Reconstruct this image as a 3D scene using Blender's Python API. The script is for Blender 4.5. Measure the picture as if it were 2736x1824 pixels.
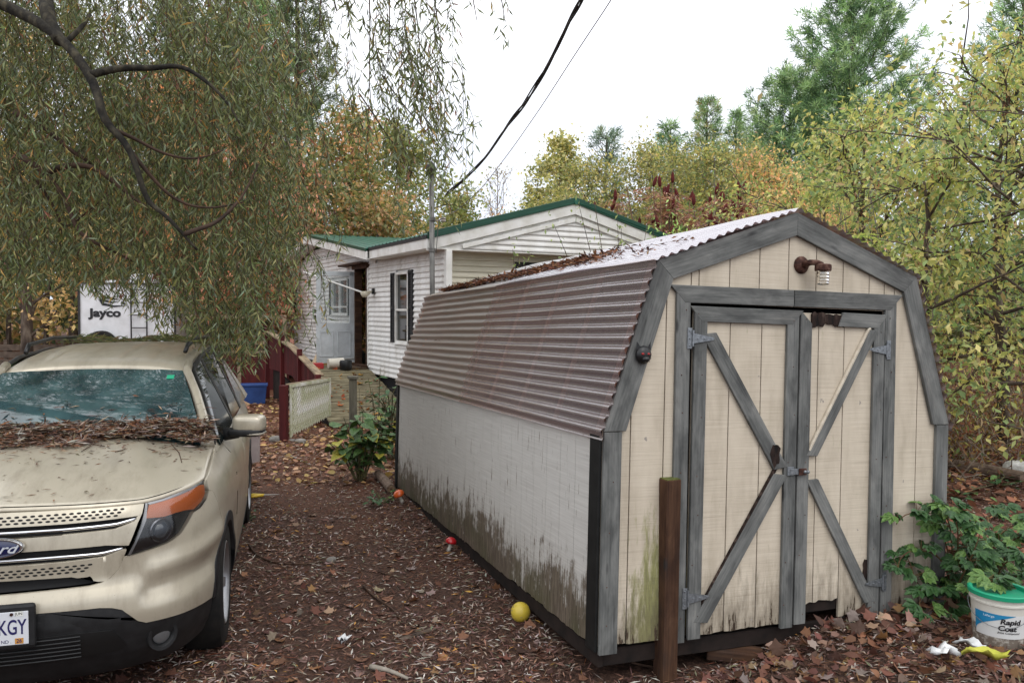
import bpy, bmesh, math, random
import numpy as np
from mathutils import Vector, Matrix
for _o in list(bpy.data.objects): bpy.data.objects.remove(_o)
SC = bpy.context.scene
COL = SC.collection
R = math.radians

# ------------------------------------------------------------------ camera
H_CAM, FPX, CX, CY = 2.0, 2128.0, 1368.0, 912.0
PITCH, ROLL = R(2.1), R(-0.3)
_F = np.array([0, math.cos(PITCH), -math.sin(PITCH)]); _r = np.array([1.0, 0, 0]); _u = np.cross(_r, _F)
_R = math.cos(ROLL) * _r - math.sin(ROLL) * _u
_U = math.sin(ROLL) * _r + math.cos(ROLL) * _u
cam_data = bpy.data.cameras.new('camera')
cam = bpy.data.objects.new('camera', cam_data); COL.objects.link(cam)
cam_data.sensor_width = 36; cam_data.lens = 28.0
cam_data.clip_start = 0.05; cam_data.clip_end = 2000
cam.matrix_world = Matrix(((_R[0], _U[0], -_F[0], 0), (_R[1], _U[1], -_F[1], 0), (_R[2], _U[2], -_F[2], H_CAM), (0, 0, 0, 1)))
SC.camera = cam
def ray(px, py):                       # photograph pixel -> direction (unit depth along the view axis)
    return (px - CX) / FPX * _R - (py - CY) / FPX * _U + _F
def at(px, py, y):                     # point on that ray at world depth y
    d = ray(px, py); p = d * (y / d[1]); return np.array([p[0], p[1], p[2] + H_CAM])
def onground(px, py, z=0.0):
    d = ray(px, py); p = d * ((z - H_CAM) / d[2]); return np.array([p[0], p[1], z])

# ------------------------------------------------------------------ sky, sun, exposure
SC.view_settings.view_transform = 'Standard'; SC.view_settings.look = 'None'
SC.view_settings.exposure = 0.15; SC.view_settings.gamma = 1.0; SC.view_settings.use_curve_mapping = False
W = bpy.data.worlds.new('World'); SC.world = W; W.use_nodes = True
wt = W.node_tree; wt.nodes.clear()
def wn(t, **k):
    n = wt.nodes.new(t)
    for a, b in k.items(): setattr(n, a, b)
    return n
SUN_EL, SUN_AZ = R(52), R(150)
sky = wn('ShaderNodeTexSky', sky_type='NISHITA', sun_disc=False, sun_elevation=SUN_EL, sun_rotation=SUN_AZ)
tc = wn('ShaderNodeTexCoord')
cn = wn('ShaderNodeTexNoise'); cn.inputs['Scale'].default_value = 2.2; cn.inputs['Detail'].default_value = 5
mp = wn('ShaderNodeMapping'); mp.inputs['Scale'].default_value = (1, 1, 2.2)
wt.links.new(tc.outputs['Generated'], mp.inputs[0]); wt.links.new(mp.outputs[0], cn.inputs['Vector'])
sep = wn('ShaderNodeSeparateXYZ'); wt.links.new(tc.outputs['Generated'], sep.inputs[0])
hr = wn('ShaderNodeValToRGB')          # cloud deck: slightly darker and bluer towards the horizon
e = hr.color_ramp.elements; e[0].position = 0.02; e[0].color = (8.2, 8.9, 10.2, 1); e[1].position = 0.42; e[1].color = (16.5, 16.7, 17.0, 1)
wt.links.new(sep.outputs['Z'], hr.inputs[0])
nr = wn('ShaderNodeValToRGB'); e = nr.color_ramp.elements
e[0].position = 0.3; e[0].color = (0.84, 0.86, 0.90, 1); e[1].position = 0.62; e[1].color = (1.06, 1.06, 1.06, 1)
wt.links.new(cn.outputs['Fac'], nr.inputs[0])
mul = wn('ShaderNodeMixRGB', blend_type='MULTIPLY'); mul.inputs[0].default_value = 1
wt.links.new(hr.outputs[0], mul.inputs[1]); wt.links.new(nr.outputs[0], mul.inputs[2])
mx = wn('ShaderNodeMixRGB'); mx.inputs[0].default_value = 0.93
wt.links.new(sky.outputs[0], mx.inputs[1]); wt.links.new(mul.outputs[0], mx.inputs[2])
bg = wn('ShaderNodeBackground'); bg.inputs['Strength'].default_value = 0.10
wo = wn('ShaderNodeOutputWorld'); wt.links.new(mx.outputs[0], bg.inputs[0]); wt.links.new(bg.outputs[0], wo.inputs[0])
sd = bpy.data.lights.new('sun', 'SUN'); sd.energy = 0.7; sd.angle = R(25); sd.color = (1, 0.97, 0.92)
sun = bpy.data.objects.new('sun', sd); COL.objects.link(sun)
_sd = Vector((math.sin(SUN_AZ) * math.cos(SUN_EL), math.cos(SUN_AZ) * math.cos(SUN_EL), math.sin(SUN_EL)))
sun.rotation_euler = _sd.to_track_quat('Z', 'Y').to_euler()
SC.cycles.max_bounces = 8; SC.cycles.diffuse_bounces = 4; SC.cycles.glossy_bounces = 3; SC.cycles.transparent_max_bounces = 12
SC.cycles.sample_clamp_indirect = 6

# ------------------------------------------------------------------ helpers
def rng(seed): return np.random.default_rng(seed)
def ss(x): x = np.clip(x, 0, 1); return x * x * (3 - 2 * x)
def gz(x, y):                          # height of the ground
    x = np.asarray(x, float); y = np.asarray(y, float)
    h = 0.17 * ss((x - 1.0) / 1.2) * ss((7.5 - y) / 2.0)
    h = h + 0.055 * np.exp(-((x - .46 + .381 * (y - 4.14)) / .32) ** 2) * ss((y - 4.0) / .3) * ss((10 - y) / .6)     # litter banked along the shed wall
    h = h + 0.018 * np.sin(1.7 * x + .6) * np.sin(1.3 * y) + 0.010 * np.sin(4.1 * x + 2.2 * y) + 0.006 * np.sin(9 * x - 7 * y)
    return h + 0.35 * ss((np.hypot(x, y) - 24) / 40)
def tag(o, label=None, cat=None, group=None, kind=None):
    if label: o['label'] = label
    if cat: o['category'] = cat
    if group: o['group'] = group
    if kind: o['kind'] = kind
    return o
def link(o, parent=None):
    COL.objects.link(o)
    if parent is not None: o.parent = parent
    return o
def empty(name, loc=(0, 0, 0), rot=(0, 0, 0), label=None, cat=None, group=None):
    o = bpy.data.objects.new(name, None); o.empty_display_size = .2
    o.location = loc; o.rotation_euler = rot
    return tag(link(o), label, cat, group)
class MB:
    def __init__(s): s.v = []; s.f = []
    def add(s, v, f):
        n = len(s.v); s.v += [tuple(float(c) for c in p) for p in v]; s.f += [tuple(i + n for i in q) for q in f]; return s
    def box(s, c, d, m=None):
        c = np.array(c, float); h = np.array(d, float) / 2
        P = [np.array(p) * h for p in ((-1, -1, -1), (1, -1, -1), (1, 1, -1), (-1, 1, -1), (-1, -1, 1), (1, -1, 1), (1, 1, 1), (-1, 1, 1))]
        if m is not None: P = [m @ p for p in P]
        return s.add([p + c for p in P], ((0, 3, 2, 1), (4, 5, 6, 7), (0, 1, 5, 4), (1, 2, 6, 5), (2, 3, 7, 6), (3, 0, 4, 7)))
    def hexa(s, P): return s.add(P, ((0, 3, 2, 1), (4, 5, 6, 7), (0, 1, 5, 4), (1, 2, 6, 5), (2, 3, 7, 6), (3, 0, 4, 7)))
    def prism(s, poly, n):                # poly: planar loop, n: extrusion vector
        k = len(poly); n = np.array(n, float); a = [np.array(p, float) for p in poly]
        f = [tuple(range(k - 1, -1, -1)), tuple(range(k, 2 * k))] + [(i, (i + 1) % k, k + (i + 1) % k, k + i) for i in range(k)]
        return s.add(a + [p + n for p in a], f)
    def tube(s, path, rad, n=6, cap=True):
        path = np.array(path, float); k = len(path); rad = np.ones(k) * rad
        t = np.gradient(path, axis=0); t /= np.linalg.norm(t, axis=1)[:, None] + 1e-9
        ref = np.array([0, 0, 1.0]) if abs(t[0][2]) < .9 else np.array([1.0, 0, 0])
        V = []
        u = np.cross(t[0], ref); u /= np.linalg.norm(u)
        for i in range(k):
            u = u - t[i] * (u @ t[i]); u /= np.linalg.norm(u) + 1e-9; w = np.cross(t[i], u)
            V += [path[i] + rad[i] * (math.cos(a) * u + math.sin(a) * w) for a in np.arange(n) * 2 * math.pi / n]
        F = [(i * n + j, i * n + (j + 1) % n, (i + 1) * n + (j + 1) % n, (i + 1) * n + j) for i in range(k - 1) for j in range(n)]
        if cap: F += [tuple(range(n - 1, -1, -1)), tuple((k - 1) * n + j for j in range(n))]
        return s.add(V, F)
    def lathe(s, prof, n=20, c=(0, 0, 0), m=None, cap=True):   # prof: (r, z)
        V = []; k = len(prof); c = np.array(c, float)
        for r, z in prof:
            for a in np.arange(n) * 2 * math.pi / n:
                p = np.array([r * math.cos(a), r * math.sin(a), z]); p = m @ p if m is not None else p; V.append(p + c)
        F = [(i * n + j, i * n + (j + 1) % n, (i + 1) * n + (j + 1) % n, (i + 1) * n + j) for i in range(k - 1) for j in range(n)]
        if cap: F += [tuple(range(n - 1, -1, -1)), tuple((k - 1) * n + j for j in range(n))]
        return s.add(V, F)
    def grid(s, P):                       # P: (a, b, 3)
        a, b = P.shape[:2]
        return s.add(P.reshape(-1, 3), [(i * b + j, i * b + j + 1, (i + 1) * b + j + 1, (i + 1) * b + j) for i in range(a - 1) for j in range(b - 1)])
    def build(s, name, mat, parent=None, smooth=False, bevel=0, solid=0, label=None, cat=None, group=None, kind=None, auto=None):
        me = bpy.data.meshes.new(name); me.from_pydata(s.v, [], s.f); me.update()
        return fin(name, me, mat, parent, smooth, bevel, solid, label, cat, group, kind, auto)
def fin(name, me, mat, parent=None, smooth=False, bevel=0, solid=0, label=None, cat=None, group=None, kind=None, auto=None):
    me.materials.append(mat)
    if smooth or auto: me.polygons.foreach_set('use_smooth', [True] * len(me.polygons))
    if auto:
        try: me.set_sharp_from_angle(angle=R(auto))
        except Exception: pass
    o = bpy.data.objects.new(name, me); link(o, parent)
    if solid:
        md = o.modifiers.new('solid', 'SOLIDIFY'); md.thickness = solid; md.offset = -1
    if bevel:
        md = o.modifiers.new('bevel', 'BEVEL'); md.width = bevel; md.segments = 2; md.limit_method = 'ANGLE'; md.angle_limit = R(40)
    return tag(o, label, cat, group, kind)
def rot3(axis, a): return np.array(Matrix.Rotation(a, 3, axis))
def frame(p0, p1, nrm):
    x = np.array(p1, float) - np.array(p0, float); L = np.linalg.norm(x); x /= L
    z = np.array(nrm, float); z -= x * (z @ x); z /= np.linalg.norm(z); y = np.cross(z, x)
    return x, y, z, L
def board(name, p0, p1, w, t, nrm, mat, parent=None, sk0=0, sk1=0, bevel=.003, label=None, w1=None):
    """a plank from p0 to p1 (centre line of its back face), its grain along its own X axis; sk0/sk1 skew the ends (mitres)"""
    x, y, z, L = frame(p0, p1, nrm); h = w / 2; h1 = (w1 or w) / 2
    P = [(sk0 * -h, -h, 0), (L + sk1 * -h, -h1, 0), (L + sk1 * h, h1, 0), (sk0 * h, h, 0)]
    b = MB().hexa([(a, c, d) for a, c, d in P] + [(a, c, t) for a, c, d in P])
    o = b.build(name, mat, parent, bevel=bevel, label=label)
    p = np.array(p0, float)
    o.matrix_local = Matrix(((x[0], y[0], z[0], p[0]), (x[1], y[1], z[1], p[1]), (x[2], y[2], z[2], p[2]), (0, 0, 0, 1)))
    return o
def copy_to(o, parent, mat4):
    c = o.copy(); COL.objects.link(c); c.parent = parent; c.matrix_local = mat4; return c
def text(name, body, size, mat, parent, m4, extrude=.001, shear=0, align='CENTER', label=None, bold=0, sx=1):
    cu = bpy.data.curves.new(name, 'FONT'); cu.body = body; cu.size = size; cu.extrude = extrude; cu.shear = shear; cu.offset = bold
    cu.align_x = align; cu.align_y = 'CENTER'; cu.resolution_u = 4
    t = bpy.data.objects.new(name, cu); COL.objects.link(t)
    dg = bpy.context.evaluated_depsgraph_get(); me = bpy.data.meshes.new_from_object(t.evaluated_get(dg)); bpy.data.objects.remove(t)
    if sx != 1:
        for v in me.vertices: v.co.x *= sx
    o = fin(name, me, mat, parent, label=label); 
    if m4 is not None: o.matrix_local = m4
    return o
def m4(x, y, z, p): return Matrix(((x[0], y[0], z[0], p[0]), (x[1], y[1], z[1], p[1]), (x[2], y[2], z[2], p[2]), (0, 0, 0, 1)))

# ------------------------------------------------------------------ materials
def lin(r, g, b): 
    f = lambda c: ((c / 255 + .055) / 1.055) ** 2.4 if c > 10 else c / 255 / 12.92
    return (f(r), f(g), f(b), 1)
class Mat:
    def __init__(s, name):
        s.m = bpy.data.materials.new(name); s.m.use_nodes = True; s.t = s.m.node_tree; s.b = s.t.nodes['Principled BSDF']; s.out = s.t.nodes['Material Output']
    def n(s, t, inp=None, **k):
        n = s.t.nodes.new(t)
        for a, b in k.items(): setattr(n, a, b)
        for a, b in (inp or {}).items():
            if isinstance(b, bpy.types.NodeSocket): s.t.links.new(b, n.inputs[a])
            else: n.inputs[a].default_value = b
        return n
    def l(s, a, b): s.t.links.new(a, b)
    def set(s, **k):
        for a, b in k.items():
            a = a.replace('_', ' ')
            if isinstance(b, bpy.types.NodeSocket): s.l(b, s.b.inputs[a])
            else: s.b.inputs[a].default_value = b
    def coords(s, stretch=(1, 1, 1), rand=True):
        tc = s.n('ShaderNodeTexCoord'); v = tc.outputs['Object']
        if rand:
            oi = s.n('ShaderNodeObjectInfo'); mu = s.n('ShaderNodeMath', {0: oi.outputs['Random'], 1: 37.0}, operation='MULTIPLY')
            v = s.n('ShaderNodeVectorMath', {0: v, 1: mu.outputs[0]}, operation='ADD').outputs[0]
        return s.n('ShaderNodeMapping', {0: v, 'Scale': stretch}).outputs[0]
    def noise(s, vec, scale, detail=5, rough=.55, dist=0):
        return s.n('ShaderNodeTexNoise', {'Vector': vec, 'Scale': scale, 'Detail': detail, 'Roughness': rough, 'Distortion': dist}).outputs['Fac']
    def ramp(s, fac, stops):
        r = s.n('ShaderNodeValToRGB', {0: fac}); el = r.color_ramp.elements
        while len(el) < len(stops): el.new(.5)
        for q, (p, c) in zip(el, stops):
            q.position = p; q.color = c if hasattr(c, '__len__') else (c, c, c, 1)
        return r.outputs[0]
    def mix(s, f, a, b, blend='MIX'):
        return s.n('ShaderNodeMixRGB', {0: f, 1: a, 2: b}, blend_type=blend).outputs[0]
    def math(s, op, a, b=0.0, clamp=False):
        return s.n('ShaderNodeMath', {0: a, 1: b}, operation=op, use_clamp=clamp).outputs[0]
    def bump(s, h, st=.3, dist=.01, prev=None):
        n = s.n('ShaderNodeBump', {'Height': h, 'Strength': st, 'Distance': dist})
        if prev is not None: s.l(prev, n.inputs['Normal'])
        return n.outputs[0]
def noisy(name, cols, scale=6, stretch=(1, 1, 1), rough=.75, bump=.2, dist=.004, detail=6, metallic=0, spec=.3, rand=True, lo=.32, hi=.68, coat=0, fine=None):
    M = Mat(name); v = M.coords(stretch, rand); f = M.noise(v, scale, detail)
    k = len(cols); col = M.ramp(f, [(lo + (hi - lo) * i / max(1, k - 1), c) for i, c in enumerate(cols)])
    if fine:
        g = M.noise(v, scale * fine, 4, .7); col = M.mix(.55, col, M.ramp(g, [(.3, .55), (.7, 1.3)]), 'MULTIPLY')
    M.set(Base_Color=col, Roughness=rough, Metallic=metallic, Specular_IOR_Level=spec, Coat_Weight=coat)
    if bump: M.set(Normal=M.bump(f if not fine else g, bump, dist))
    return M.m
def plain(name, c, rough=.5, metallic=0, spec=.5, coat=0):
    M = Mat(name); M.set(Base_Color=c, Roughness=rough, Metallic=metallic, Specular_IOR_Level=spec, Coat_Weight=coat); return M.m
def leafmat(name, rough=.5, trans=.28, spec=.25, gain=1.0, sat=1.0):
    """colour comes from the 'col' attribute: one colour for each leaf"""
    M = Mat(name); a = M.n('ShaderNodeAttribute', attribute_name='col').outputs['Color']
    if gain != 1: a = M.mix(1, a, (gain, gain, gain, 1), 'MULTIPLY')
    if sat != 1: a = M.n('ShaderNodeHueSaturation', {'Saturation': sat, 'Color': a}).outputs[0]
    M.set(Base_Color=a, Roughness=rough, Specular_IOR_Level=spec)
    if trans:
        tr = M.n('ShaderNodeBsdfTranslucent', {'Color': M.mix(1, a, (1.35, 1.35, .85, 1), 'MULTIPLY')})
        mx = M.n('ShaderNodeMixShader', {0: trans, 1: M.b.outputs[0], 2: tr.outputs[0]}); M.l(mx.outputs[0], M.out.inputs[0])
    return M.m
# many small leaves as one mesh, one island each, with a colour each
def norm(a): return a / (np.linalg.norm(a, axis=-1, keepdims=True) + 1e-9)
def leaf_mesh(name, P, D, N, L, Wd, C, mat, parent=None, fold=.25, wide=.45, curl=0.0, kind=None, label=None, cat=None, shape=None):
    P = np.asarray(P, float); n = len(P); D = norm(np.asarray(D, float)); N = np.asarray(N, float)
    S = norm(np.cross(D, N)); N = norm(np.cross(S, D))
    L = (np.ones(n) * L)[:, None]; Wd = (np.ones(n) * Wd)[:, None]
    if shape is None:                      # lance-shaped: base, two sides, tip, folded along the midrib
        m = P + D * L * wide
        V = np.stack([P, m + S * Wd / 2 + N * Wd * fold, P + D * L - N * L * curl, m - S * Wd / 2 + N * Wd * fold], 1); k = 4
        tri = np.array([[0, 2, 1], [0, 3, 2]])
    else:                                  # a lobed outline: fan about a centre
        sh = np.array(shape, float); k = len(sh) + 1
        ctr = P + D * L * .45
        V = np.concatenate([ctr[:, None]] + [(P + D * L * a + S * L * b + N * L * (c - curl * a * a))[:, None] for a, b, c in sh], 1)
        tri = np.array([[0, i + 1, (i + 1) % len(sh) + 1] for i in range(len(sh))])
    V = V.reshape(-1, 3); T = (tri[None] + (np.arange(n) * k)[:, None, None]).reshape(-1, 3)
    me = bpy.data.meshes.new(name); me.vertices.add(len(V)); me.vertices.foreach_set('co', V.ravel().astype('f'))
    me.loops.add(T.size); me.loops.foreach_set('vertex_index', T.ravel().astype('i'))
    me.polygons.add(len(T)); me.polygons.foreach_set('loop_start', (np.arange(len(T)) * 3).astype('i'))
    me.update(calc_edges=True)
    at_ = me.attributes.new('col', 'FLOAT_COLOR', 'POINT')
    c4 = np.ones((len(V), 4)); c4[:, :3] = np.repeat(np.asarray(C)[:, :3], k, 0); at_.data.foreach_set('color', c4.ravel().astype('f'))
    return fin(name, me, mat, parent, kind=kind, label=label, cat=cat)
def pal(g, n, cols, w=None, var=.18):
    c = np.array([lin(*q)[:3] for q in cols]); w = None if w is None else np.array(w) / sum(w)
    x = c[g.choice(len(c), n, p=w)]
    return np.clip(x * (1 + g.normal(0, var, (n, 1))), .004, .9) * (1 + g.normal(0, .05, (n, 3)))
MAPLE = [(0, 0, 0), (.10, .26, .05), (.02, .46, .12), (.26, .34, .02), (.38, .40, .04), (.52, .58, .16), (.60, .36, .04), (.74, .20, .0), (.84, .14, .02), (1, .02, .10), (.80, -.16, .02), (.70, -.22, .0), (.62, -.38, .06), (.48, -.54, .17), (.34, -.36, .03), (.24, -.32, .02), (.05, -.44, .10), (.12, -.22, .04)]
OVAL = [(0, 0, 0), (.25, .3, .05), (.6, .28, .06), (1, 0, 0), (.6, -.28, .06), (.25, -.3, .05)]
HEART = [(0, 0, 0), (-.12, .22, .04), (.05, .46, .07), (.4, .46, .06), (.75, .22, .02), (1.0, 0, -.06), (.75, -.22, .02), (.4, -.46, .06), (.05, -.46, .07), (-.12, -.22, .04)]
# ------------------------------------------------------------------ ground
def ground_mat():
    M = Mat('leaf_mould'); v = M.coords((1, 1, 1), False)
    a = M.noise(v, 1.1, 4); b = M.noise(v, 38, 8, .75); c = M.noise(v, 210, 3, .7)
    dark = M.ramp(b, [(.30, lin(30, 21, 18)), (.5, lin(70, 50, 41)), (.72, lin(122, 92, 76))])
    red = M.ramp(b, [(.30, lin(46, 28, 20)), (.5, lin(92, 58, 40)), (.72, lin(140, 92, 66))])
    pos = M.n('ShaderNodeSeparateXYZ', {0: M.n('ShaderNodeNewGeometry').outputs['Position']})
    far = M.ramp(M.math('ADD', M.math('MULTIPLY', pos.outputs['Y'], .06), M.math('MULTIPLY', a, .5)), [(.62, 0.0), (.95, 1.0)])
    col = M.mix(far, dark, red)
    col = M.mix(.6, col, M.ramp(c, [(.3, .5), (.7, 1.5)]), 'MULTIPLY')
    M.set(Base_Color=col, Roughness=.85, Specular_IOR_Level=.25, Normal=M.bump(c, .5, .006, M.bump(b, .9, .02)))
    return M.m
GROUND = ground_mat()
def axis(lo, hi, fine_lo, fine_hi, st):
    a = list(np.arange(fine_lo, fine_hi, st)); x = fine_lo; s = st
    while x > lo: s *= 1.35; x -= s; a.insert(0, x)
    x = fine_hi; s = st
    while x < hi: a.append(x); s *= 1.35; x += s
    return np.array(a + [hi])
gx, gy = np.meshgrid(axis(-500, 500, -9, 10, .16), axis(-60, 900, 1.5, 17, .16), indexing='ij')
MB().grid(np.stack([gx, gy, gz(gx, gy)], -1)).build('ground', GROUND, smooth=True, kind='structure', label='dark brown leaf-strewn earth')

# ------------------------------------------------------------------ shed materials
def cream_mat():
    M = Mat('cream_paint'); v = M.coords((1, 1, 1), False)
    lines = M.noise(M.n('ShaderNodeMapping', {0: v, 'Scale': (2.5, 2.5, 150)}).outputs[0], 1.0, 5, .65)
    blot = M.noise(M.n('ShaderNodeMapping', {0: v, 'Scale': (9, 9, 2.2)}).outputs[0], 1.0, 5)
    col = M.ramp(lines, [(.25, lin(166, 155, 140)), (.42, lin(195, 183, 165)), (.75, lin(208, 197, 180))])
    col = M.mix(.7, col, M.ramp(blot, [(.28, (.66, .64, .60, 1)), (.5, (.93, .92, .90, 1)), (.68, (1.04, 1.04, 1.03, 1))]), 'MULTIPLY')
    p = M.n('ShaderNodeSeparateXYZ', {0: M.n('ShaderNodeTexCoord').outputs['Object']}); x, z = p.outputs['X'], p.outputs['Z']
    st = M.noise(M.n('ShaderNodeMapping', {0: v, 'Scale': (26, 26, 5)}).outputs[0], 1.0, 6, .7)
    st2 = M.noise(M.n('ShaderNodeMapping', {0: v, 'Scale': (60, 60, 9)}).outputs[0], 1.0, 5, .7)
    xg = M.math('SUBTRACT', 1.0, M.math('MULTIPLY', M.math('ABSOLUTE', M.math('ADD', x, .83)), 3.4), True)     # damp streak left of the door
    zg = M.ramp(z, [(.05, 1.0), (.95, .0)])
    moss = M.ramp(M.math('ADD', M.math('MULTIPLY', M.math('MULTIPLY', xg, zg), 1.7), M.math('MULTIPLY', M.math('SUBTRACT', st, .5), 2.4)), [(.30, 0.0), (.80, 1.0)])
    col = M.mix(M.math('MULTIPLY', moss, .8), col, M.ramp(st2, [(.3, lin(78, 80, 44)), (.55, lin(128, 130, 66)), (.75, lin(150, 150, 96))]))
    drk = M.ramp(M.math('ADD', M.math('MULTIPLY', z, -1.7), M.math('MULTIPLY', st, 1.9)), [(.32, 0.0), (.95, 1.0)])   # grime rising from the sill
    col = M.mix(M.math('MULTIPLY', drk, .65), col, lin(88, 78, 64))
    peel = M.ramp(M.math('ADD', M.math('MULTIPLY', z, -5.0), M.math('MULTIPLY', M.math('SUBTRACT', st, .5), 5.2)), [(.02, 0.0), (.10, 1.0)])
    col = M.mix(peel, col, M.ramp(st2, [(.3, lin(44, 34, 28)), (.7, lin(92, 78, 64))]))
    chip = M.ramp(M.noise(M.n('ShaderNodeMapping', {0: v, 'Scale': (1, 1, .6)}).outputs[0], 11, 4, .6), [(.69, 0.0), (.70, 1.0)])
    col = M.mix(chip, col, lin(150, 142, 134))
    h = M.math('ADD', lines, M.math('MULTIPLY', peel, -.6))
    M.set(Base_Color=col, Roughness=.8, Specular_IOR_Level=.2, Normal=M.bump(h, .38, .003)); return M.m
def sidewall_mat():
    M = Mat('peeling_white_paint'); v = M.coords((1, 1, 1), False)
    p = M.n('ShaderNodeSeparateXYZ', {0: M.n('ShaderNodeTexCoord').outputs['Object']}); y, z = p.outputs['Y'], p.outputs['Z']
    lines = M.noise(M.n('ShaderNodeMapping', {0: v, 'Scale': (2.5, 2.5, 120)}).outputs[0], 1.0, 4)
    col = M.ramp(lines, [(.25, lin(178, 174, 168)), (.7, lin(200, 197, 191))])
    s1 = M.noise(M.n('ShaderNodeMapping', {0: v, 'Scale': (1, 20, 1.8)}).outputs[0], 1.0, 7, .72)
    s2 = M.noise(M.n('ShaderNodeMapping', {0: v, 'Scale': (1, 62, 5.5)}).outputs[0], 1.0, 5, .7)
    lo = M.noise(M.n('ShaderNodeMapping', {0: v, 'Scale': (1, 1.3, .2)}).outputs[0], 1.0, 2)
    wood = M.ramp(s2, [(.25, lin(60, 51, 43)), (.5, lin(98, 87, 75)), (.75, lin(136, 124, 110))])
    g = M.noise(M.n('ShaderNodeMapping', {0: v, 'Scale': (1, 3, 2)}).outputs[0], 1.0, 4)
    green = M.math('MULTIPLY', M.ramp(z, [(.02, .8), (.34, 0.0)]), M.ramp(g, [(.42, 0.0), (.62, 1.0)]))
    wood = M.mix(M.math('MULTIPLY', green, .65), wood, lin(70, 74, 44))
    lvl = M.math('ADD', M.math('MULTIPLY', lo, .55), .05); iso = M.noise(v, 9, 6, .65)          # height of the peeled edge
    peel = M.ramp(M.math('ADD', M.math('MULTIPLY', M.math('SUBTRACT', lvl, z), 2.6), M.math('MULTIPLY', M.math('SUBTRACT', M.math('ADD', M.math('MULTIPLY', iso, .36), M.math('ADD', M.math('MULTIPLY', s1, .30), M.math('MULTIPLY', s2, .34))), .5), 6.0)), [(-.02 + .03, 0.0), (.34, 1.0)])
    flake = M.ramp(M.math('ADD', s2, M.math('MULTIPLY', s1, .8)), [(1.06 / 1.5, 0.0), (1.08 / 1.5, 1.0)])
    peel = M.math('MAXIMUM', peel, M.ramp(M.math('ADD', M.math('MULTIPLY', s2, .62), M.math('MULTIPLY', s1, .38)), [(.60, 0.0), (.615, 1.0)]))
    grime = M.ramp(M.math('ADD', M.math('MULTIPLY', z, -1.6), M.math('MULTIPLY', s1, 1.6)), [(.05, 0.0), (.9, 1.0)])
    col = M.mix(M.math('MULTIPLY', grime, .55), col, lin(140, 132, 120))
    col = M.mix(peel, col, wood)
    M.set(Base_Color=col, Roughness=.75, Specular_IOR_Level=.22, Normal=M.bump(M.math('ADD', M.math('MULTIPLY', peel, -1.0), M.math('MULTIPLY', lines, .5)), .5, .003)); return M.m
def greywood_mat(name, cols, moss=0):
    """weathered boards, grain along the board's own X"""
    M = Mat(name); v = M.coords((1, 1, 1), True)
    g1 = M.noise(M.n('ShaderNodeMapping', {0: v, 'Scale': (2.2, 30, 30)}).outputs[0], 1.0, 7, .7, .4)
    g2 = M.noise(M.n('ShaderNodeMapping', {0: v, 'Scale': (3.0, 9, 9)}).outputs[0], 1.0, 5, .6, .6)
    w = M.n('ShaderNodeTexWave', {'Vector': M.n('ShaderNodeMapping', {0: v, 'Scale': (.9, 14, 14)}).outputs[0], 'Scale': 1.3, 'Distortion': 7, 'Detail': 3}, wave_type='BANDS', bands_direction='Y').outputs['Fac']
    g3 = M.noise(M.n('ShaderNodeMapping', {0: v, 'Scale': (2.5, 6, 6)}).outputs[0], 1.0, 4, .6, .3)
    f = M.math('ADD', M.math('MULTIPLY', g1, .42), M.math('ADD', M.math('MULTIPLY', g2, .54), M.math('MULTIPLY', w, .03)))
    k = len(cols); col = M.ramp(f, [(.30 + .42 * i / (k - 1), c) for i, c in enumerate(cols)])
    crack = M.ramp(g1, [(.27, 1.0), (.33, 0.0)])
    col = M.mix(M.math('MULTIPLY', crack, .8), col, lin(30, 30, 32))
    col = M.mix(M.math('MULTIPLY', M.ramp(g3, [(.46, 0.0), (.62, 1.0)]), .8), col, M.mix(.5, col, lin(34, 34, 36)))
    knot = M.n('ShaderNodeTexVoronoi', {'Vector': M.n('ShaderNodeMapping', {0: v, 'Scale': (1.6, 5, 5)}).outputs[0], 'Scale': 1.4}).outputs['Distance']
    col = M.mix(M.ramp(knot, [(.05, .75), (.11, 0.0)]), col, lin(42, 42, 44))
    M.set(Base_Color=col, Roughness=.85, Specular_IOR_Level=.2, Normal=M.bump(M.math('ADD', g1, M.math('MULTIPLY', crack, -.5)), .55, .004)); return M.m
CREAM = cream_mat(); SIDEP = sidewall_mat()
GREYW = greywood_mat('grey_weathered_wood', [lin(60, 60, 59), lin(95, 96, 94), lin(121, 121, 118), lin(154, 151, 144)])
BROWNW = greywood_mat('brown_treated_wood', [lin(34, 23, 18), lin(60, 40, 29), lin(84, 60, 44), lin(106, 82, 64)])
DECKW = noisy('roof_deck_board', [lin(46, 36, 33), lin(78, 62, 57)], 5, (1, 6, 1), .9, .3)
DARKW = noisy('dark_old_wood', [lin(20, 15, 13), lin(42, 32, 28)], 9, (1, 1, 1), .9, .3)
ROT = noisy('rotten_wood', [lin(18, 13, 11), lin(44, 31, 26), lin(86, 72, 64)], 30, (1, 1, .3), .95, .8, .01, lo=.35, hi=.72)
BLACKP = noisy('black_paint', [lin(14, 15, 15), lin(30, 30, 29)], 12, (1, 1, .15), .6, .3)
GALV = noisy('galvanised_steel', [lin(112, 116, 120), lin(150, 154, 158)], 60, (1, 1, 1), .45, .15, metallic=.7)
RUST = noisy('rusty_iron', [lin(44, 28, 24), lin(76, 48, 40), lin(112, 86, 74)], 26, (1, 1, 1), .75, .4, metallic=.3)
SCREW = plain('screw_steel', lin(120, 120, 122), .4, .8)
BLACKHOLE = plain('dark_gap', lin(10, 8, 8), .95, 0, .1)

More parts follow.
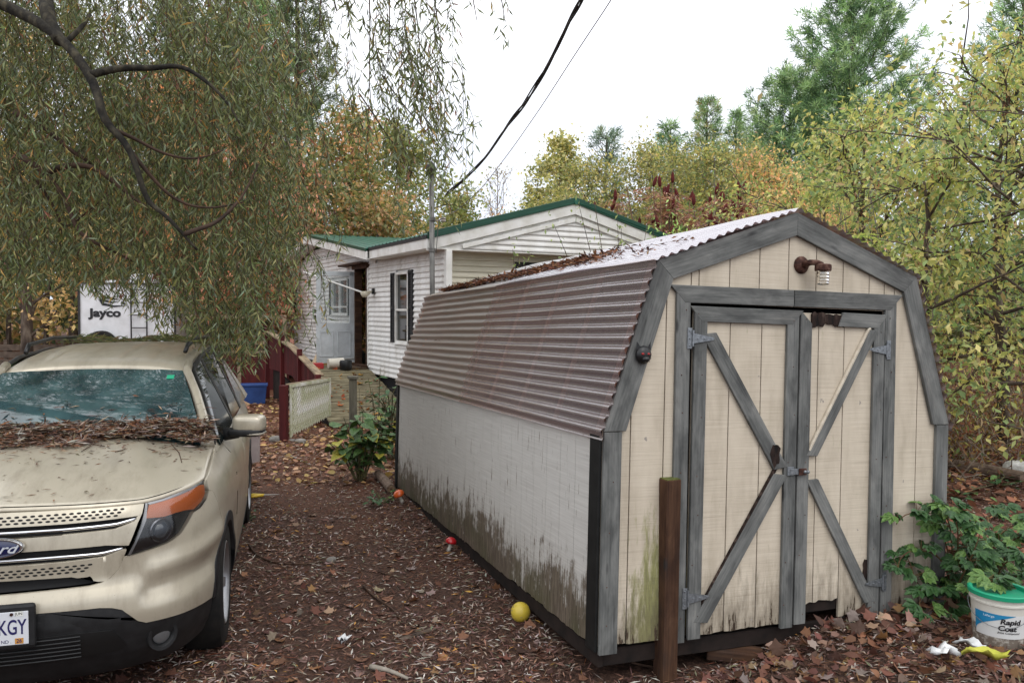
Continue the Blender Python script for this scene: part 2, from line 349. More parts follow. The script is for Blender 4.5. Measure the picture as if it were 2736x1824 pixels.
# ------------------------------------------------------------------ shed
SW, HE, HB, IB, HP, SL = 1.22, 1.165, 2.075, .304, 2.403, 4.855
shed = empty('storage_shed', label='small barn-shaped shed with cream double doors and brown corrugated plastic roof', cat='shed')
_M = rot3('Z', .3643) @ rot3('X', -.0264) @ rot3('Y', .0296)
SHM = m4(_M[:, 0], _M[:, 1], _M[:, 2], (1.5996, 4.5764, H_CAM - 1.8281)); shed.matrix_world = SHM
def shw(p): return np.array(SHM @ Vector(p))
def topz(x):
    a = abs(x); return np.interp(a, [0, SW - IB, SW], [HP, HB, HE])
g = rng(5)
def jag(x0, x1, z, amp, n):
    xs = np.linspace(x0, x1, 2 * n + 2); w = np.convolve(g.normal(0, 1, len(xs) + 4), np.ones(5) / 2.2, 'valid') + g.normal(0, .25, len(xs)); return [(x, z + .55 * amp * float(np.clip(q, -1.2, 1.8))) for x, q in zip(xs, w)]
def siding(x0, x1, zb, zt, y, parent, amp=.006, n=5, gap=.0035, mat=CREAM, th=.014):
    """one siding board on the front, bottom edge a little uneven"""
    bot = jag(x0 + gap, x1 - gap, zb, amp, n)
    xs = sorted({x1 - gap, x0 + gap} | {q for q in (-(SW - IB), 0.0, SW - IB) if x0 + gap < q < x1 - gap}, reverse=True)
    top = [(q, zt if zt is not None else topz(q) - .012) for q in xs]
    MB().prism([(px, y, pz) for px, pz in bot + top], (0, th, 0)).build('siding_board', mat, parent)
DX0, DX1, DZ1 = -.695, .69, 1.868
# front wall: dark backing with the door opening, siding boards in front of it
fb = MB()
prof = [(-SW, 0), (-SW, HE), (-(SW - IB), HB), (0, HP), (SW - IB, HB), (SW, HE), (SW, 0)]
fb.prism([(x * .985, .016, max(z - .03, .03)) for x, z in prof[:3]] + [(DX0, .016, topz(DX0) - .03), (DX0, .016, .03)], (0, .05, 0))
fb.prism([(DX0, .016, DZ1 + .01), (DX0, .016, topz(DX0) - .03), (0, .016, HP - .03), (DX1, .016, topz(DX1) - .03), (DX1, .016, DZ1 + .01)], (0, .05, 0))
fb.prism([(DX1, .016, .03), (DX1, .016, topz(DX1) - .03)] + [(x * .985, .016, max(z - .03, .03)) for x, z in prof[4:]], (0, .05, 0))
fwall = fb.build('front_wall', DARKW, shed)
GRV = [-SW, -1.053, -.848, -.645, -.443, -.240, -.036, .165, .367, .570, .772, .978, SW]
for a, b in zip(GRV[:-1], GRV[1:]):
    if b <= -.64 or a >= .56:
        if a < -.7 and b > -.66: a2, b2 = a, DX0
        a2, b2 = (a, min(b, DX0)) if b < 0 else (max(a, DX1), b)
        if b2 - a2 > .03: siding(a2, b2, .03 if b2 < 0 else .05, None, 0, fwall, .008, 4)
    if b > DX0 and a < DX1: siding(max(a, DX0), min(b, DX1), DZ1, None, 0, fwall, 0)
# side walls
sw_ = MB().box((-SW + .04, SL / 2, HE / 2), (.05, SL - .04, HE - .02)).build('side_wall', DARKW, shed, label='white side wall with paint peeling off along the bottom')
yy = np.arange(.12, SL, .2032)
for a, b in zip(list(yy), list(yy[1:]) + [SL - .03]):
    if b - a < .04: continue
    q = jag(a + .0018, b - .0018, .012, .010, 4)
    MB().prism([(-SW, p, z) for p, z in q] + [(-SW, b - .0018, HE - .01), (-SW, a + .0018, HE - .01)], (.014, 0, 0)).build('siding_board', SIDEP, sw_)
rw = MB().box((SW - .04, SL / 2, HE / 2), (.05, SL - .04, HE - .02)).build('side_wall', DARKW, shed)
for a, b in zip(np.linspace(.1, SL - .03, 24)[:-1], np.linspace(.1, SL - .03, 24)[1:]):
    MB().box((SW - .007, (a + b) / 2, HE / 2), (.014, b - a - .004, HE - .03)).build('siding_board', SIDEP, rw)
bw = MB().prism([(x * .97, SL - .04, z - .03) for x, z in prof[1:6]] + [(SW * .97, SL - .04, .03), (-SW * .97, SL - .04, .03)][::1], (0, .03, 0)).build('back_wall', SIDEP, shed)
# black corner trim on the side wall, grey corner boards on the front
N_ = (0, -1, 0)
board('corner_trim', (-SW - .001, .058, .0), (-SW - .001, .058, HE - .02), .115, .016, (-1, 0, 0), BLACKP, shed)
board('corner_trim', (-SW - .001, SL - .05, .0), (-SW - .001, SL - .05, HE - .02), .08, .016, (-1, 0, 0), BLACKP, shed)
board('corner_board', (-SW + .052, -.001, -.01), (-SW + .052, -.001, HE), .105, .022, N_, GREYW, shed, label='grey weathered corner board')
board('corner_board', (SW - .045, -.001, .0), (SW - .045, -.001, HE), .10, .022, N_, GREYW, shed)
for sgn in (-1, 1):
    e0 = np.array([sgn * (SW + .005), -.004, HE + .004]); e1 = np.array([sgn * (SW - IB + .008), -.004, HB + .012]); e2 = np.array([0, -.004, HP + .012])
    d1 = norm(e1 - e0); d2 = norm(e2 - e1); w = .125
    n1 = np.array([-d1[2] * -sgn, 0, d1[0] * -sgn]); n1 = n1 if n1[0] * sgn < 0 else -n1
    n2 = np.array([-d2[2], 0, d2[0]]); n2 = n2 if n2[2] < 0 else -n2
    bis = norm(d1 * -1 + d2) ; bis = bis if bis[2] < 0 else -bis
    i1 = e1 + bis * (w / max(.2, bis @ n1)); i2 = e2 + np.array([0, 0, -1]) * (w / abs(n2[2]))
    i0 = e0 + np.array([-sgn, 0, 0]) * (w / abs(n1[0]))
    for A, B_, C_, D_, dd in ((e0, e1, i1, i0, d1), (e1, e2, i2, i1, d2)):
        x = norm(dd); z = np.array([0, -1.0, 0]); y = np.cross(z, x); o0 = A
        P = [np.array([(q - o0) @ x, (q - o0) @ y, 0]) for q in (A, B_, C_, D_)]
        if ((P[1][0] - P[0][0]) * (P[2][1] - P[0][1]) - (P[1][1] - P[0][1]) * (P[2][0] - P[0][0])) < 0: P = P[::-1]
        o = MB().prism(P, (0, 0, .022)).build('rake_board', GREYW, shed, bevel=.003); o.matrix_local = m4(x, y, z, o0)
# door frame
board('door_casing', (-.742, -.001, .0), (-.752, -.001, 1.912), .088, .02, N_, GREYW, shed, sk1=1)
board('door_casing', (.742, -.001, .0), (.728, -.001, 1.916), .088, .02, N_, GREYW, shed, sk1=-1)
board('door_casing', (-.792, -.001, 1.912), (-.01, -.001, 1.918), .096, .021, N_, GREYW, shed, sk0=-1)
board('door_casing', (-.004, -.001, 1.918), (.772, -.001, 1.922), .096, .021, N_, GREYW, shed, sk1=1)
MB().box((0, .06, 1.0), (1.4, .02, 1.9)).build('interior_lining', BLACKHOLE, shed)
def make_door(x0, x1, grooves, z0, rotten):
    d = MB().box(((x0 + x1) / 2, .022, (z0 + DZ1 - .02) / 2 + .02), (x1 - x0 - .012, .012, DZ1 - z0 - .08)).build('door', DARKW, shed, label='right door leaf with rotten bottom edge' if rotten else 'left door leaf, cream with grey braces')
    xs = [x0 + .005] + grooves + [x1 - .005]
    for i, (a, b) in enumerate(zip(xs[:-1], xs[1:])):
        siding(a, b, (z0 + (.10 if rotten and i < 2 else .02)) if rotten else z0 + .015, DZ1 - .03, -.002, d, .022 if rotten else .006, 4)
    y = -.003; s = .082
    board('stile', (x0 + .045, y, z0), (x0 + .045, y, DZ1 - .056), s, .02, N_, GREYW, d, sk1=.9)
    board('stile', (x1 - .042, y, z0 - .005), (x1 - .042, y, DZ1 - .056), s, .02, N_, GREYW, d, sk1=-.9)
    if not rotten: board('rail', (x0 + .01, y - .001, DZ1 - .062), (x1 - .008, y - .001, DZ1 - .062), .085, .02, N_, GREYW, d, sk0=-.9, sk1=.9)
    else:
        board('rail', (x0 + .30, y - .001, DZ1 - .062), (x1 - .02, y - .001, DZ1 - .066), .085, .02, N_, GREYW, d, sk0=.4, sk1=.9)
        bm_ = MB(); gg = rng(8); zs = DZ1 - .062
        up = [(x0 + .09 + i * .02, zs + .035 + gg.uniform(-.014, .006)) for i in range(13)]; dn = [(x0 + .09 + i * .02, zs - .034 + gg.uniform(-.02, .016)) for i in range(12, -1, -1)]
        bm_.prism([(a, y - .001, b) for a, b in dn[::-1] + up[::-1]], (0, -.012, 0)).build('rotten_rail', ROT, d, label='rotten dark end of the top rail')
    return d
DC = .036
ld = make_door(DX0 + .012, DC - .004, [-.432, -.216], .012, False)
rd = make_door(DC + .004, DX1 - .008, [.192, .384], .02, True)
yb = -.004
board('brace', (-.585, yb, 1.70), (-.075, yb, .935), .085, .02, N_, GREYW, ld, sk0=.5, sk1=.5)
board('brace', (-.60, yb, .10), (-.075, yb, .90), .085, .02, N_, GREYW, ld, sk0=-.5, sk1=-.5)
board('brace', (.592, yb, 1.75), (.145, yb, 1.0), .072, .02, N_, GREYW, rd, sk0=-.5, sk1=-.5)
board('brace', (.155, yb, .86), (.615, yb, .10), .075, .02, N_, GREYW, rd, sk0=.5, sk1=.5)
board('paint_sliver', (.566, yb - .001, 1.765), (.128, yb - .001, 1.03), .016, .019, N_, noisy('old_cream_edge', [lin(190, 178, 160), lin(214, 204, 186)], 20), rd)
board('paint_sliver', (-.622, yb + .001, .135), (-.105, yb + .001, .935), .022, .014, N_, ROT, ld)
# ragged rotten patches
def patch(name, c, r, n, y, parent, seed, mat=ROT, sz=1.0):
    gg = rng(seed); a = np.linspace(0, 2 * math.pi, n, endpoint=False)
    MB().prism([(c[0] + math.cos(t) * r * gg.uniform(.6, 1.1), y, c[1] + sz * math.sin(t) * r * gg.uniform(.6, 1.1)) for t in a], (0, -.006, 0)).build(name, mat, parent)
patch('rotten_patch', (-.118, 1.02), .04, 14, -.02, ld, 3, sz=2.0)
patch('rotten_patch', (.60, .30), .035, 12, -.004, rd, 4, sz=2.2)
# hinges, latch
def hinge(c, sgn, parent):
    x, z = c; y = -.0245
    h = MB().box((x - sgn * .022, y, z), (.03, .004, .115)).build('hinge', GALV, parent, bevel=.001)
    b = MB().prism([(x, y - .003, z - .028), (x + sgn * .125, y - .003, z - .008), (x + sgn * .135, y - .003, z), (x + sgn * .125, y - .003, z + .008), (x, y - .003, z + .028)][::int(sgn)], (0, -.004, 0))
    b.tube([(x - sgn * .004, y - .006, z - .045), (x - sgn * .004, y - .006, z + .045)], .006, 8)
    for q in (.025, .07, .115): b.lathe([(.0065, 0), (.005, .004), (0.0005, .005)], 8, (x + sgn * q, y - .006, z), rot3('X', R(90)))
    for q in (-.04, .0, .04): b.lathe([(.0055, 0), (.004, .003), (0.0005, .004)], 8, (x - sgn * .024, y - .002, z + q), rot3('X', R(90)))
    b.build('hinge_strap', GALV, parent, bevel=0)
hinge((-.690, 1.671), 1, ld); hinge((-.683, .244), 1, ld); hinge((.690, 1.632), -1, rd); hinge((.700, .214), -1, rd)
lt = MB(); lt.box((-.012, -.027, .918), (.045, .008, .05)); lt.box((.02, -.032, .915), (.075, .006, .035)); lt.lathe([(.012, 0), (.010, .01), (.004, .014)], 12, (.082, -.036, .912), rot3('X', R(90)))
lt.build('latch', GALV, shed, bevel=.001)
MB().box((.068, -.0375, .913), (.055, .006, .04)).build('latch_plate', RUST, shed, bevel=.002)
MB().lathe([(.011, 0), (.009, .008), (.004, .012)], 10, (.10, -.043, .912), rot3('X', R(90))).build('latch_bolt', GALV, shed)
# nails and screws on the trim
nb = MB(); gg = rng(12)
for x, z0, z1 in ((-1.17, .1, 1.1), (-.745, .1, 1.9), (-.64, .1, 1.8), (-.01, .1, 1.8), (.083, .1, 1.8), (.64, .1, 1.8), (.735, .1, 1.9), (1.175, .1, 1.1)):
    for z in np.arange(z0, z1, .28): nb.lathe([(.004, 0), (.003, .002)], 6, (x + gg.uniform(-.025, .025), -.0225, z + gg.uniform(-.05, .05)), rot3('X', R(90)))
nb.build('nail_heads', RUST, shed, kind='stuff')
# skids under the shed and the floor frame
for x in (-1.12, 0, 1.12): board('skid', (x, .06, -.10), (x, SL - .06, -.10), .10, .11, (0, 0, 1), DARKW, shed)
board('floor_frame', (-SW + .014, .02, -.045), (-SW + .014, SL - .02, -.045), .09, .03, (1, 0, 0), DARKW, shed)
board('floor_frame', (-SW + .03, .03, -.045), (SW - .03, .03, -.045), .09, .03, (0, 1, 0), DARKW, shed)
# roof: dark deck, pale battens, corrugated tinted plastic sheets
def sheet_mat(name, base, rough, see, dirt):
    M = Mat(name); v = M.coords((1, 1, 1), False)
    n = M.noise(v, 3.5, 6); n2 = M.noise(M.n('ShaderNodeMapping', {0: v, 'Scale': (14, 1.2, 14)}).outputs[0], 1.0, 6, .65)
    col = M.mix(M.math('MULTIPLY', M.ramp(n2, [(.4, 0.0), (.75, 1.0)]), dirt), base, M.ramp(n, [(.3, lin(72, 66, 46)), (.7, lin(120, 112, 92))]))
    M.set(Base_Color=col, Roughness=M.ramp(n2, [(.3, rough), (.8, min(1, rough + .14 + dirt * .3))]), Specular_IOR_Level=.75, IOR=2.0, Coat_Weight=1 - dirt * .6, Coat_Roughness=.22, Coat_IOR=2.0)
    tr = M.n('ShaderNodeBsdfTransparent', {'Color': (.66, .52, .52, 1)})
    mx = M.n('ShaderNodeMixShader', {0: M.math('MULTIPLY', M.ramp(n2, [(.35, 1.0), (.8, .5)]), see), 1: M.b.outputs[0], 2: tr.outputs[0]}); M.l(mx.outputs[0], M.out.inputs[0])
    return M.m
SH_NEW = sheet_mat('tinted_plastic_sheet', lin(146, 132, 132), .12, .34, .14); SH_OLD = sheet_mat('dirty_plastic_sheet', lin(132, 120, 112), .26, .16, .7)
SH_TOP = sheet_mat('painted_sky_sheen_sheet', lin(178, 168, 180), .15, .24, .15); SH_TOPOLD = sheet_mat('dirty_painted_sheen_sheet', lin(150, 140, 136), .25, .12, .5)  # upper slope: white sky sheen put into a paler base colour
BATT = noisy('pale_batten', [lin(150, 110, 96), lin(186, 148, 130)], 8, (1, 1, 1), .8, .1)
def slope(a, b, sgn):
    a = np.array([a[0], 0, a[1]], float); b = np.array([b[0], 0, b[1]], float); d = norm(b - a); n = np.array([d[2], 0, -d[0]]); n = n if n[2] > 0 else -n
    return a, b, d, n, np.linalg.norm(b - a)
def corrug(a, b, y0, y1, lift, mat, parent, seed, over=.05, start=0.0, sag=.0, amp=.0115):
    A, B_, d, n, L = slope(a, b, 1); gg = rng(seed)
    u = np.arange(start, L + over, .008); vv = np.linspace(y0, y1, 22)
    per = .064
    ph = gg.uniform(-.6, .6)
    P = np.zeros((len(u), len(vv), 3))
    wob = .004 * np.sin(vv[None, :] * 2.1 + u[:, None] * 5 + ph) + .003 * np.sin(vv[None, :] * 5.3 - u[:, None] * 9)
    edge = np.where(u > L - .01, (u - L + .01) ** 2 * 2.0, 0)
    hgt = lift + amp * np.cos(2 * math.pi * u[:, None] / per) + wob - edge[:, None] - sag * np.sin((vv[None, :] - y0) / (y1 - y0) * math.pi)
    P = A + d * u[:, None, None] + n * hgt[..., None]; P[..., 1] = vv[None, :] + .004 * np.sin(u * 31 + seed)[:, None]
    return MB().grid(P).build('roof_sheet', mat, parent, smooth=True)
for sgn in (-1, 1):
    br = (sgn * (SW - IB), HB); ev = (sgn * SW, HE); pk = (0, HP)
    for (a, b, nm) in ((br, ev, 'lower'), (pk, br, 'upper')):
        A, B_, d, n, L = slope(a, b, sgn)
        q = [A - n * .004, A - n * .03, B_ - n * .03, B_ - n * .004]
        MB().prism([p + np.array([0, .0, 0]) for p in q], (0, SL, 0)).build('roof_deck', DECKW, shed)
        for y in (.05, .62, 1.22, 1.83, 2.44, 3.05, 3.66, 4.27, 4.8):
            bb = MB(); c = [A + d * .0 + n * -.003, B_ + n * -.003]
            w = .028
            bb.hexa([c[0] + [0, y - w, 0], c[1] + [0, y - w, 0], c[1] + [0, y + w, 0], c[0] + [0, y + w, 0]] + [p + n * .008 for p in (c[0] + [0, y - w, 0], c[1] + [0, y - w, 0], c[1] + [0, y + w, 0], c[0] + [0, y + w, 0])])
            bb.build('batten', BATT, shed)
    corrug(br, ev, 2.42, SL + .03, .020, SH_OLD, shed, 21 + sgn, start=-.01)
    corrug(br, ev, -.035, 2.50, .026, SH_NEW, shed, 31 + sgn, start=-.01)
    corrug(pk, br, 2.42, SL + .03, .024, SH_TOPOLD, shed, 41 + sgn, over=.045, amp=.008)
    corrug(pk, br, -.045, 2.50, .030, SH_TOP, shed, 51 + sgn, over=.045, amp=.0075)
# leaves that lie on the upper roof
LEAFDRY = leafmat('dry_leaf', .7, .12); 
DRY = [(96, 58, 44), (70, 42, 34), (128, 84, 62), (54, 34, 30), (150, 112, 86), (112, 72, 44)]
gg = rng(77); A, B_, d, n, L = slope((0, HP), (-(SW - IB), HB), -1)
nn = 3400; v0 = gg.uniform(0, 1, nn)
yv = 1.25 + 3.1 * v0 + gg.normal(0, .10, nn); uu = L - .06 - (.55 - .5 * v0) * gg.beta(1.3, 1.6, nn) * .9 - .12 * (1 - v0)
yv = np.where(gg.random(nn) < .12, gg.uniform(.2, 4.7, nn), yv); uu = np.clip(uu, .1, L + .02)
P = A + d * uu[:, None] + n * (.042 + gg.uniform(0, .02, nn))[:, None]; P[:, 1] = yv
P = np.array([shw(p) for p in P]); D = norm(gg.normal(0, 1, (nn, 3)) * [1, 1, .25])
leaf_mesh('roof_leaves', P, D, gg.normal(0, .35, (nn, 3)) + [0, 0, 1], gg.uniform(.03, .075, nn), gg.uniform(.010, .022, nn), pal(gg, nn, DRY), LEAFDRY, kind='stuff', label='dead brown leaves lying along the shed roof', cat='leaves')

# wall lamp above the door: rusty round plate, elbow, cap and ribbed jar
lamp = empty('wall_lamp', shw((.05, -.02, 2.115)), label='rusty jar lamp fixed above the shed doors', cat='lamp'); lamp.rotation_euler = Matrix(_M.tolist()).to_euler(); lamp.scale = (.88, .88, .88)
X90 = rot3('X', R(90))
MB().lathe([(.058, 0), (.058, .008), (.05, .02), (.03, .03)], 28, (0, .02, 0), X90).build('wall_plate', RUST, lamp, auto=35)
MB().tube([(0, -.005, 0), (.015, -.05, .012), (.05, -.075, .012), (.085, -.08, .0)], [.024, .020, .018, .018], 12).build('arm', RUST, lamp, smooth=True)
MB().lathe([(.05, -.022), (.053, -.018), (.053, .016), (.045, .022), (.01, .024)], 24, (.09, -.085, -.02)).build('cap', RUST, lamp, auto=35)
def glass_mat():
    M = Mat('jar_glass'); M.set(Base_Color=(.9, .88, .84, 1), Roughness=.12, Specular_IOR_Level=.8)
    M.set(Metallic=1.0, Roughness=.06); fr = M.n('ShaderNodeFresnel', {'IOR': 1.6}); tr = M.n('ShaderNodeBsdfTransparent', {'Color': (.90, .88, .84, 1)}); mx = M.n('ShaderNodeMixShader', {0: M.math('ADD', fr.outputs[0], .14), 1: tr.outputs[0], 2: M.b.outputs[0]}); M.l(mx.outputs[0], M.out.inputs[0]); return M.m
JAR = glass_mat(); pr = [(.040 + .0011 * math.cos(i * 1.35), -.042 - i * .0046) for i in range(19)]
MB().lathe(pr + [(.034, -.132), (.012, -.136)], 24, (.09, -.085, 0), cap=False).build('glass_jar', JAR, lamp, smooth=True)
MB().lathe([(.012, -.045), (.02, -.07), (.022, -.085), (.012, -.1), (.002, -.104)], 12, (.09, -.085, 0)).build('bulb', plain('bulb_glass', lin(214, 206, 190), .3), lamp, smooth=True)
# black animal-head ornament on the rake board
orn = empty('head_ornament', shw((-1.01, -.03, 1.575)), label='small black animal head ornament with red eyes on the shed corner', cat='ornament'); orn.rotation_euler = Matrix(_M.tolist()).to_euler()
BLK = plain('black_plastic', lin(16, 16, 17), .4)
def ellip(b, c, r, n=14, k=9):
    return b.lathe([(max(1e-4, math.sin(t)) , -math.cos(t)) for t in np.linspace(0.02, math.pi - .02, k)], n, c, np.diag(r))
b = MB(); ellip(b, (0, -.012, 0), (.047, .028, .05)); ellip(b, (.0, -.036, -.022), (.022, .022, .018)); b.build('head', BLK, orn, smooth=True)
for sx in (-1, 1):
    MB().add([(sx * .018, -.02, .038), (sx * .045, -.012, .026), (sx * .042, -.012, .072), (sx * .03, -.002, .03)], [(0, 1, 2), (1, 3, 2), (3, 0, 2), (0, 3, 1)]).build('ear', BLK, orn)
    ellip(MB(), (sx * .017, -.036, .006), (.009, .006, .006)).build('eye', plain('red_eye', lin(150, 20, 18), .25), orn, smooth=True)
# ------------------------------------------------------------------ parked car
def paint_mat():
    M = Mat('gold_beige_car_paint'); v = M.coords((1, 1, 1), False)
    n = M.noise(v, 5, 6); d = M.noise(v, 60, 5, .7); st = M.noise(M.n('ShaderNodeMapping', {0: v, 'Scale': (9, 2.5, 3)}).outputs[0], 1.0, 6, .7)
    col = M.mix(M.ramp(st, [(.48, 0.0), (.8, .55)]), lin(183, 174, 155), lin(120, 107, 90))
    sp = M.ramp(d, [(.66, 0.0), (.72, .6)]); col = M.mix(sp, col, lin(96, 78, 62))
    M.set(Base_Color=col, Metallic=.35, Roughness=M.ramp(n, [(.3, .30), (.7, .42)]), Coat_Weight=.55, Coat_Roughness=.14); return M.m
PAINT = paint_mat()
CLAD = noisy('black_bumper_plastic', [lin(20, 20, 21), lin(34, 34, 35)], 20, (1, 1, 1), .55, .1, spec=.4)
CHROME = plain('chrome', (.72, .73, .75, 1), .12, 1)
RUBBER = noisy('tyre_rubber', [lin(16, 16, 16), lin(34, 31, 28)], 14, (1, 1, 1), .85, .2)
ALLOY = plain('wheel_alloy', lin(150, 150, 152), .35, .8)
def glassdark():
    M = Mat('tinted_reflection_glass'); v = M.coords((1, 1, 1), False); n = M.noise(v, 4, 4)
    M.set(Base_Color=M.ramp(n, [(.3, lin(30, 46, 50)), (.7, lin(66, 92, 94))]), Roughness=.04, Specular_IOR_Level=.9, IOR=1.6, Coat_Weight=.4, Coat_Roughness=.03); return M.m  # teal tint, with bright reflections put in as lighter noise patches
GLASS = glassdark()
def clearcover():
    M = Mat('headlamp_cover'); M.set(Base_Color=(.8, .8, .8, 1), Roughness=.08, Specular_IOR_Level=.6)
    M.set(Metallic=1.0); fr = M.n('ShaderNodeFresnel', {'IOR': 1.55}); tr = M.n('ShaderNodeBsdfTransparent', {'Color': (.95, .95, .94, 1)}); mx = M.n('ShaderNodeMixShader', {0: M.math('MULTIPLY', fr.outputs[0], 1.3), 1: tr.outputs[0], 2: M.b.outputs[0]}); M.l(mx.outputs[0], M.out.inputs[0]); return M.m
COVER = clearcover()
_PL = np.array([(0, 0), (.3, .012), (.5, .045), (.65, .095), (.78, .18), (.865, .29), (.92, .43), (.955, .60), (.975, .8), (.99, 1.1), (1.0, 1.6), (1.0, 2.6), (.985, 3.6), (.96, 4.4), (.88, 4.85), (.6, 4.98), (0, 5.0)], float)
def _cr(P, n=40):
    Q = np.vstack([[-P[1][0], P[1][1]], P, 2 * P[-1] - P[-2]]); out = []
    for i in range(len(P) - 1):
        a, b, c, d = Q[i:i + 4]; t = np.linspace(0, 1, n, endpoint=False)[:, None]
        out.append(.5 * ((2 * b) + (-a + c) * t + (2 * a - 5 * b + 4 * c - d) * t * t + (-a + 3 * b - 3 * c + d) * t ** 3))
    out.append(P[-1:]); return np.vstack(out)
_PC = _cr(_PL); _SS = np.concatenate([[0], np.cumsum(np.linalg.norm(np.diff(_PC, axis=0), axis=1))]); _TG = norm(np.gradient(_PC, axis=0))
_FZ = np.array([(.15, .20), (.22, .12), (.32, .05), (.42, .015), (.52, .0), (.62, .012), (.68, .045), (.72, .05), (.85, .05), (.95, .065), (1.02, .09), (1.08, .14), (1.2, .3)])
_SZ = np.array([(.15, .06), (.25, .04), (.35, .012), (.5, 0), (.62, .008), (.75, .0), (.9, .005), (1.0, .025), (1.07, .06), (1.13, .12), (1.2, .2)])
def _smooth(T, sig=.018):
    q = np.arange(.1, 1.3, .004); v = np.interp(q, T[:, 0], T[:, 1]); k = np.exp(-.5 * (np.arange(-15, 16) * .004 / sig) ** 2); k /= k.sum()
    return np.stack([q, np.convolve(np.pad(v, 15, mode='edge'), k, 'valid')], 1)
_FZ = _smooth(_FZ); _SZ = _smooth(_SZ)
def G(s, z, off=0.0):
    """the car's outer skin: s = way round the plan outline from the nose, z = height"""
    s = np.asarray(s, float); z = np.asarray(z, float); a = np.abs(s); sg = np.where(s < 0, -1, 1); k = ss((a - .75) / .6)
    d = np.interp(z, _FZ[:, 0], _FZ[:, 1]) * (1 - k) + np.interp(z, _SZ[:, 0], _SZ[:, 1]) * k
    d = d - .022 * np.exp(-((z - .70 - .09 * (a - .6)) / .05) ** 2) * ss((a - .62) / .12) * (1 - ss((a - 1.25) / .3))      # crease round the bumper corner
    d = d + .03 * np.exp(-((z - .61 - .03 * (a - .6)) / .05) ** 2) * ss((a - .60) / .1) * (1 - ss((a - 1.1) / .2)) - off
    x = np.interp(a, _SS, _PC[:, 0]); y = np.interp(a, _SS, _PC[:, 1]); tx = np.interp(a, _SS, _TG[:, 0]); ty = np.interp(a, _SS, _TG[:, 1])
    return np.stack([sg * (x - ty * d), y + tx * d, z], -1)
def gpatch(name, poly, mat, parent, off=0.0, solid=.02, step=.03, label=None, smooth=True, fn=None):
    bm = bmesh.new(); vs = [bm.verts.new((a, 0, b)) for a, b in poly]; f = bm.faces.new(vs); bmesh.ops.triangulate(bm, faces=[f])
    P = np.array(poly)
    for ax in (0, 1):
        lo, hi = P[:, ax].min(), P[:, ax].max()
        for q in np.arange(math.ceil(lo / step) * step, hi, step):
            co = (q, 0, 0) if ax == 0 else (0, 0, q); no = (1, 0, 0) if ax == 0 else (0, 0, 1)
            bmesh.ops.bisect_plane(bm, geom=bm.verts[:] + bm.edges[:] + bm.faces[:], dist=1e-5, plane_co=co, plane_no=no)
    bmesh.ops.remove_doubles(bm, verts=bm.verts, dist=1e-5)
    sz = [(v.co.x, v.co.z) for v in bm.verts]; A = np.array(sz); e_ = .004
    P0 = G(A[:, 0], A[:, 1], off); ds = G(A[:, 0] + e_, A[:, 1], off) - G(A[:, 0] - e_, A[:, 1], off); dz = G(A[:, 0], A[:, 1] + e_, off) - G(A[:, 0], A[:, 1] - e_, off); nr_ = norm(np.cross(ds, dz))
    flip = np.einsum('ij,ij->i', nr_, P0 - np.array([0, 2.5, 0]) * 1.0 - np.stack([0 * P0[:, 0], 0 * P0[:, 0], P0[:, 2]], 1)) < 0; nr_[flip] *= -1
    for v, p_ in zip(bm.verts, P0): v.co = p_
    bm.normal_update(); bm.faces.ensure_lookup_table()
    out = sum((f_.normal.x * f_.calc_center_median().x + f_.normal.y * (f_.calc_center_median().y - 2.5)) * f_.calc_area() for f_ in bm.faces)
    if out < 0: bmesh.ops.reverse_faces(bm, faces=bm.faces)
    bm.verts.index_update(); nm_ = {v.index: tuple(nr_[v.index]) for v in bm.verts}; nf = len(bm.faces)
    if solid:
        be = [(e.verts[0], e.verts[1], e.link_faces[0]) for e in bm.edges if e.is_boundary]; inner = {}
        for a_, b_, f_ in be:
            for v in (a_, b_):
                if v not in inner: q_ = A[v.index]; inner[v] = bm.verts.new(G(q_[0], q_[1], off - solid))
        for a_, b_, f_ in be:
            lv = list(f_.verts); i_ = lv.index(a_); fw = lv[(i_ + 1) % len(lv)] == b_
            p_, q_ = (b_, a_) if fw else (a_, b_)
            try: bm.faces.new((p_, q_, inner[q_], inner[p_]))
            except ValueError: pass
    me = bpy.data.meshes.new(name); bm.to_mesh(me); bm.free()
    o = fin(name, me, mat, parent, smooth=True, label=label)
    me.normals_split_custom_set([nm_.get(l.vertex_index, (0, 0, 0)) if p_.index < nf else (0, 0, 0) for p_ in me.polygons for l in (me.loops[k_] for k_ in p_.loop_indices)])
    return o
def mir(p): return [(-a, b) for a, b in p][::-1]
def both(p): return p + [q for q in mir(p) if abs(q[0]) > 1e-6]
car = empty('parked_suv', (-2.402, 3.661, H_CAM - 2.018), (0, 0, .272), label='dirty beige SUV with dead leaves heaped below the windscreen', cat='car')
car.scale = (.978, 1, 1)
hlb = [(.569, .797), (.584, .795), (.71, .813), (.806, .827), (.893, .857), (.956, .904), (1.007, .941), (1.083, .951), (1.169, .982), (1.22, 1.014)]
grl = [(.0, .672), (.40, .676), (.455, .684), (.50, .702), (.54, .742), (.566, .797)]
blk = [(1.184, .428), (1.0, .443), (.83, .451), (.66, .459), (.62, .478), (.587, .51), (.547, .549), (.502, .566), (.446, .575), (.2, .582), (0, .584)]
AC, AZ, AR = 1.60, .36, .425
def arch(a0, a1, r=AR, n=14, c=AC): return [(c + r * math.cos(t), AZ + r * math.sin(t)) for t in np.linspace(a0, a1, n)]
af = arch(R(171), R(118), n=6)
gpatch('front_bumper', both(grl + hlb[1:] + [(1.27, 1.0), (1.31, .93), (1.385, .742)] + af[::-1] + blk[1:]), PAINT, car, label='beige bumper cover')
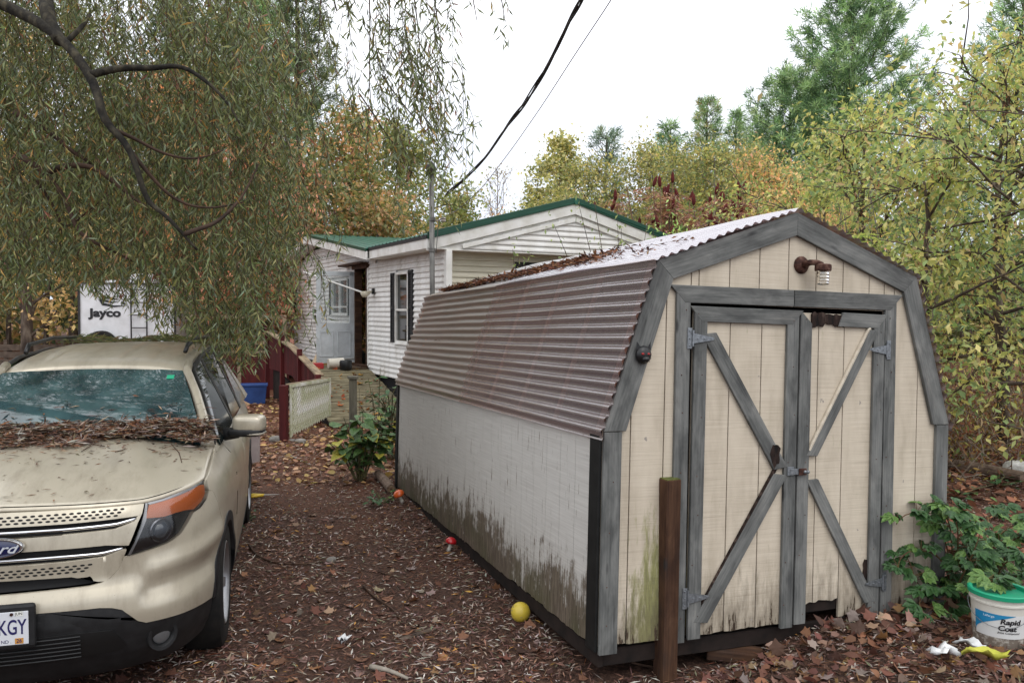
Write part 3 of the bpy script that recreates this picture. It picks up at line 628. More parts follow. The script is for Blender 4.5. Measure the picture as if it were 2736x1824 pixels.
gpatch('bumper_cladding', both([(0, .584)] + blk[::-1][1:] + [(1.182, .34), (1.15, .25), (.9, .20), (0, .19)][0:] + []) if False else both(blk[::-1] + [(1.182, .34), (1.15, .25), (.9, .20), (0, .19)]), CLAD, car, off=-.004)
hed = [(0, 1.056), (.336, 1.048), (.7, 1.042), (.94, 1.055), (1.271, 1.069)]
# grille: dark cavity with painted bars, chrome strips and the badge
gr = gpatch('grille', both([(0, .672), (.40, .676), (.455, .684), (.50, .702), (.54, .742), (.566, .797), (.60, .872), (.636, .946), (.672, 1.0), (.69, 1.045), (.336, 1.056), (0, 1.062)]), plain('grille_cavity', lin(9, 8, 9), .7), car, off=-.05, solid=.01, step=.1)
def bar(top, bot, **k): return gpatch('grille_bar', both(bot + top[::-1]), PAINT, gr, off=-.004, solid=.03, **k)
bar([(0, 1.046), (.336, 1.042), (.69, 1.036)], [(0, .984), (.28, .982), (.54, .984), (.64, .985), (.668, .99)])
bar([(0, .93), (.28, .932), (.52, .935), (.625, .962), (.64, .955)], [(0, .868), (.28, .866), (.48, .864), (.565, .852), (.588, .85)])
bar([(0, .803), (.28, .803), (.465, .808), (.555, .832), (.577, .83)], [(0, .736), (.318, .728), (.40, .724), (.44, .692), (.47, .690), (.50, .705), (.54, .745), (.565, .80)])
for s_ in (1, -1):
    gpatch('grille_end', [(s_ * a, b) for a, b in [(.645, .985), (.668, .99), (.64, .95), (.60, .87), (.585, .848), (.575, .852), (.615, .95)]], PAINT, gr, off=-.006, solid=.03)
for z0, zt in (((0, .957), (.28, .955), (.53, .957), (.635, .972)), None), (((0, .829), (.28, .828), (.46, .825), (.56, .838)), None):
    q = [(-a, b) for a, b in z0[::-1]] + list(z0[1:]); sa = np.linspace(-z0[-1][0], z0[-1][0], 40); zz = np.interp(np.abs(sa), [a for a, b in z0], [b for a, b in z0])
    MB().tube([G(a, b, -.012) for a, b in zip(sa, zz)], .0085, 8).build('chrome_strip', CHROME, gr, smooth=True)
hb = MB()
for row, (zc, s1, ph) in enumerate(((1.026, .585, 0), (1.0125, .57, .5), (.999, .56, 0), (.780, .45, .5), (.766, .43, 0), (.752, .405, .5))):
    for i in range(-20, 21):
        s0 = (i + ph) * .0352
        if abs(s0) > s1 - .02: continue
        a = np.linspace(0, 2 * math.pi, 11, endpoint=False); P = [G(s0 + .0115 * math.cos(t), zc + .0046 * math.sin(t), -.002) for t in a]
        hb.add(P, [tuple(range(11))])
hb.build('grille_holes', plain('grille_hole', lin(8, 7, 8), .8), gr, kind='stuff')
# badge: blue oval with script lettering in a chrome rim
bc = G(0, .897, .0); b = MB()
b.lathe([(1, -.3), (1, .3), (.93, .9), (.86, .9), (.84, .5), (.0001, .5)], 40, (0, bc[1] - .012, .897), np.array([[.118, 0, 0], [0, 0, -.018], [0, .047, 0]]))
bd = b.build('badge', CHROME, gr, smooth=False, auto=40)
MB().lathe([(.85, .55), (.83, .62), (.0001, .66)], 40, (0, bc[1] - .0122, .897), np.array([[.118, 0, 0], [0, 0, -.018], [0, .047, 0]])).build('badge_field', plain('badge_blue', lin(18, 28, 72), .25, 0, .6, .6), gr, smooth=True)
text('badge_script', 'Ford', .062, plain('badge_white', lin(214, 218, 224), .3, .3), gr, m4((1, 0, 0), (0, 0, 1), (0, -1, 0), (.0, bc[1] - .0248, .893)), .0012, .45, bold=.0006, sx=1.35)
# number plate
MB().box((0, -.022, .545), (.36, .03, .21)).build('plate_holder', CLAD, car, bevel=.02)
pl = MB().box((0, -.040, .541), (.305, .004, .155)).build('number_plate', plain('plate_white', lin(206, 208, 212), .45), car, bevel=.004)
NAVY = plain('plate_navy', lin(30, 28, 84), .5); PX = lambda x, z, d=-.0424: m4((1, 0, 0), (0, 0, 1), (0, -1, 0), (x, d, z))
text('plate_letters', 'KGY', .098, NAVY, pl, PX(.083, .543), .0006, 0, bold=.0012, sx=.62)
text('plate_state', 'ND .', .022, NAVY, pl, PX(.058, .480), .0004)
MB().box((.113, -.0426, .608), (.034, .0012, .022)).build('month_sticker', plain('sticker_white', lin(220, 220, 214), .5), pl); text('month', 'JUN', .018, plain('ink_black', lin(20, 20, 24), .5), pl, PX(.113, .608, -.0434), .0003)
MB().box((.113, -.0426, .481), (.036, .0012, .026)).build('year_sticker', plain('sticker_gold', lin(190, 134, 60), .5), pl); text('year', '26', .024, NAVY, pl, PX(.113, .481, -.0434), .0003, bold=.0004)
MB().lathe([(.008, 0), (.007, .004), (.002, .005)], 10, (.082, -.0425, .607), rot3('X', R(90))).build('plate_bolt', RUST, pl)
# lower intake
gpatch('lower_intake', both([(0, .46), (.34, .465), (.50, .455), (.572, .36), (.53, .335), (0, .32)]), plain('intake_black', lin(8, 8, 8), .6), car, off=.002, solid=.004)
for z_ in np.linspace(.34, .45, 6): MB().tube([G(a, z_, .008) for a in np.linspace(-.36, .36, 17)], .004, 6).build('intake_slat', CLAD, car)
# headlights and fog lamps
AMB = Mat('amber_lens'); AMB.set(Base_Color=lin(190, 100, 44), Roughness=.18, Coat_Weight=.6, Normal=AMB.bump(AMB.noise(AMB.coords((30, 30, 160), False), 1.0, 2), .4, .004)); AMB = AMB.m
for s_ in (1, -1):
    m_ = lambda P: [(s_ * a, b) for a, b in P]
    hl = gpatch('headlight', m_([(.578, .797), (.71, .811), (.806, .825), (.893, .855), (.956, .902), (1.007, .939), (1.083, .949), (1.169, .980), (1.222, 1.014), (1.268, 1.064), (1.138, 1.068), (.997, 1.059), (.829, 1.044), (.71, 1.038), (.665, .937), (.631, .872)]), plain('headlamp_black', lin(18, 18, 20), .25), car, off=-.022, solid=.02, step=.04, label='headlamp unit with amber turn signal')
    gpatch('turn_signal', m_([(.688, .966), (.72, 1.024), (.823, 1.030), (.985, 1.040), (1.175, 1.052), (1.225, 1.046), (1.185, 1.004), (1.12, .975), (1.03, .952), (.961, .962), (.885, .963), (.795, .957)]), AMB, hl, off=-.010, solid=.008, step=.03)
    gpatch('lamp_trim', m_([(.722, 1.026), (.823, 1.032), (.985, 1.042), (1.175, 1.054), (1.25, 1.062), (1.138, 1.066), (.997, 1.056), (.829, 1.041), (.715, 1.036)]), ALLOY, hl, off=-.010, solid=.006, step=.03)
    gpatch('lamp_trim', m_([(.584, .800), (.60, .802), (.69, .958), (.70, 1.0), (.712, 1.036), (.70, 1.036), (.66, .937), (.628, .872)]), ALLOY, hl, off=-.008, solid=.006, step=.03)
    c0 = G(s_ * .775, .893, -.028); nn_ = norm(G(s_ * .775, .893, .1) - c0); xx = norm(np.cross([0, 0, 1], nn_)); Rm = np.stack([xx, np.cross(nn_, xx), nn_], 1)
    MB().lathe([(.06, -.01), (.062, .012), (.056, .016), (.05, .006), (.046, -.004), (.0001, -.004)], 28, c0, Rm).build('projector_ring', plain('smoked_chrome', lin(120, 120, 126), .2, .9), hl, auto=35)
    MB().lathe([(.044 * math.cos(t), .002 + .022 * math.sin(t)) for t in np.linspace(0, 1.5, 8)], 24, c0, Rm).build('projector_lens', plain('projector_glass', lin(70, 76, 84), .06, 0, .9, .5), hl, smooth=True)
    gpatch('lens_cover', m_([(.574, .795), (.71, .812), (.806, .826), (.893, .856), (.956, .903), (1.007, .940), (1.083, .950), (1.169, .981), (1.223, 1.014), (1.270, 1.066), (1.138, 1.068), (.997, 1.059), (.829, 1.044), (.705, 1.040), (.663, .937), (.629, .872)]), COVER, hl, off=.002, solid=0, step=.04)
    c0 = G(s_ * .755, .365, .0); nn_ = norm(G(s_ * .755, .365, .1) - c0); nn_[2] *= .3; nn_ = norm(nn_); xx = norm(np.cross([0, 0, 1], nn_)); Rm = np.stack([xx, np.cross(nn_, xx), nn_], 1)
    fg = MB().lathe([(.082, -.01), (.078, .006), (.062, .004), (.052, -.012), (.05, -.02)], 28, c0, Rm, cap=False).build('fog_lamp', CLAD, car, auto=35)
    MB().lathe([(.05 * math.cos(t), -.014 + .016 * math.sin(t)) for t in np.linspace(0, 1.5, 7)], 22, c0, Rm).build('fog_lens', plain('fog_glass', lin(112, 114, 116), .15, .5, .8), fg, smooth=True)
# fenders, doors, rear quarters and wheel-arch trim
RC = AC + 2.86
for s_ in (1, -1):
    m_ = lambda P: [(s_ * a, b) for a, b in P]
    gpatch('fender', m_([(1.275, 1.0), (1.225, 1.016), (1.272, 1.068), (1.6, 1.10), (1.95, 1.125), (2.28, 1.14), (2.30, .9), (2.27, .5), (2.20, .33), (2.028, .33)] + arch(R(-4), R(118), n=14) + [(1.39, .742), (1.315, .93)]), PAINT, car, step=.08)
    gpatch('door', m_([(2.305, 1.14), (2.305, .9), (2.275, .5), (2.21, .33), (3.30, .33), (3.33, .7), (3.34, 1.145)]), PAINT, car, step=.15)
    gpatch('door', m_([(3.346, 1.145), (3.336, .7), (3.306, .33), (4.00, .33), (4.06, .55), (4.14, .72), (4.30, .85), (4.31, 1.145)]), PAINT, car, step=.15)
    gpatch('rear_quarter', m_([(4.316, 1.145), (4.306, .85)] + arch(R(118), R(-4), n=10, c=RC)[0:] + [(5.2, .33), (5.6, .33), (6.2, .36), (6.2, 1.14)]), PAINT, car, step=.15)
    gpatch('sill', m_([(2.03, .325), (4.04, .325), (4.04, .22), (2.03, .22)]), CLAD, car, off=.004, step=.3)
    for c_ in (AC, RC):
        o_ = arch(R(172), R(-6), AR + .012, 22, c_); i_ = arch(R(-6), R(172), AR - .045, 22, c_)
        gpatch('arch_trim', m_(o_ + i_), CLAD, car, off=.006, solid=.05, step=.2)
    for y_ in (2.45, 3.45):
        MB().box((s_ * 1.012, y_ + .55, .96), (.03, .16, .028)).build('door_handle', PAINT, car, bevel=.008)
    # wheels
    for c_ in (AC, RC):
        p = G(s_ * c_, .5); wy = p[1]; wx = s_ * .86; Rm = rot3('Y', R(90) * s_)
        w_ = MB().lathe([(.25, -.11), (.33, -.115), (.365, -.10), (.378, -.06), (.38, 0), (.378, .06), (.365, .10), (.33, .115), (.25, .11)], 36, (wx, wy, .372), Rm, cap=False).build('wheel', RUBBER, car, auto=40, label='black tyre with alloy rim')
        rb = MB().lathe([(.255, .10), (.24, .112), (.225, .09), (.215, .02), (.06, .05), (.0001, .06)], 30, (wx, wy, .372), Rm, cap=False)
        for k in range(5):
            a = k * 2 * math.pi / 5; cc = np.array([wx, wy, .372]) + Rm @ np.array([.135 * math.cos(a), .135 * math.sin(a), .075]); rb.box(cc, (.19, .055, .03), Rm @ rot3('Z', a))
        rb.build('rim', ALLOY, w_, auto=35)
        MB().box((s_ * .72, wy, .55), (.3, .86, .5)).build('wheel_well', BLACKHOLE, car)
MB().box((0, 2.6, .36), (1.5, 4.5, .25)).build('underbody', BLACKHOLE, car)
gpatch('rear_panel', [(6.2, .36), (6.2, 1.14), (_SS[-1], 1.14), (_SS[-1], .36)], PAINT, car, step=.3)
gpatch('rear_panel', [(-6.2, .36), (-6.2, 1.14), (-_SS[-1], 1.14), (-_SS[-1], .36)], PAINT, car, step=.3)
# bonnet
nu, nv = 61, 24; U = np.linspace(-1, 1, nu); Vv = np.linspace(0, 1, nv)
sh_ = 1.275 * np.sign(U) * np.abs(U) ** 1.0; zh = np.interp(np.abs(sh_), [a for a, b in hed], [b for a, b in hed]) + .004
Fr = G(sh_, zh, .0); Fr = Fr + np.stack([0 * U, .0 * U, 0 * U], -1)
Bk = np.stack([U * .875, 1.44 - .16 * U ** 2, 1.205 - .07 * U ** 2], -1)
P = Fr[None] * (1 - Vv[:, None, None]) + Bk[None] * Vv[:, None, None]
P[..., 2] += .048 * (np.sin(math.pi * Vv) ** .75)[:, None] * (1 - .35 * U[None] ** 2)
dome = ss((.62 - .06 * Vv[:, None] - np.abs(U[None])) / .10) * ss((Vv[:, None] - .05) / .25); P[..., 2] += .017 * dome
lip = MB().grid(P).build('bonnet', PAINT, car, smooth=True, solid=.018)
# dark shut line strip under the bonnet edge
MB().grid(np.stack([G(sh_, zh - .012, -.012), G(sh_, zh + .01, -.014)])).build('shut_line', BLACKHOLE, car)
# windscreen, pillars, roof, side glass
u = np.linspace(-1, 1, 25); vb = np.stack([u * .815, 1.42 - .17 * u ** 2, 1.185 - .035 * u ** 2], -1); vt = np.stack([u * .59, 2.13 - .09 * u ** 2, 1.600 - .018 * u ** 2], -1)
v = np.linspace(0, 1, 12)[:, None, None]; Pw = vb[None] * (1 - v) + vt[None] * v; Pw[..., 2] += .028 * np.sin(math.pi * v[..., 0]); Pw[..., 1] -= .012 * np.sin(math.pi * v[..., 0])
MB().grid(Pw).build('windscreen', GLASS, car, smooth=True)
cw = np.stack([np.stack([u * .82, 1.40 - .17 * u ** 2, 1.19 - .04 * u ** 2], -1), np.stack([u * .82, 1.52 - .17 * u ** 2, 1.17 - .04 * u ** 2], -1)]); MB().grid(cw).build('cowl', CLAD, car)
roof_y = [2.12, 2.16, 2.22, 2.32, 2.6, 3.0, 3.5, 4.1, 4.6, 4.78]; roof_z = [1.598, 1.628, 1.652, 1.668, 1.702, 1.728, 1.738, 1.722, 1.67, 1.62]; roof_w = [.592, .60, .605, .61, .63, .64, .64, .63, .60, .56]
ur = np.linspace(-1, 1, 57); RP = np.zeros((len(roof_y), 57, 3))
for i, (y_, z_, w_) in enumerate(zip(roof_y, roof_z, roof_w)):
    x_ = ur * w_; rib = sum(np.exp(-((x_ - q) / .018) ** 2) for q in (-.36, -.13, .13, .36)) * (.009 if i >= 3 else 0)
    RP[i] = np.stack([x_, y_ - (.09 * ur ** 2 if i < 4 else 0 * ur), z_ - .02 * ur ** 2 - .05 * np.abs(ur) ** 8 - rib], -1)
MB().grid(RP).build('roof', PAINT, car, smooth=True, solid=.02)
SIDEG = plain('side_glass', lin(24, 32, 32), .05, 0, .8)
for s_ in (1, -1):
    def sideq(y0, y1, y2, y3, m, nm, e=0.0):          # y at belt front/back, y at top back/front
        zt = lambda y: np.interp(y, roof_y, roof_z) - .05; xt = lambda y: np.interp(y, roof_y, roof_w) + .012 + e
        b_ = MB(); P4 = [(s_ * (.905 + e), y0, 1.13), (s_ * (.905 + e), y1, 1.13), (s_ * xt(y2), y2, zt(y2)), (s_ * xt(y3), y3, zt(y3))]
        b_.add(P4, [(0, 1, 2, 3)]); return b_.build(nm, m, car, solid=.012)
    sideq(1.42, 2.55, 2.62, 2.16, SIDEG, 'side_window'); sideq(2.62, 3.5, 3.48, 2.70, SIDEG, 'side_window'); sideq(3.6, 4.4, 4.3, 3.56, SIDEG, 'side_window')
    sideq(2.54, 2.63, 2.71, 2.61, BLK, 'door_pillar', .004); sideq(3.49, 3.61, 3.57, 3.47, BLK, 'door_pillar', .004); sideq(4.38, 4.75, 4.55, 4.28, PAINT, 'rear_pillar', .004)
    MB().tube([(s_ * .835, 1.26, 1.145), (s_ * .79, 1.5, 1.275), (s_ * .71, 1.78, 1.435), (s_ * .62, 2.05, 1.575), (s_ * .615, 2.2, 1.625)], [.045, .036, .034, .032, .03], 10).build('front_pillar', PAINT, car, smooth=True)
    MB().tube([(s_ * .86, 1.36, 1.135), (s_ * .83, 1.55, 1.265), (s_ * .745, 1.84, 1.43), (s_ * .655, 2.12, 1.575), (s_ * .655, 2.6, 1.655), (s_ * .66, 3.4, 1.685), (s_ * .64, 4.4, 1.64)], .018, 8).build('window_seal', BLK, car, smooth=True)
    MB().tube([(s_ * .56, 2.45, 1.70), (s_ * .57, 2.55, 1.755), (s_ * .575, 3.2, 1.785), (s_ * .57, 4.1, 1.765), (s_ * .55, 4.35, 1.70)], .017, 8).build('roof_rail', BLK, car, smooth=True)
    gpatch('belt_panel', [(s_ * a, b) for a, b in [(1.9, 1.118), (6.2, 1.13), (6.2, 1.19), (2.1, 1.175)]], PAINT, car, off=.01, step=.3)
MB().add([(-.56, 4.76, 1.60), (.56, 4.76, 1.60), (.80, 4.94, 1.13), (-.80, 4.94, 1.13)], [(0, 1, 2, 3)]).build('rear_window', GLASS, car)
# door mirrors
def superell(b, c, r, e=.45, n=24, k=14, m=None):
    pw = lambda q: np.sign(q) * np.abs(q) ** e
    t = np.linspace(-math.pi / 2 + .03, math.pi / 2 - .03, k); a = np.linspace(0, 2 * math.pi, n, endpoint=False)
    P = np.array([[(r[0] * pw(math.cos(i)) * pw(math.cos(j)), r[1] * pw(math.cos(i)) * pw(math.sin(j)), r[2] * pw(math.sin(i))) for j in a] for i in t])
    if m is not None: P = P @ m.T
    P = P + np.array(c); V = P.reshape(-1, 3)
    F = [(i * n + j, i * n + (j + 1) % n, (i + 1) * n + (j + 1) % n, (i + 1) * n + j) for i in range(k - 1) for j in range(n)] + [tuple(range(n - 1, -1, -1)), tuple((k - 1) * n + j for j in range(n))]
    return b.add(V, F)
for s_ in (1, -1):
    Rz = rot3('Z', s_ * R(-14))
    mr = superell(MB(), (s_ * 1.075, 1.72, 1.225), (.112, .085, .064), .5, m=Rz).build('mirror', PAINT, car, smooth=True, label='door mirror with beige cap')
    superell(MB(), (s_ * 1.055, 1.722, 1.168), (.128, .088, .032), .55, m=Rz).build('mirror_base', CLAD, mr, smooth=True)
    MB().tube([(s_ * .90, 1.74, 1.15), (s_ * 1.0, 1.73, 1.162)], [.045, .04], 10).build('mirror_arm', CLAD, mr, smooth=True)
    superell(MB(), (s_ * 1.10, 1.712, 1.158), (.085, .088, .011), .5, m=Rz).build('mirror_lamp', plain('mirror_lamp', lin(150, 142, 128), .2), mr, smooth=True)
# wipers and the green sticker
for x0, x1 in ((-.62, -.02), (.02, .62)):
    MB().tube([(x0, 1.40, 1.215), (x0 + .1, 1.42, 1.235), (x1, 1.47, 1.262)], [.011, .009, .007], 6).build('wiper', BLK, car)
c_ = Pw[10, 22]; d_ = Pw[9, 22]; xx = norm(Pw[10, 23] - c_); yy_ = norm(c_ - d_); zz_ = np.cross(xx, yy_)
stk = MB().box((0, 0, .004), (.05, .055, .002)).build('green_sticker', plain('sticker_green', lin(40, 160, 120), .5), car); stk.matrix_local = m4(xx, yy_, zz_, (c_ + d_) / 2)
# leaves heaped between bonnet and windscreen
CARM = Matrix.Translation(car.location) @ Matrix.Rotation(.272, 4, 'Z') @ Matrix.Diagonal((.978, 1, 1, 1)); _cm = np.array(CARM)
def carw(P): P = np.asarray(P, float); return P @ _cm[:3, :3].T + _cm[:3, 3]
gg = rng(101); nn = 9000
xq = gg.uniform(-.84, .84, nn); thick = (.36 + .22 * np.exp(-((xq + .25) / .4) ** 2) - .12 * ss((xq - .3) / .4)) * (1 + .22 * np.sin(xq * 8 + 1) + .14 * np.sin(xq * 19))
tq = gg.beta(1.4, 1.5, nn) * thick + np.where(gg.random(nn) < .14, gg.normal(0, .10, nn), 0); yb_ = 1.50 - .19 * (xq / .84) ** 2
yq = yb_ - tq + .07; zs = np.where(yq < yb_ - .05, 1.225 - .045 * (xq / .82) ** 2 + .02 * (yb_ - yq < .3), 1.20 + (yq - yb_ + .08) * .62)
pile = .075 * np.sin(np.clip(tq / thick, 0, 1) * math.pi) * (.6 + .4 * np.sin(xq * 11 + tq * 9))
P = carw(np.stack([xq, yq, zs + gg.random(nn) * pile + .004], -1))
D = norm(gg.normal(0, 1, (nn, 3)) * [1, .8, .13] + [.3, 0, 0]); N = gg.normal(0, .35, (nn, 3)) + [.05, -.25, 1]
CLV = [(86, 58, 46), (62, 42, 36), (116, 84, 66), (100, 66, 48), (156, 134, 114), (128, 110, 102), (128, 88, 60), (88, 78, 58), (154, 146, 136), (58, 42, 38)]
leaf_mesh('cowl_leaves', P, D, N, gg.uniform(.04, .095, nn), gg.uniform(.007, .014, nn), pal(gg, nn, CLV), LEAFDRY, kind='stuff', label='heap of dead willow leaves on the car', cat='leaves')
nn = 700; xq = gg.uniform(-.85, .85, nn); yq = 1.3 - np.abs(gg.normal(0, .28, nn)); yq = np.where(gg.random(nn) < .3, gg.uniform(.2, 1.3, nn), yq)
ui = np.clip(xq / .9, -.98, .98)
def hoodz(x, y):
    i = np.clip(((x / np.interp(y, [.1, 1.4], [.95, .80]) + 1) / 2 * (nu - 1)).astype(int), 0, nu - 1); col = P_h[:, i]; return np.array([np.interp(yv_, col[:, k, 1], col[:, k, 2]) for k, yv_ in enumerate(y)])
P_h = Fr[None] * (1 - Vv[:, None, None]) + Bk[None] * Vv[:, None, None]; P_h[..., 2] += .048 * (np.sin(math.pi * Vv) ** .75)[:, None] * (1 - .35 * U[None] ** 2) + .017 * dome
P = carw(np.stack([xq, yq, hoodz(xq, yq) + .004], -1))
leaf_mesh('bonnet_leaves', P, norm(gg.normal(0, 1, (nn, 3)) * [1, 1, .05]), gg.normal(0, .15, (nn, 3)) + [0, -.1, 1], gg.uniform(.02, .07, nn), gg.uniform(.004, .011, nn), pal(gg, nn, CLV), LEAFDRY, kind='stuff', label='scattered leaf bits on the car bonnet', cat='leaves')
TWIG = noisy('twig_bark', [lin(44, 32, 26), lin(88, 66, 52)], 30, (1, 1, 1), .85, .2)
for k, (pts) in enumerate([[(.10, 1.22, 0), (.2, 1.0, 0), (.18, .86, 0)], [(.18, 1.05, 0), (.28, .98, 0)], [(.42, 1.25, 0), (.45, 1.05, 0), (.36, .86, 0)], [(.45, 1.05, 0), (.56, .98, 0)], [(-.1, 1.25, 0), (-.02, 1.1, 0)], [(.62, 1.2, 0), (.7, .95, 0), (.74, .75, 0)]]):
    a = np.array(pts); q = carw(np.stack([a[:, 0], a[:, 1], hoodz(a[:, 0], a[:, 1]) + .008], -1))
    MB().tube(q, .0028, 5).build('twig', TWIG, label='thin twig lying on the car bonnet', cat='twig', group='twigs on the car bonnet')
# ------------------------------------------------------------------ white house with green metal roof
VINYL = noisy('white_vinyl_siding', [lin(176, 170, 158), lin(214, 211, 206), lin(226, 224, 221)], 2.0, (1, 2.2, .5), .55, .05, spec=.35, lo=.28, hi=.58, rand=False)
VINYLS = noisy('cream_vinyl_siding', [lin(196, 190, 170), lin(214, 208, 190)], 2.2, (1, .6, 4), .6, .05)
WTRIM = noisy('white_trim', [lin(196, 192, 182), lin(226, 224, 220)], 4, (1, 1, 1), .5, .05, lo=.25, hi=.6)
GREENR = noisy('green_roof_metal', [lin(18, 70, 56), lin(30, 92, 74)], 5, (1, 1, 1), .38, .05, spec=.5)
GREENT = plain('green_trim_metal', lin(14, 66, 50), .4)
BLKV = plain('black_shutter', lin(24, 24, 26), .6)
WGLASS = plain('window_glass', lin(20, 26, 24), .04, 0, .9)
DARKROOM = plain('dark_interior', lin(24, 19, 16), .9)
HROT = R(27.97); C0 = np.array([-1.115, 13.34])
house = empty('white_house', (C0[0], C0[1], 0), (0, 0, HROT), label='white vinyl-sided single-storey house with green metal roof', cat='house')
_hx = np.array([math.cos(HROT), math.sin(HROT)]); _hy = np.array([-math.sin(HROT), math.cos(HROT)])
def hw(x, y, z=0): p = C0 + _hx * x + _hy * y; return np.array([p[0], p[1], z])
Z0, Z1, EXP = .70, 3.05, .100
# ---- long wall (plane x = 0), courses broken at the openings
OPEN = [(1.66, 2.41, 1.38, 2.77), (4.13, 5.07, .5, 2.98), (5.55, 7.0, 1.9, 2.78), (8.3, 8.9, 1.72, 2.12), (10.74, 11.58, 1.95, 2.62)]
lw = MB()
lw.box((.07, 2.05, (Z0 + Z1) / 2), (.1, 4.1, Z1 - Z0)); lw.box((.07, 9.6, (Z0 + Z1) / 2), (.1, 9.0, Z1 - Z0)); lw = lw.build('long_wall', WTRIM, house)
def course(y0, y1, z, parent, mat=VINYL, plane='x', d0=0.0):
    prof = [(0.0, 0), (-.030, .004), (-.030, .03), (-.016, .055), (-.002, EXP), (0.004, EXP)]
    if plane == 'x': b = MB().prism([(d0 + a, y0, z + c) for a, c in prof], (0, y1 - y0, 0))
    else: b = MB().prism([(y0, d0 + a, z + c) for a, c in prof][::-1], (y1 - y0, 0, 0))
    b.build('siding_course', mat, parent)
def gable_z(y): return np.interp(y, [3.2, 8.1, 13.0], [3.02, 3.70, 3.02])
zc = Z0
while zc < 3.68:
    iv = [(0.02, 14.2)] if zc + EXP <= Z1 + .02 else None
    if iv is None:                                     # inside the cross gable
        f = (zc + .08 - 3.02) / .68
        if f >= .97: break
        iv = [(3.2 + 4.9 * f, 13.0 - 4.9 * f)]
    for (a, b, c, d) in OPEN:
        if c < zc + EXP * .6 and d > zc + EXP * .4:
            iv = [q for (p, r) in iv for q in ((p, min(r, a)), (max(p, b), r)) if q[1] - q[0] > .05]
    for p, r in iv: course(p, r, zc, lw)
    zc += EXP
MB().box((.1, 8.1, 3.2), (.08, 9.6, .9)).build('gable_backing', WTRIM, house) if False else None
MB().prism([(.06, 3.2, 3.0), (.06, 8.1, 3.68), (.06, 13.0, 3.0)], (.05, 0, 0)).build('gable_backing', WTRIM, house)
MB().box((1.6, 7, .36), (3.0, 13.8, .66)).build('foundation', plain('dark_skirting', lin(30, 30, 32), .8), house)
# ---- gable front (plane y = 0 above, recessed wall below)
gw = MB().box((2.55, .42, (Z0 + Z1) / 2), (5.0, .1, Z1 - Z0)).build('front_wall', VINYLS, house)
for k in range(24): course(.06, 5.05, Z0 + k * EXP, gw, VINYLS, 'y', .365)
gt = MB().prism([(-.25, .03, 3.055), (5.33, .03, 3.055), (2.54, .03, 3.82)], (0, .06, 0)).build('gable', WTRIM, house)
for k in range(7):
    z = 3.07 + k * EXP; f = (z - 3.06 + .05) / .68
    if f < .95: course(-.02 + 2.56 * f + .12, 5.1 - 2.56 * f - .12, z, gt, VINYL, 'y', .03)
MB().box((2.54, .2, 3.045), (5.2, .38, .02)).build('soffit', WTRIM, house)
MB().box((.03, -.02, (Z0 + 3.02) / 2), (.10, .10, 3.02 - Z0)).build('corner_post', WTRIM, house, bevel=.004)
MB().box((-.012, .19, (Z0 + 3.0) / 2), (.03, .36, 3.0 - Z0)).build('corner_trim', WTRIM, house) if False else None
# rake boards and green rake trim
for s_ in (0, 1):
    a = np.array([-.34 if s_ == 0 else 5.42, -.03, 3.03]); b = np.array([2.54, -.03, 3.80])
    for nm, m_, lo, hi, y_, t_ in (('rake_board', WTRIM, -.02, .17, -.02, .04), ('rake_trim', GREENT, .165, .285, -.045, .03)):
        q = [a + [0, 0, lo], b + [0, 0, lo], b + [0, 0, hi], a + [0, 0, hi]]
        MB().prism([(p[0], y_, p[2]) for p in (q if s_ == 0 else q[::-1])], (0, t_, 0)).build(nm, m_, house, bevel=.004)
    q = [np.array([.30 if s_ == 0 else 4.78, -.012, 3.10]), np.array([2.54, -.012, 3.68])]
    board('gable_trim', q[0], q[1], .07, .02, (0, -1, 0), WTRIM, house)
# ---- roofs: ribbed metal sheets
def metal(P0, P1, P2, P3, n, name='roof_panel'):
    """four corners: eave start, eave end, ridge end, ridge start; n sheets along the eave, each with its ribs"""
    P0, P1, P2, P3 = (np.array(p, float) for p in (P0, P1, P2, P3)); nrm = norm(np.cross(P1 - P0, P3 - P0)); nrm = nrm if nrm[2] > 0 else -nrm
    for i in range(n):
        t = np.linspace(i / n, (i + 1) / n, 25); x = np.linspace(0, 4, 25) % 1.0; rib = np.where((x > .80) & (x < .98), .022, 0.0); rib[-1] = 0
        A = P0 + (P1 - P0) * t[:, None] + nrm * rib[:, None]; B_ = P3 + (P2 - P3) * t[:, None] + nrm * rib[:, None]
        b = MB(); b.grid(np.stack([A, B_]))
        b.build(name, GREENR, house, solid=.012)
sl = (3.98 - 3.26) / 2.88
metal((-.34, -.05, 3.26), (-.34, 3.3, 3.26), (2.54, 3.3, 3.985), (2.54, -.05, 3.985), 4)
metal((-.02, 3.3, 3.34), (-.02, 14.6, 3.34), (2.54, 14.6, 3.985), (2.54, 3.3, 3.985), 11)
metal((5.42, 14.6, 3.26), (5.42, -.05, 3.26), (2.54, -.05, 3.985), (2.54, 14.6, 3.985), 14)
metal((2.5, 3.05, 3.24), (-.42, 3.05, 3.22), (-.42, 8.1, 3.93), (2.5, 8.1, 3.96), 3)
metal((-.42, 13.15, 3.22), (2.5, 13.15, 3.24), (2.5, 8.1, 3.96), (-.42, 8.1, 3.93), 3)
metal((-.34, 13.0, 3.25), (-.34, 14.6, 3.25), (0.1, 14.6, 3.36), (0.1, 13.0, 3.36), 2)
MB().tube([(2.54, -.06, 4.0), (2.54, 14.6, 4.0)], .05, 8).build('ridge_cap', GREENR, house)
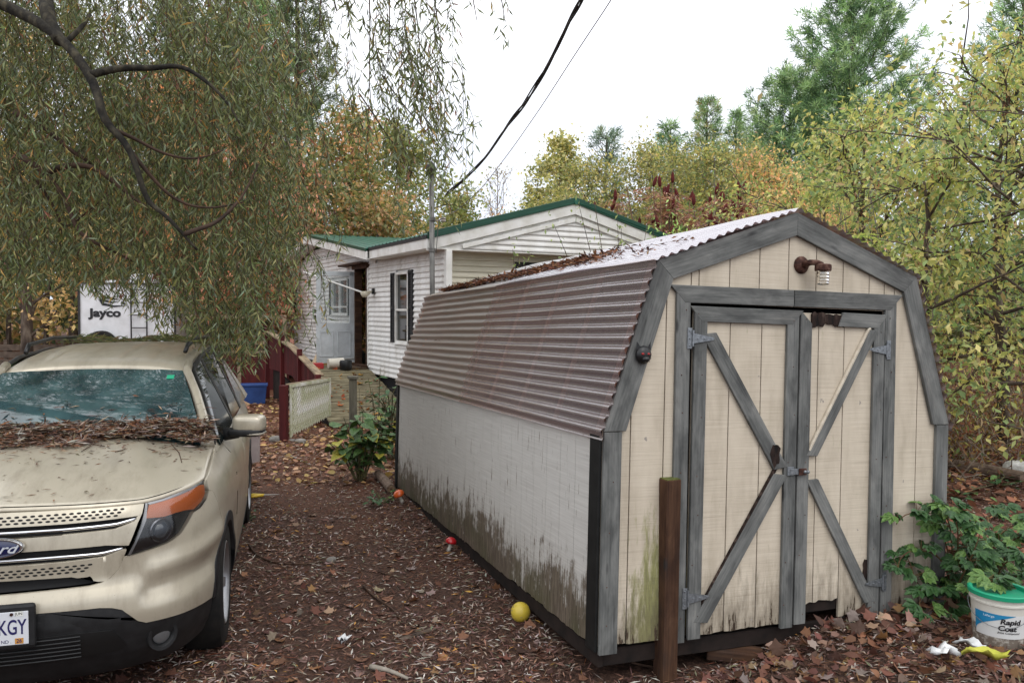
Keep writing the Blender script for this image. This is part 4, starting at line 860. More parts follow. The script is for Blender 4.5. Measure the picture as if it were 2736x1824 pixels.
# eave boards, dark drip edge
def eave(y0, y1, x=-.33):
    MB().box((x, (y0 + y1) / 2, 3.13), (.025, y1 - y0, .17)).build('fascia', WTRIM, house, bevel=.003)
    MB().box((x - .004, (y0 + y1) / 2, 3.232), (.05, y1 - y0, .055)).build('drip_edge', BLKV, house)
    MB().box((x / 2, (y0 + y1) / 2, 3.05), (abs(x), y1 - y0, .015)).build('soffit', WTRIM, house)
eave(-.03, 3.08); eave(13.1, 14.6)
for s_ in (0, 1):
    ya = 3.03 if s_ == 0 else 13.17
    q = [(-.41, ya, 3.02), (-.41, 8.1, 3.72), (-.41, 8.1, 3.90), (-.41, ya, 3.19)]
    MB().prism(q if s_ else q[::-1], (.03, 0, 0)).build('rake_board', WTRIM, house, bevel=.003)
    q = [(-.43, ya, 3.19), (-.43, 8.1, 3.90), (-.43, 8.1, 3.96), (-.43, ya, 3.25)]
    MB().prism(q if s_ else q[::-1], (.03, 0, 0)).build('rake_trim', GREENT, house)
    q = [(-.40, ya, 3.03), (-.40, 8.1, 3.73), (0.0, 8.1, 3.73), (0.0, ya, 3.03)]
    MB().prism(q if s_ else q[::-1], (0, 0, .015)).build('soffit', WTRIM, house)
# ---- windows with shutters
def window(y0, y1, z0, z1, mull=False, split=.5):
    w = MB(); t = .045
    for a, b, c, d in ((y0, y1, z0, z0 + t), (y0, y1, z1 - t, z1), (y0, y0 + t, z0, z1), (y1 - t, y1, z0, z1), (y0, y1, z0 + (z1 - z0) * split - .02, z0 + (z1 - z0) * split + .02)):
        w.box((-.02, (a + b) / 2, (c + d) / 2), (.05, b - a, d - c))
    if mull: w.box((-.021, (y0 + y1) / 2, (z0 + z1) / 2), (.05, .06, z1 - z0))
    w = w.build('window', WTRIM, house, bevel=0)
    MB().box((.0, (y0 + y1) / 2, z0 + (z1 - z0) * split / 2), (.008, y1 - y0 - .06, (z1 - z0) * split - .04)).build('pane', WGLASS, w)
    MB().box((.008, (y0 + y1) / 2, z0 + (z1 - z0) * (1 + split) / 2), (.008, y1 - y0 - .06, (z1 - z0) * (1 - split) - .04)).build('pane', WGLASS, w)
    MB().box((-.035, (y0 + y1) / 2, z0 - .012), (.07, y1 - y0 + .04, .025)).build('sill', WTRIM, w)
def shutter(y0, y1, z0, z1):
    s_ = MB()
    for a, b, c, d in ((y0, y0 + .03, z0, z1), (y1 - .03, y1, z0, z1), (y0, y1, z0, z0 + .05), (y0, y1, z1 - .05, z1), (y0, y1, (z0 + z1) / 2 - .03, (z0 + z1) / 2 + .03)): s_.box((-.036, (a + b) / 2, (c + d) / 2), (.03, b - a, d - c))
    s_.box((-.026, (y0 + y1) / 2, (z0 + z1) / 2), (.012, y1 - y0 - .02, z1 - z0 - .02)); s_ = s_.build('shutter', BLKV, house)
    n = int((z1 - z0) / .05); me = None
    for k in range(n):
        z = z0 + .06 + k * (z1 - z0 - .12) / max(1, n - 1)
        if me is None: o = MB().box((0, 0, 0), (.022, y1 - y0 - .06, .006), rot3('Y', R(-35))).build('louvre', BLKV, s_); me = o.data
        else: o = bpy.data.objects.new('louvre', me); link(o, s_)
        o.location = (-.036, (y0 + y1) / 2, z)
window(1.68, 2.39, 1.40, 2.75, split=.47); shutter(2.42, 2.63, 1.40, 2.75); shutter(1.44, 1.65, 1.42, 2.77)
window(5.6, 6.95, 1.92, 2.76, True, .22); shutter(6.97, 7.15, 1.9, 2.74); shutter(5.38, 5.54, 1.9, 2.74)
window(10.95, 11.38, 1.97, 2.6); shutter(11.4, 11.6, 1.95, 2.62); shutter(10.72, 10.93, 1.95, 2.62)
window(8.32, 8.88, 1.74, 2.10)
MB().box((1.75, .335, 2.45), (.5, .03, .9)).build('shutter', BLKV, house); MB().box((2.35, .335, 2.40), (.6, .04, 1.0)).build('window', WTRIM, house); MB().box((2.35, .325, 2.40), (.5, .03, .9)).build('pane', WGLASS, house)
# ---- doorway, open storm door, step
MB().box((.25, 4.6, 1.86), (.02, 1.0, 2.1)).build('doorway', DARKROOM, house)
for y in (4.12, 4.22, 5.03, 5.10): MB().box((.04, y, 1.9), (.16, .05, 2.15)).build('door_jamb', BROWNW if y in (4.22, 5.03) else WTRIM, house, bevel=.004)
MB().box((.0, 4.6, 2.985), (.16, 1.06, .12)).build('door_head', BROWNW, house); MB().box((-.10, 4.9, 3.03), (.24, 1.7, .04)).build('door_hood', BROWNW, house)
MB().box((-.06, 4.6, .82), (.22, 1.0, .06)).build('threshold', BROWNW, house)
DW = noisy('door_white', [lin(176, 180, 182), lin(198, 202, 204)], 6, (1, 1, 1), .4, .04)
dr = MB(); yd = 5.09
dr.box((-.46, yd, 1.30), (.84, .04, .88)); 
for a, b, c, d in ((-.88, -.78, 1.74, 2.88), (-.14, -.04, 1.74, 2.88), (-.88, -.04, 2.78, 2.88)): dr.box(((a + b) / 2, yd, (c + d) / 2), (b - a, .04, d - c))
dr = dr.build('storm_door', DW, house, bevel=.004, label='white storm door standing open, glass upper half')
for a in (-.66, -.27):
    fr = MB()
    for p, q, r, s_ in ((a - .15, a + .15, 1.0, 1.02), (a - .15, a + .15, 1.54, 1.56), (a - .15, a - .13, 1.0, 1.56), (a + .13, a + .15, 1.0, 1.56)): fr.box(((p + q) / 2, yd - .024, (r + s_) / 2), (q - p, .014, s_ - r))
    fr.build('door_panel', DW, dr, bevel=.003)
M_ = Mat('storm_glass'); M_.set(Base_Color=(.5, .55, .55, 1), Roughness=.03, Specular_IOR_Level=.8); t_ = M_.n('ShaderNodeBsdfTransparent', {'Color': (.9, .92, .92, 1)}); x_ = M_.n('ShaderNodeMixShader', {0: .8, 1: M_.b.outputs[0], 2: t_.outputs[0]}); M_.l(x_.outputs[0], M_.out.inputs[0])
MB().box((-.46, yd, 2.26), (.64, .006, 1.04)).build('door_glass', M_.m, dr)
MB().tube([(-.42, yd - .04, .93), (-.16, yd - .04, .945), (.0, yd - .02, .955)], [.014, .014, .007], 8).build('door_closer', plain('closer_grey', lin(170, 168, 160), .4), dr)
MB().box((-.46, yd - .01, .84), (.84, .03, .05)).build('door_sweep', noisy('brass_edge', [lin(120, 96, 56), lin(150, 124, 80)], 9), dr)
MB().box((-.32, 4.55, .74), (.46, 1.1, .16)).build('door_step', noisy('step_wood', [lin(60, 48, 36), lin(96, 78, 60)], 6, (1, 8, 8), .85, .3), house, bevel=.006)
# floodlight and awning pole by the door
fl = empty('floodlight', hw(-.02, 3.70, 2.42), (0, 0, HROT), label='twin floodlight on the white wall beside the doorway', cat='lamp')
MB().box((-.03, 0, 0), (.03, .12, .12)).build('wall_plate', BLKV, fl, bevel=.006)
for y_ in (-.06, .1):
    q = MB().tube([(-.05, 0, 0), (-.12, y_, -.02)], .018, 8); q.lathe([(.03, 0), (.05, .06), (.065, .12), (.06, .13), (.0001, .14)], 16, (-.12, y_, -.02), rot3('Y', R(-115))); q.build('lamp_head', noisy('lamp_shell', [lin(176, 166, 142), lin(206, 200, 184)], 9), fl, smooth=True)
pole = MB().tube([hw(-.12, 4.0, 2.38), hw(-.55, 4.9, 2.63), hw(-1.0, 5.75, 2.88)], [.02, .018, .018], 8).build('awning_pole', plain('pole_white', lin(206, 204, 198), .4), label='thin white pole reaching out beside the doorway', cat='pole')
# things on and by the walls
board('leaning_plank', hw(-.75, 7.2, .0), hw(-.1, 6.6, 1.55), .34, .05, (-_hx[0], -_hx[1], .35), noisy('raw_wood', [lin(176, 150, 118), lin(206, 184, 154)], 4, (1, 8, 8), .8, .2)); bpy.context.scene.objects[-1]
tag(COL.objects['leaning_plank'], 'pale split plank leaning on the house wall by the door', 'plank')

# ------------------------------------------------------------------ service mast and wires
STEEL = noisy('mast_steel', [lin(84, 82, 80), lin(122, 120, 116)], 12, (1, 1, .3), .5, .1, metallic=.5)
mp_ = at(1157, 775, 13.05)
mast = empty('service_mast', (mp_[0], mp_[1], .2), label='grey steel service mast with weatherhead rising past the house eave', cat='mast')
top = at(1154, 462, 13.05)[2] - .2
MB().tube([(0, 0, 0), (-.01, 0, top * .5), (-.03, 0, top)], .042, 12).build('pipe', STEEL, mast, smooth=True)
MB().lathe([(.05, 0), (.075, .03), (.085, .10), (.06, .17), (.01, .20)], 14, (-.03, -.03, top - .02), rot3('X', R(25))).build('weatherhead', plain('weatherhead', lin(52, 50, 48), .5), mast, smooth=True)
for z in (1.7, top - .75, top - 1.25): MB().lathe([(.055, -.03), (.055, .03)], 12, (-.015, 0, z)).build('clamp', STEEL, mast)
ins_ = MB().tube([(0, 0, top - .78), (.14, -.02, top - .76)], .012, 6); ins_.lathe([(.02, -.04), (.045, -.02), (.03, 0), (.045, .02), (.02, .04)], 12, (.17, -.02, top - .76)); ins_.build('insulator', plain('porcelain', lin(150, 140, 130), .3), mast)
mt = np.array([mp_[0], mp_[1], .2])
CAB = plain('cable_black', lin(24, 20, 24), .6)
for k, (dx, zz) in enumerate(((.06, -.08), (.02, -.1), (.10, -.06))):
    MB().tube([mt + [-.03, -.06, top + .02], mt + [.10 + dx, -.05, top - .35], mt + [.16 + dx * 1.5, -.04, top - .9 + zz], mt + [.05, -.03, top - 1.2], mt + [.04, -.03, top - .95 + dx]], .009, 5).build('drip_loop', CAB, mast)
# the twisted service cable: rises towards the viewer; the phone wire runs below it
def wirepath(pix, n=60):
    P = np.array([at(a, b, d) for a, b, d in pix]); t = np.linspace(0, len(P) - 1, n)
    return np.stack([np.interp(t, range(len(P)), P[:, i]) for i in range(3)], 1)
def smoothpath(P, k=7):
    Q = np.pad(P, ((k, k), (0, 0)), mode='edge'); w = np.ones(2 * k + 1) / (2 * k + 1)
    R_ = np.stack([np.convolve(Q[:, i], w, 'valid') for i in range(3)], 1); R_[0] = P[0]; R_[-1] = P[-1]; return R_
wp = smoothpath(wirepath([(1190, 522, 13.05), (1262, 460, 12.2), (1310, 405, 11.3), (1360, 330, 10.0), (1410, 265, 9.0), (1470, 165, 7.9), (1520, 60, 7.0), (1556, -10, 6.4), (1610, -130, 5.6), (1700, -380, 4.7)], 120), 4)
cab = empty('service_cable', tuple(wp[0]), label='twisted black service cable running up from the mast', cat='cable')
t = np.arange(len(wp)); rel = wp - wp[0]
for k in range(3):
    ph = t * .16 + k * 2.09; rr = .012 + .006 * np.sin(t * .13 + k)
    q = rel + np.stack([np.cos(ph) * rr, 0 * t, np.sin(ph) * rr], -1); q[0] = rel[0]
    MB().tube(q, .0115 if k else .009, 6).build('strand', CAB, cab, smooth=True)
MB().tube(smoothpath(wirepath([(1172, 588, 13.0), (1225, 560, 12.4), (1290, 500, 11.6), (1370, 395, 10.0), (1450, 280, 8.7), (1540, 140, 7.5), (1640, -10, 6.6), (1800, -280, 5.2)], 80), 3), .005, 5).build('telephone_wire', plain('wire_mauve', lin(108, 92, 110), .6), label='thin pale wire slanting up beside the twisted cable', cat='wire')
MB().tube([mt + [.05, -.02, top - 1.3], at(1172, 588, 13.0)], .006, 5).build('wire_bracket', STEEL, label='short bracket joining the pale wire to the mast', cat='bracket')

# ------------------------------------------------------------------ ramp with red railing
PLANK = greywood_mat('mossy_deck_wood', [lin(82, 74, 58), lin(114, 105, 82), lin(140, 131, 106), lin(164, 155, 130)])
REDP = noisy('dark_red_paint', [lin(58, 16, 18), lin(88, 26, 26)], 7, (1, 1, .2), .7, .15)
RAILC = greywood_mat('rail_cap_wood', [lin(108, 92, 72), lin(150, 132, 108), lin(182, 164, 138)])
ramp = empty('wooden_ramp', (C0[0], C0[1], 0), (0, 0, HROT), label='weathered plank ramp rising to the house door', cat='ramp')
def rz(y): return np.interp(y, [1.2, 3.9, 6.4], [.06, .76, .76])
me = None
for k, y in enumerate(np.arange(1.25, 6.3, .142)):
    if me is None: o = MB().box((0, 0, 0), (1.56, .133, .034)).build('plank', PLANK, ramp, bevel=.004); me = o.data
    else: o = bpy.data.objects.new('plank', me); link(o, ramp); md = o.modifiers.new('bevel', 'BEVEL'); md.width = .004; md.segments = 2
    o.location = (-.83 + g.uniform(-.012, .012), y, float(rz(y)) + g.uniform(-.003, .003)); o.rotation_euler = (math.atan(.26) if y < 3.85 else 0, 0, g.uniform(-.006, .006))
for x in (-1.55, -.85, -.12): MB().hexa([(x - .02, 1.3, 0), (x + .02, 1.3, 0), (x + .02, 6.3, 0), (x - .02, 6.3, 0), (x - .02, 1.3, .05), (x + .02, 1.3, .05), (x + .02, 6.3, .73), (x - .02, 6.3, .73)]).build('joist', DARKW, ramp)
rl = empty('red_railing', (C0[0], C0[1], 0), (0, 0, HROT), label='dark red railing with plank cap beside the ramp', cat='railing')
def rt(y): return np.interp(y, [1.8, 3.9, 6.4], [.84, 1.26, 1.52])
q = MB()
for a, b in ((1.75, 3.9), (3.9, 6.4)): board('cap_rail', (-1.66, a, rt(a)), (-1.66, b, rt(b)), .14, .035, (0, 0, 1), RAILC, rl)
for y in np.arange(1.86, 6.3, .105): MB().hexa([(-1.675, y, rz(y) - .06), (-1.64, y, rz(y) - .06), (-1.64, y + .075, rz(y) - .06), (-1.675, y + .075, rz(y) - .06), (-1.675, y, rt(y) - .002), (-1.64, y, rt(y) - .002), (-1.64, y + .075, rt(y + .075) - .002), (-1.675, y + .075, rt(y + .075) - .002)]).build('baluster', REDP, rl)
for y, e_ in ((1.75, .04), (3.15, .16), (4.7, .16), (6.3, .16)):
    MB().box((-1.70, y, (rt(y) + e_) / 2), (.09, .09, rt(y) + e_)).build('post', REDP, rl, bevel=.005)
# lattice panel with a red post at the foot of the ramp
LW = noisy('mossy_white_lattice', [lin(148, 150, 108), lin(188, 188, 164), lin(216, 214, 208)], 3.2, (1, 1, 1), .7, .1, rand=False, lo=.34, hi=.62)
A = onground(772, 1176); B_ = at(880, 1130, 14.0); B_[2] = .0
lg = empty('lattice_gate', (A[0], A[1], 0), (0, 0, math.atan2(B_[1] - A[1], B_[0] - A[0])), label='mossy white lattice panel hinged to a dark red post', cat='gate')
LL = float(np.linalg.norm((B_ - A)[:2])); hA, hB = .84, .80
bz = lambda x: .05 + .10 * x / LL
for sgn, yo in ((1, -.008), (-1, .004)):
    for x0 in np.arange(-1.0, LL + 1.0, .098):
        pts = []
        for t_ in np.linspace(0, 1, 60):
            x = x0 + sgn * t_ * .9 * 1.0; z = t_ * .9
            if 0.01 < x < LL - .01 and bz(x) < z + .06 < hA - .02: pts.append((x, z + .06))
        if len(pts) > 3: board('lattice_slat', (pts[0][0], yo, pts[0][1]), (pts[-1][0], yo, pts[-1][1]), .042, .007, (0, -1, 0), LW, lg, bevel=0)
for a, b in (((0, hA), (LL, hB)), ): board('frame', (a[0], -.012, a[1]), (b[0], -.012, b[1]), .05, .02, (0, -1, 0), LW, lg)
board('frame', (0.02, -.012, .04), (.02, -.012, hA), .05, .02, (0, -1, 0), LW, lg); board('frame', (LL - .02, -.012, .15), (LL - .02, -.012, hB), .05, .02, (0, -1, 0), LW, lg)
board('frame_back', (0.0, .02, hA + .012), (LL, .02, hB + .012), .06, .025, (0, 0, 1), RAILC, lg)
MB().box((-.07, .05, .42), (.11, .11, .88)).build('post', REDP, lg, bevel=.006)
# fence post, wire fence
fp = at(943, 1005, 10.3); FPX_, FPY_ = fp[0], fp[1]
POSTW = greywood_mat('fence_wood', [lin(70, 68, 58), lin(102, 98, 86), lin(128, 124, 112)])
ft = fp[2]
fpo = empty('fence_post', (FPX_, FPY_, 0), (0, 0, .3), label='short grey square post with flat cap among the weeds', cat='post')
board('shaft', (0, .045, -.05), (0, .045, ft - .03), .092, .092, (0, -1, 0), POSTW, fpo); MB().box((0, 0, ft - .015), (.13, .13, .035)).build('cap', POSTW, fpo, bevel=.004)
wf = MB(); E1 = np.array([.12, 10.9]); E0 = np.array([FPX_, FPY_]); WIRE = plain('fence_wire', lin(96, 94, 84), .5, .6)
for z in np.arange(.1, 1.02, .075): wf.tube([(E0[0], E0[1], z), ((E0[0] + E1[0]) / 2, (E0[1] + E1[1]) / 2, z - .015), (E1[0], E1[1], z)], .0016, 4, False)
for t_ in np.arange(0, 1, .037): p = E0 + (E1 - E0) * t_; wf.tube([(p[0], p[1], .02), (p[0], p[1], 1.0)], .0016, 4, False)
wf.build('wire_fence', WIRE, label='welded wire mesh strung from the grey post', cat='fence')
# ------------------------------------------------------------------ camper trailer
CAMPW = noisy('camper_white', [lin(204, 204, 204), lin(226, 226, 228)], 3, (1, 1, 1), .4, .03)
cp = at(340, 800, 21.5); crot = R(8)
camp = empty('camper_trailer', (cp[0], cp[1], .0), (0, 0, crot), label='white camper trailer with winged logo and ladder on its rear', cat='trailer')
cw_, ctop = 1.22, at(205, 757, 21.3)[2]
MB().box((0, 2.6, (ctop + .55) / 2), (2 * cw_, 5.2, ctop - .55)).build('body', CAMPW, camp, bevel=.06)
for x in (-cw_ - .004, cw_ + .004): MB().box((x, -.002, (ctop + .5) / 2), (.045, .05, ctop - .5)).build('corner_moulding', plain('camper_trim', lin(40, 36, 36), .5), camp)
MB().box((0, -.01, ctop + .01), (2 * cw_ + .06, .06, .04)).build('roof_moulding', plain('camper_trim_dark', lin(44, 42, 42), .5), camp)
b = MB(); superell(b, (.12, 1.2, ctop + .16), (.36, .5, .17), .5); b.build('air_conditioner', CAMPW, camp, smooth=True); superell(MB(), (-.45, .7, ctop + .05), (.3, .3, .07), .5).build('roof_vent', CAMPW, camp, smooth=True)
LADM = plain('ladder_black', lin(30, 26, 28), .5)
for x in (.12, .52): MB().tube([(x, -.09, .75), (x, -.09, ctop - .05), (x, .1, ctop + .12)], .02, 8).build('ladder_rail', LADM, camp)
for z in np.arange(.85, ctop - .1, .34): MB().tube([(.12, -.09, z), (.52, -.09, z)], .016, 6).build('ladder_rung', LADM, camp)
sp = MB().lathe([(.17, -.11), (.36, -.11), (.40, -.06), (.40, .06), (.36, .11), (.17, .11)], 28, (-.62, -.14, 1.05), rot3('X', R(90))).build('spare_wheel', RUBBER, camp, auto=40)
INK = plain('logo_ink', lin(28, 28, 32), .5)
PXC = lambda x, z: m4((1, 0, 0), (0, 0, 1), (0, -1, 0), (x, -.012, z))
text('lettering', 'Jayco', .30, INK, camp, PXC(-.56, 1.92), .003, bold=.012, sx=1.25)
for k, (P_) in enumerate([[(-.95, 2.62), (-.72, 2.40), (-.45, 2.36), (-.20, 2.30), (-.42, 2.30), (-.75, 2.35)], [(-.93, 2.48), (-.74, 2.32), (-.45, 2.25), (-.22, 2.26), (-.45, 2.21), (-.78, 2.26)], [(-.86, 2.33), (-.70, 2.22), (-.40, 2.15), (.02, 2.15), (-.38, 2.10), (-.74, 2.15)], [(-.40, 2.38), (-.24, 2.38), (-.12, 2.28), (-.20, 2.20), (-.05, 2.16), (-.10, 2.28), (-.22, 2.42)]]):
    MB().prism([(x * .86, -.009, z - .02) for x, z in P_], (0, -.004, 0)).build('logo_feather', INK, camp)
MB().box((0, -.05, .62), (2.2, .1, .12)).build('bumper', LADM, camp, bevel=.01)
for x in (-.95, .95): MB().lathe([(.2, -.1), (.33, -.1), (.35, 0), (.33, .1), (.2, .1)], 20, (x, 2.6, .35), rot3('Y', R(90))).build('wheel', RUBBER, camp, auto=40)
# ------------------------------------------------------------------ trees
BARK = noisy('grey_brown_bark', [lin(52, 42, 36), lin(84, 72, 62), lin(116, 104, 92)], 9, (1, 1, .3), .9, .5, .02)
BARKL = noisy('pale_bark', [lin(110, 102, 92), lin(160, 152, 140)], 9, (1, 1, .4), .9, .3, .01)
LEAF = leafmat('green_leaf', .5, .42, .3, 1.5, .72); NEEDLE = leafmat('needle', .6, .3, .25, 1.9, .78)
def grow(g_, base, h, r0, spread, nl, start=.28, up=.55, wob=.04, prof=None, sub=4):
    """trunk, limbs and twigs; returns the wood and the points where leaves sit"""
    wood = MB(); base = np.array(base, float); n = 9
    t = np.linspace(0, 1, n); off = np.cumsum(g_.normal(0, wob * h / n * 1.6, (n, 2)), 0); off[0] = 0
    tr = base + np.stack([off[:, 0], off[:, 1], t * h], 1); wood.tube(tr, r0 * (1 - .85 * t), 8)
    pts = []; dirs = []
    prof = prof or (lambda f: math.sin(math.pi * min(1, max(0, (f - start + .12) / (1.12 - start)))) ** .7)
    for k in range(nl):
        f = start + (1 - start) * ((k + g_.random()) / nl); p0 = np.array([np.interp(f, t, tr[:, i]) for i in range(3)])
        az = k * 2.4 + g_.normal(0, .5); L = spread * prof(f) * g_.uniform(.7, 1.15); u_ = up + g_.normal(0, .15)
        d = norm(np.array([math.cos(az), math.sin(az), u_])); m = 6; q = [p0]
        for i in range(m): d = norm(d + g_.normal(0, .16, 3) + [0, 0, .02]); q.append(q[-1] + d * L / m)
        q = np.array(q); wood.tube(q, np.linspace(max(.012, r0 * .38 * (1 - f * .6)), .006, m + 1), 5, False)
        for j in range(sub):
            s_ = g_.uniform(.3, 1.0); b0 = np.array([np.interp(s_ * m, range(m + 1), q[:, i]) for i in range(3)])
            d2 = norm(d + g_.normal(0, .8, 3)); L2 = L * g_.uniform(.25, .5); e = b0 + d2 * L2 * .5 + [0, 0, .02]; e2 = e + norm(d2 + g_.normal(0, .3, 3)) * L2 * .5
            wood.tube([b0, e, e2], [.010, .006, .003], 4, False)
            for w_ in np.linspace(.25, 1, 4): pts.append(b0 + (e2 - b0) * w_); dirs.append(d2)
        for w_ in (4, 5, 6): pts.append(q[w_]); dirs.append(d)
    return wood, np.array(pts), np.array(dirs)
def broad(name, label, base, h, spread, cols, w=None, seed=1, r0=.12, nl=16, k=14, sig=.22, lL=.10, lW=.06, start=.25, up=.55, group=None, bark=None, shape=None, sub=4, hang=.5, cat='tree', patchy=.5):
    g_ = rng(seed); root = empty(name, tuple(np.array(base) - [0, 0, .1]), label=label, cat=cat, group=group)
    wood, pts, dirs = grow(g_, (0, 0, 0), h, r0, spread, nl, start, up, sub=sub)
    wood.build('trunk', bark or BARK, root, smooth=True)
    keep = g_.random(len(pts)) > .12; pts = pts[keep]; dirs = dirs[keep]
    n = len(pts) * k; P = np.repeat(pts, k, 0) + g_.normal(0, sig, (n, 3)); D = norm(np.repeat(dirs, k, 0) * .5 + g_.normal(0, .7, (n, 3)) + [0, 0, -hang])
    N = g_.normal(0, .6, (n, 3)) + [0, 0, 1]
    cc = pal(g_, len(pts), cols, w, .12); C = np.repeat(cc, k, 0); alt = pal(g_, n, cols, w); mk = (g_.random(n) < patchy)[:, None]; C = np.where(mk, alt, C) * (1 + g_.normal(0, .12, (n, 1))); C = np.clip(C, .003, .9)
    leaf_mesh('crown', P, D, N, lL * g_.uniform(.6, 1.25, n), lW * g_.uniform(.6, 1.25, n), C, LEAF, root, fold=.18, shape=shape)
    return root, pts
def pine(name, label, base, h, width, seed, cols, w=None, r0=.2, start=.12, density=1.0, tuft=.30, nt=15, droop=0.0, group=None, gaps=.15, up=.25):
    g_ = rng(seed); root = empty(name, tuple(np.array(base) - [0, 0, .1]), label=label, cat='tree', group=group)
    wood = MB(); lean = g_.normal(0, .015, 2) * h
    wood.tube([(0, 0, 0), (lean[0] * .5, lean[1] * .5, h * .5), (lean[0], lean[1], h)], [r0, r0 * .6, .02], 8)
    P = []; D = []; z = start * h
    while z < h * .985:
        f = z / h; nb = int(g_.integers(5, 8)); L0 = width * (1 - f) ** .72 * (.55 + .45 * ss((f - start) / .12))
        for b in range(nb):
            if g_.random() < gaps: continue
            az = b * 2 * math.pi / nb + g_.normal(0, .35); L = L0 * g_.uniform(.62, 1.15) + .15; u_ = up + .55 * f - droop + g_.normal(0, .1)
            d0 = np.array([math.cos(az), math.sin(az), 0]); t = np.linspace(0, 1, 6); q = np.array([lean[0] * f, lean[1] * f, z]) + d0 * (t * L)[:, None] + np.array([0, 0, 1.0]) * (L * (u_ * t * .6 + (.22 + .25 * f) * t ** 2 - droop * t * .4))[:, None]
            wood.tube(q, np.linspace(.018 + .022 * (1 - f), .006, 6), 4, False)
            m = max(3, int(L * 7.5 * density)); s_ = g_.beta(1.6, .9, m); c = np.stack([np.interp(s_ * 5, range(6), q[:, i]) for i in range(3)], 1)
            side = np.cross(d0, [0, 0, 1.0]); c = c + side * (g_.normal(0, .17, m) * L * (.25 + .75 * s_) * .9)[:, None] + np.stack([0 * s_, 0 * s_, g_.normal(.03, .06, m)], 1)
            P.append(np.repeat(c, nt, 0)); D.append(np.repeat(d0[None] * .7 + np.array([[0, 0, .45]]), m * nt, 0))
        z += (.26 + .24 * (1 - f)) * (h / 12) ** .5
    wood.build('trunk', BARK, root, smooth=True)
    P = np.vstack(P); D = np.vstack(D); n = len(P); D = norm(D + g_.normal(0, .75, (n, 3))); P = P + g_.normal(0, .05, (n, 3))
    C = pal(g_, n // nt + 1, cols, w, .2).repeat(nt, 0)[:n] * (1 + g_.normal(0, .15, (n, 1)))
    leaf_mesh('crown', P, D, g_.normal(0, 1, (n, 3)), tuft * g_.uniform(.6, 1.2, n), tuft * .085, np.clip(C, .003, .9), NEEDLE, root, fold=0)
    return root
def gxy(px, y): return np.array([(px - CX) / FPX * y, y, float(gz((px - CX) / FPX * y, y))])
def topat(py, y, px=1368): return at(px, py, y)[2]
PINEC = [(92, 120, 76), (110, 138, 88), (74, 102, 66), (128, 150, 100), (60, 86, 58)]
OLIVE = [(132, 134, 58), (154, 146, 58), (108, 118, 56), (172, 152, 62), (124, 112, 54), (92, 100, 52)]
BOXE = [(136, 148, 58), (156, 156, 62), (108, 132, 56), (172, 160, 68), (92, 116, 54), (148, 122, 62)]
# pines and firs beyond the clearing
pine('pine_tree', 'tall full white pine towering over the yellow trees behind the shed', gxy(2270, 31), topat(-70, 31), 5.6, 11, PINEC, density=1.5, tuft=.36, nt=17, start=.16, gaps=.22, up=.12)
pine('pine_tree', 'broad lower pine spreading next to the tallest pine', gxy(2105, 34), topat(175, 34), 4.4, 12, PINEC, density=1.4, tuft=.36, start=.18, gaps=.2, up=.12)
pine('pine_tree', 'dense dark pine rising behind the seed-hung maple', gxy(2655, 25), topat(-60, 25), 3.2, 13, PINEC, density=1.2, tuft=.30)
pine('pine_tree', 'pointed fir with yellowing top among the far firs', gxy(1872, 37), topat(262, 37), 2.1, 14, PINEC + [(136, 124, 66)], density=1.0, tuft=.36)
pine('pine_tree', 'small round-headed fir next to the pointed fir', gxy(1795, 36), topat(325, 36), 2.0, 15, PINEC, tuft=.36, density=.9)
pine('pine_tree', 'slim far fir between the pointed fir and the broad pine', gxy(1965, 38), topat(300, 38), 1.7, 16, PINEC, tuft=.36, density=.9)
pine('pine_tree', 'thin young pine with upswept open branches above the house ridge', gxy(1606, 27), topat(345, 27), 1.9, 17, [(92, 112, 96), (74, 98, 84), (112, 128, 104)], density=.7, tuft=.30, gaps=.3, up=.5)
pine('spruce_tree', 'dark tall spruce behind the willow strands', gxy(808, 29), 17.5, 2.5, 18, [(62, 78, 52), (76, 92, 58), (48, 62, 46), (92, 98, 60)], density=1.3, tuft=.32, droop=.15, gaps=.25)
pine('pine_tree', 'bright green pine showing between willow and spruce', gxy(705, 34), 17.0, 3.8, 19, [(88, 124, 62), (70, 108, 60), (106, 138, 72)], density=1.3, tuft=.38, nt=15)
pine('pine_tree', 'dark pine hidden behind the willow above the camper', gxy(470, 36), 16.0, 4.0, 20, [(48, 68, 46), (60, 84, 54), (36, 52, 40)], density=1.0, tuft=.40)
# yellow-green trees behind the shed and the house
lab = ['olive tree with a pale forked trunk behind the red sumac', 'yellow-green tree right behind the house ridge', 'dense olive tree between sumac and broad pine', 'golden bushy tree below the tallest pine', 'orange-tinged tree next to the bare grey stems', 'greenish tree at the foot of the pointed fir', 'thin-leaved yellow tree under the broad pine', 'low olive tree behind the house gable', 'rusty yellow tree behind the young sumac']
spec = [(1720, 23, 395), (1560, 22, 470), (1900, 22, 410), (2050, 21, 430), (2140, 17, 520), (1800, 25, 400), (1985, 24, 400), (1480, 24, 540), (2180, 20, 560)]
for i, ((px, y, py), lb) in enumerate(zip(spec, lab)):
    c_ = OLIVE + ([(196, 148, 60), (206, 132, 56), (190, 120, 60)] if i in (3, 4, 8) else [])
    broad('yellowing_tree', lb, gxy(px, y), topat(py, y), 2.1, c_, None, 200 + i, .09, 20, 18, .24, .12, .055, .12, .75, group='yellowing trees behind the shed', bark=BARKL if i % 2 == 0 else BARK, sub=5)
broad('poplar_tree', 'pale yellow poplar standing clear against the sky', gxy(1488, 31), topat(372, 31), 1.9, [(168, 158, 88), (146, 142, 76), (188, 176, 104), (120, 124, 66)], None, 230, .12, 26, 17, .20, .16, .12, .15, .9)
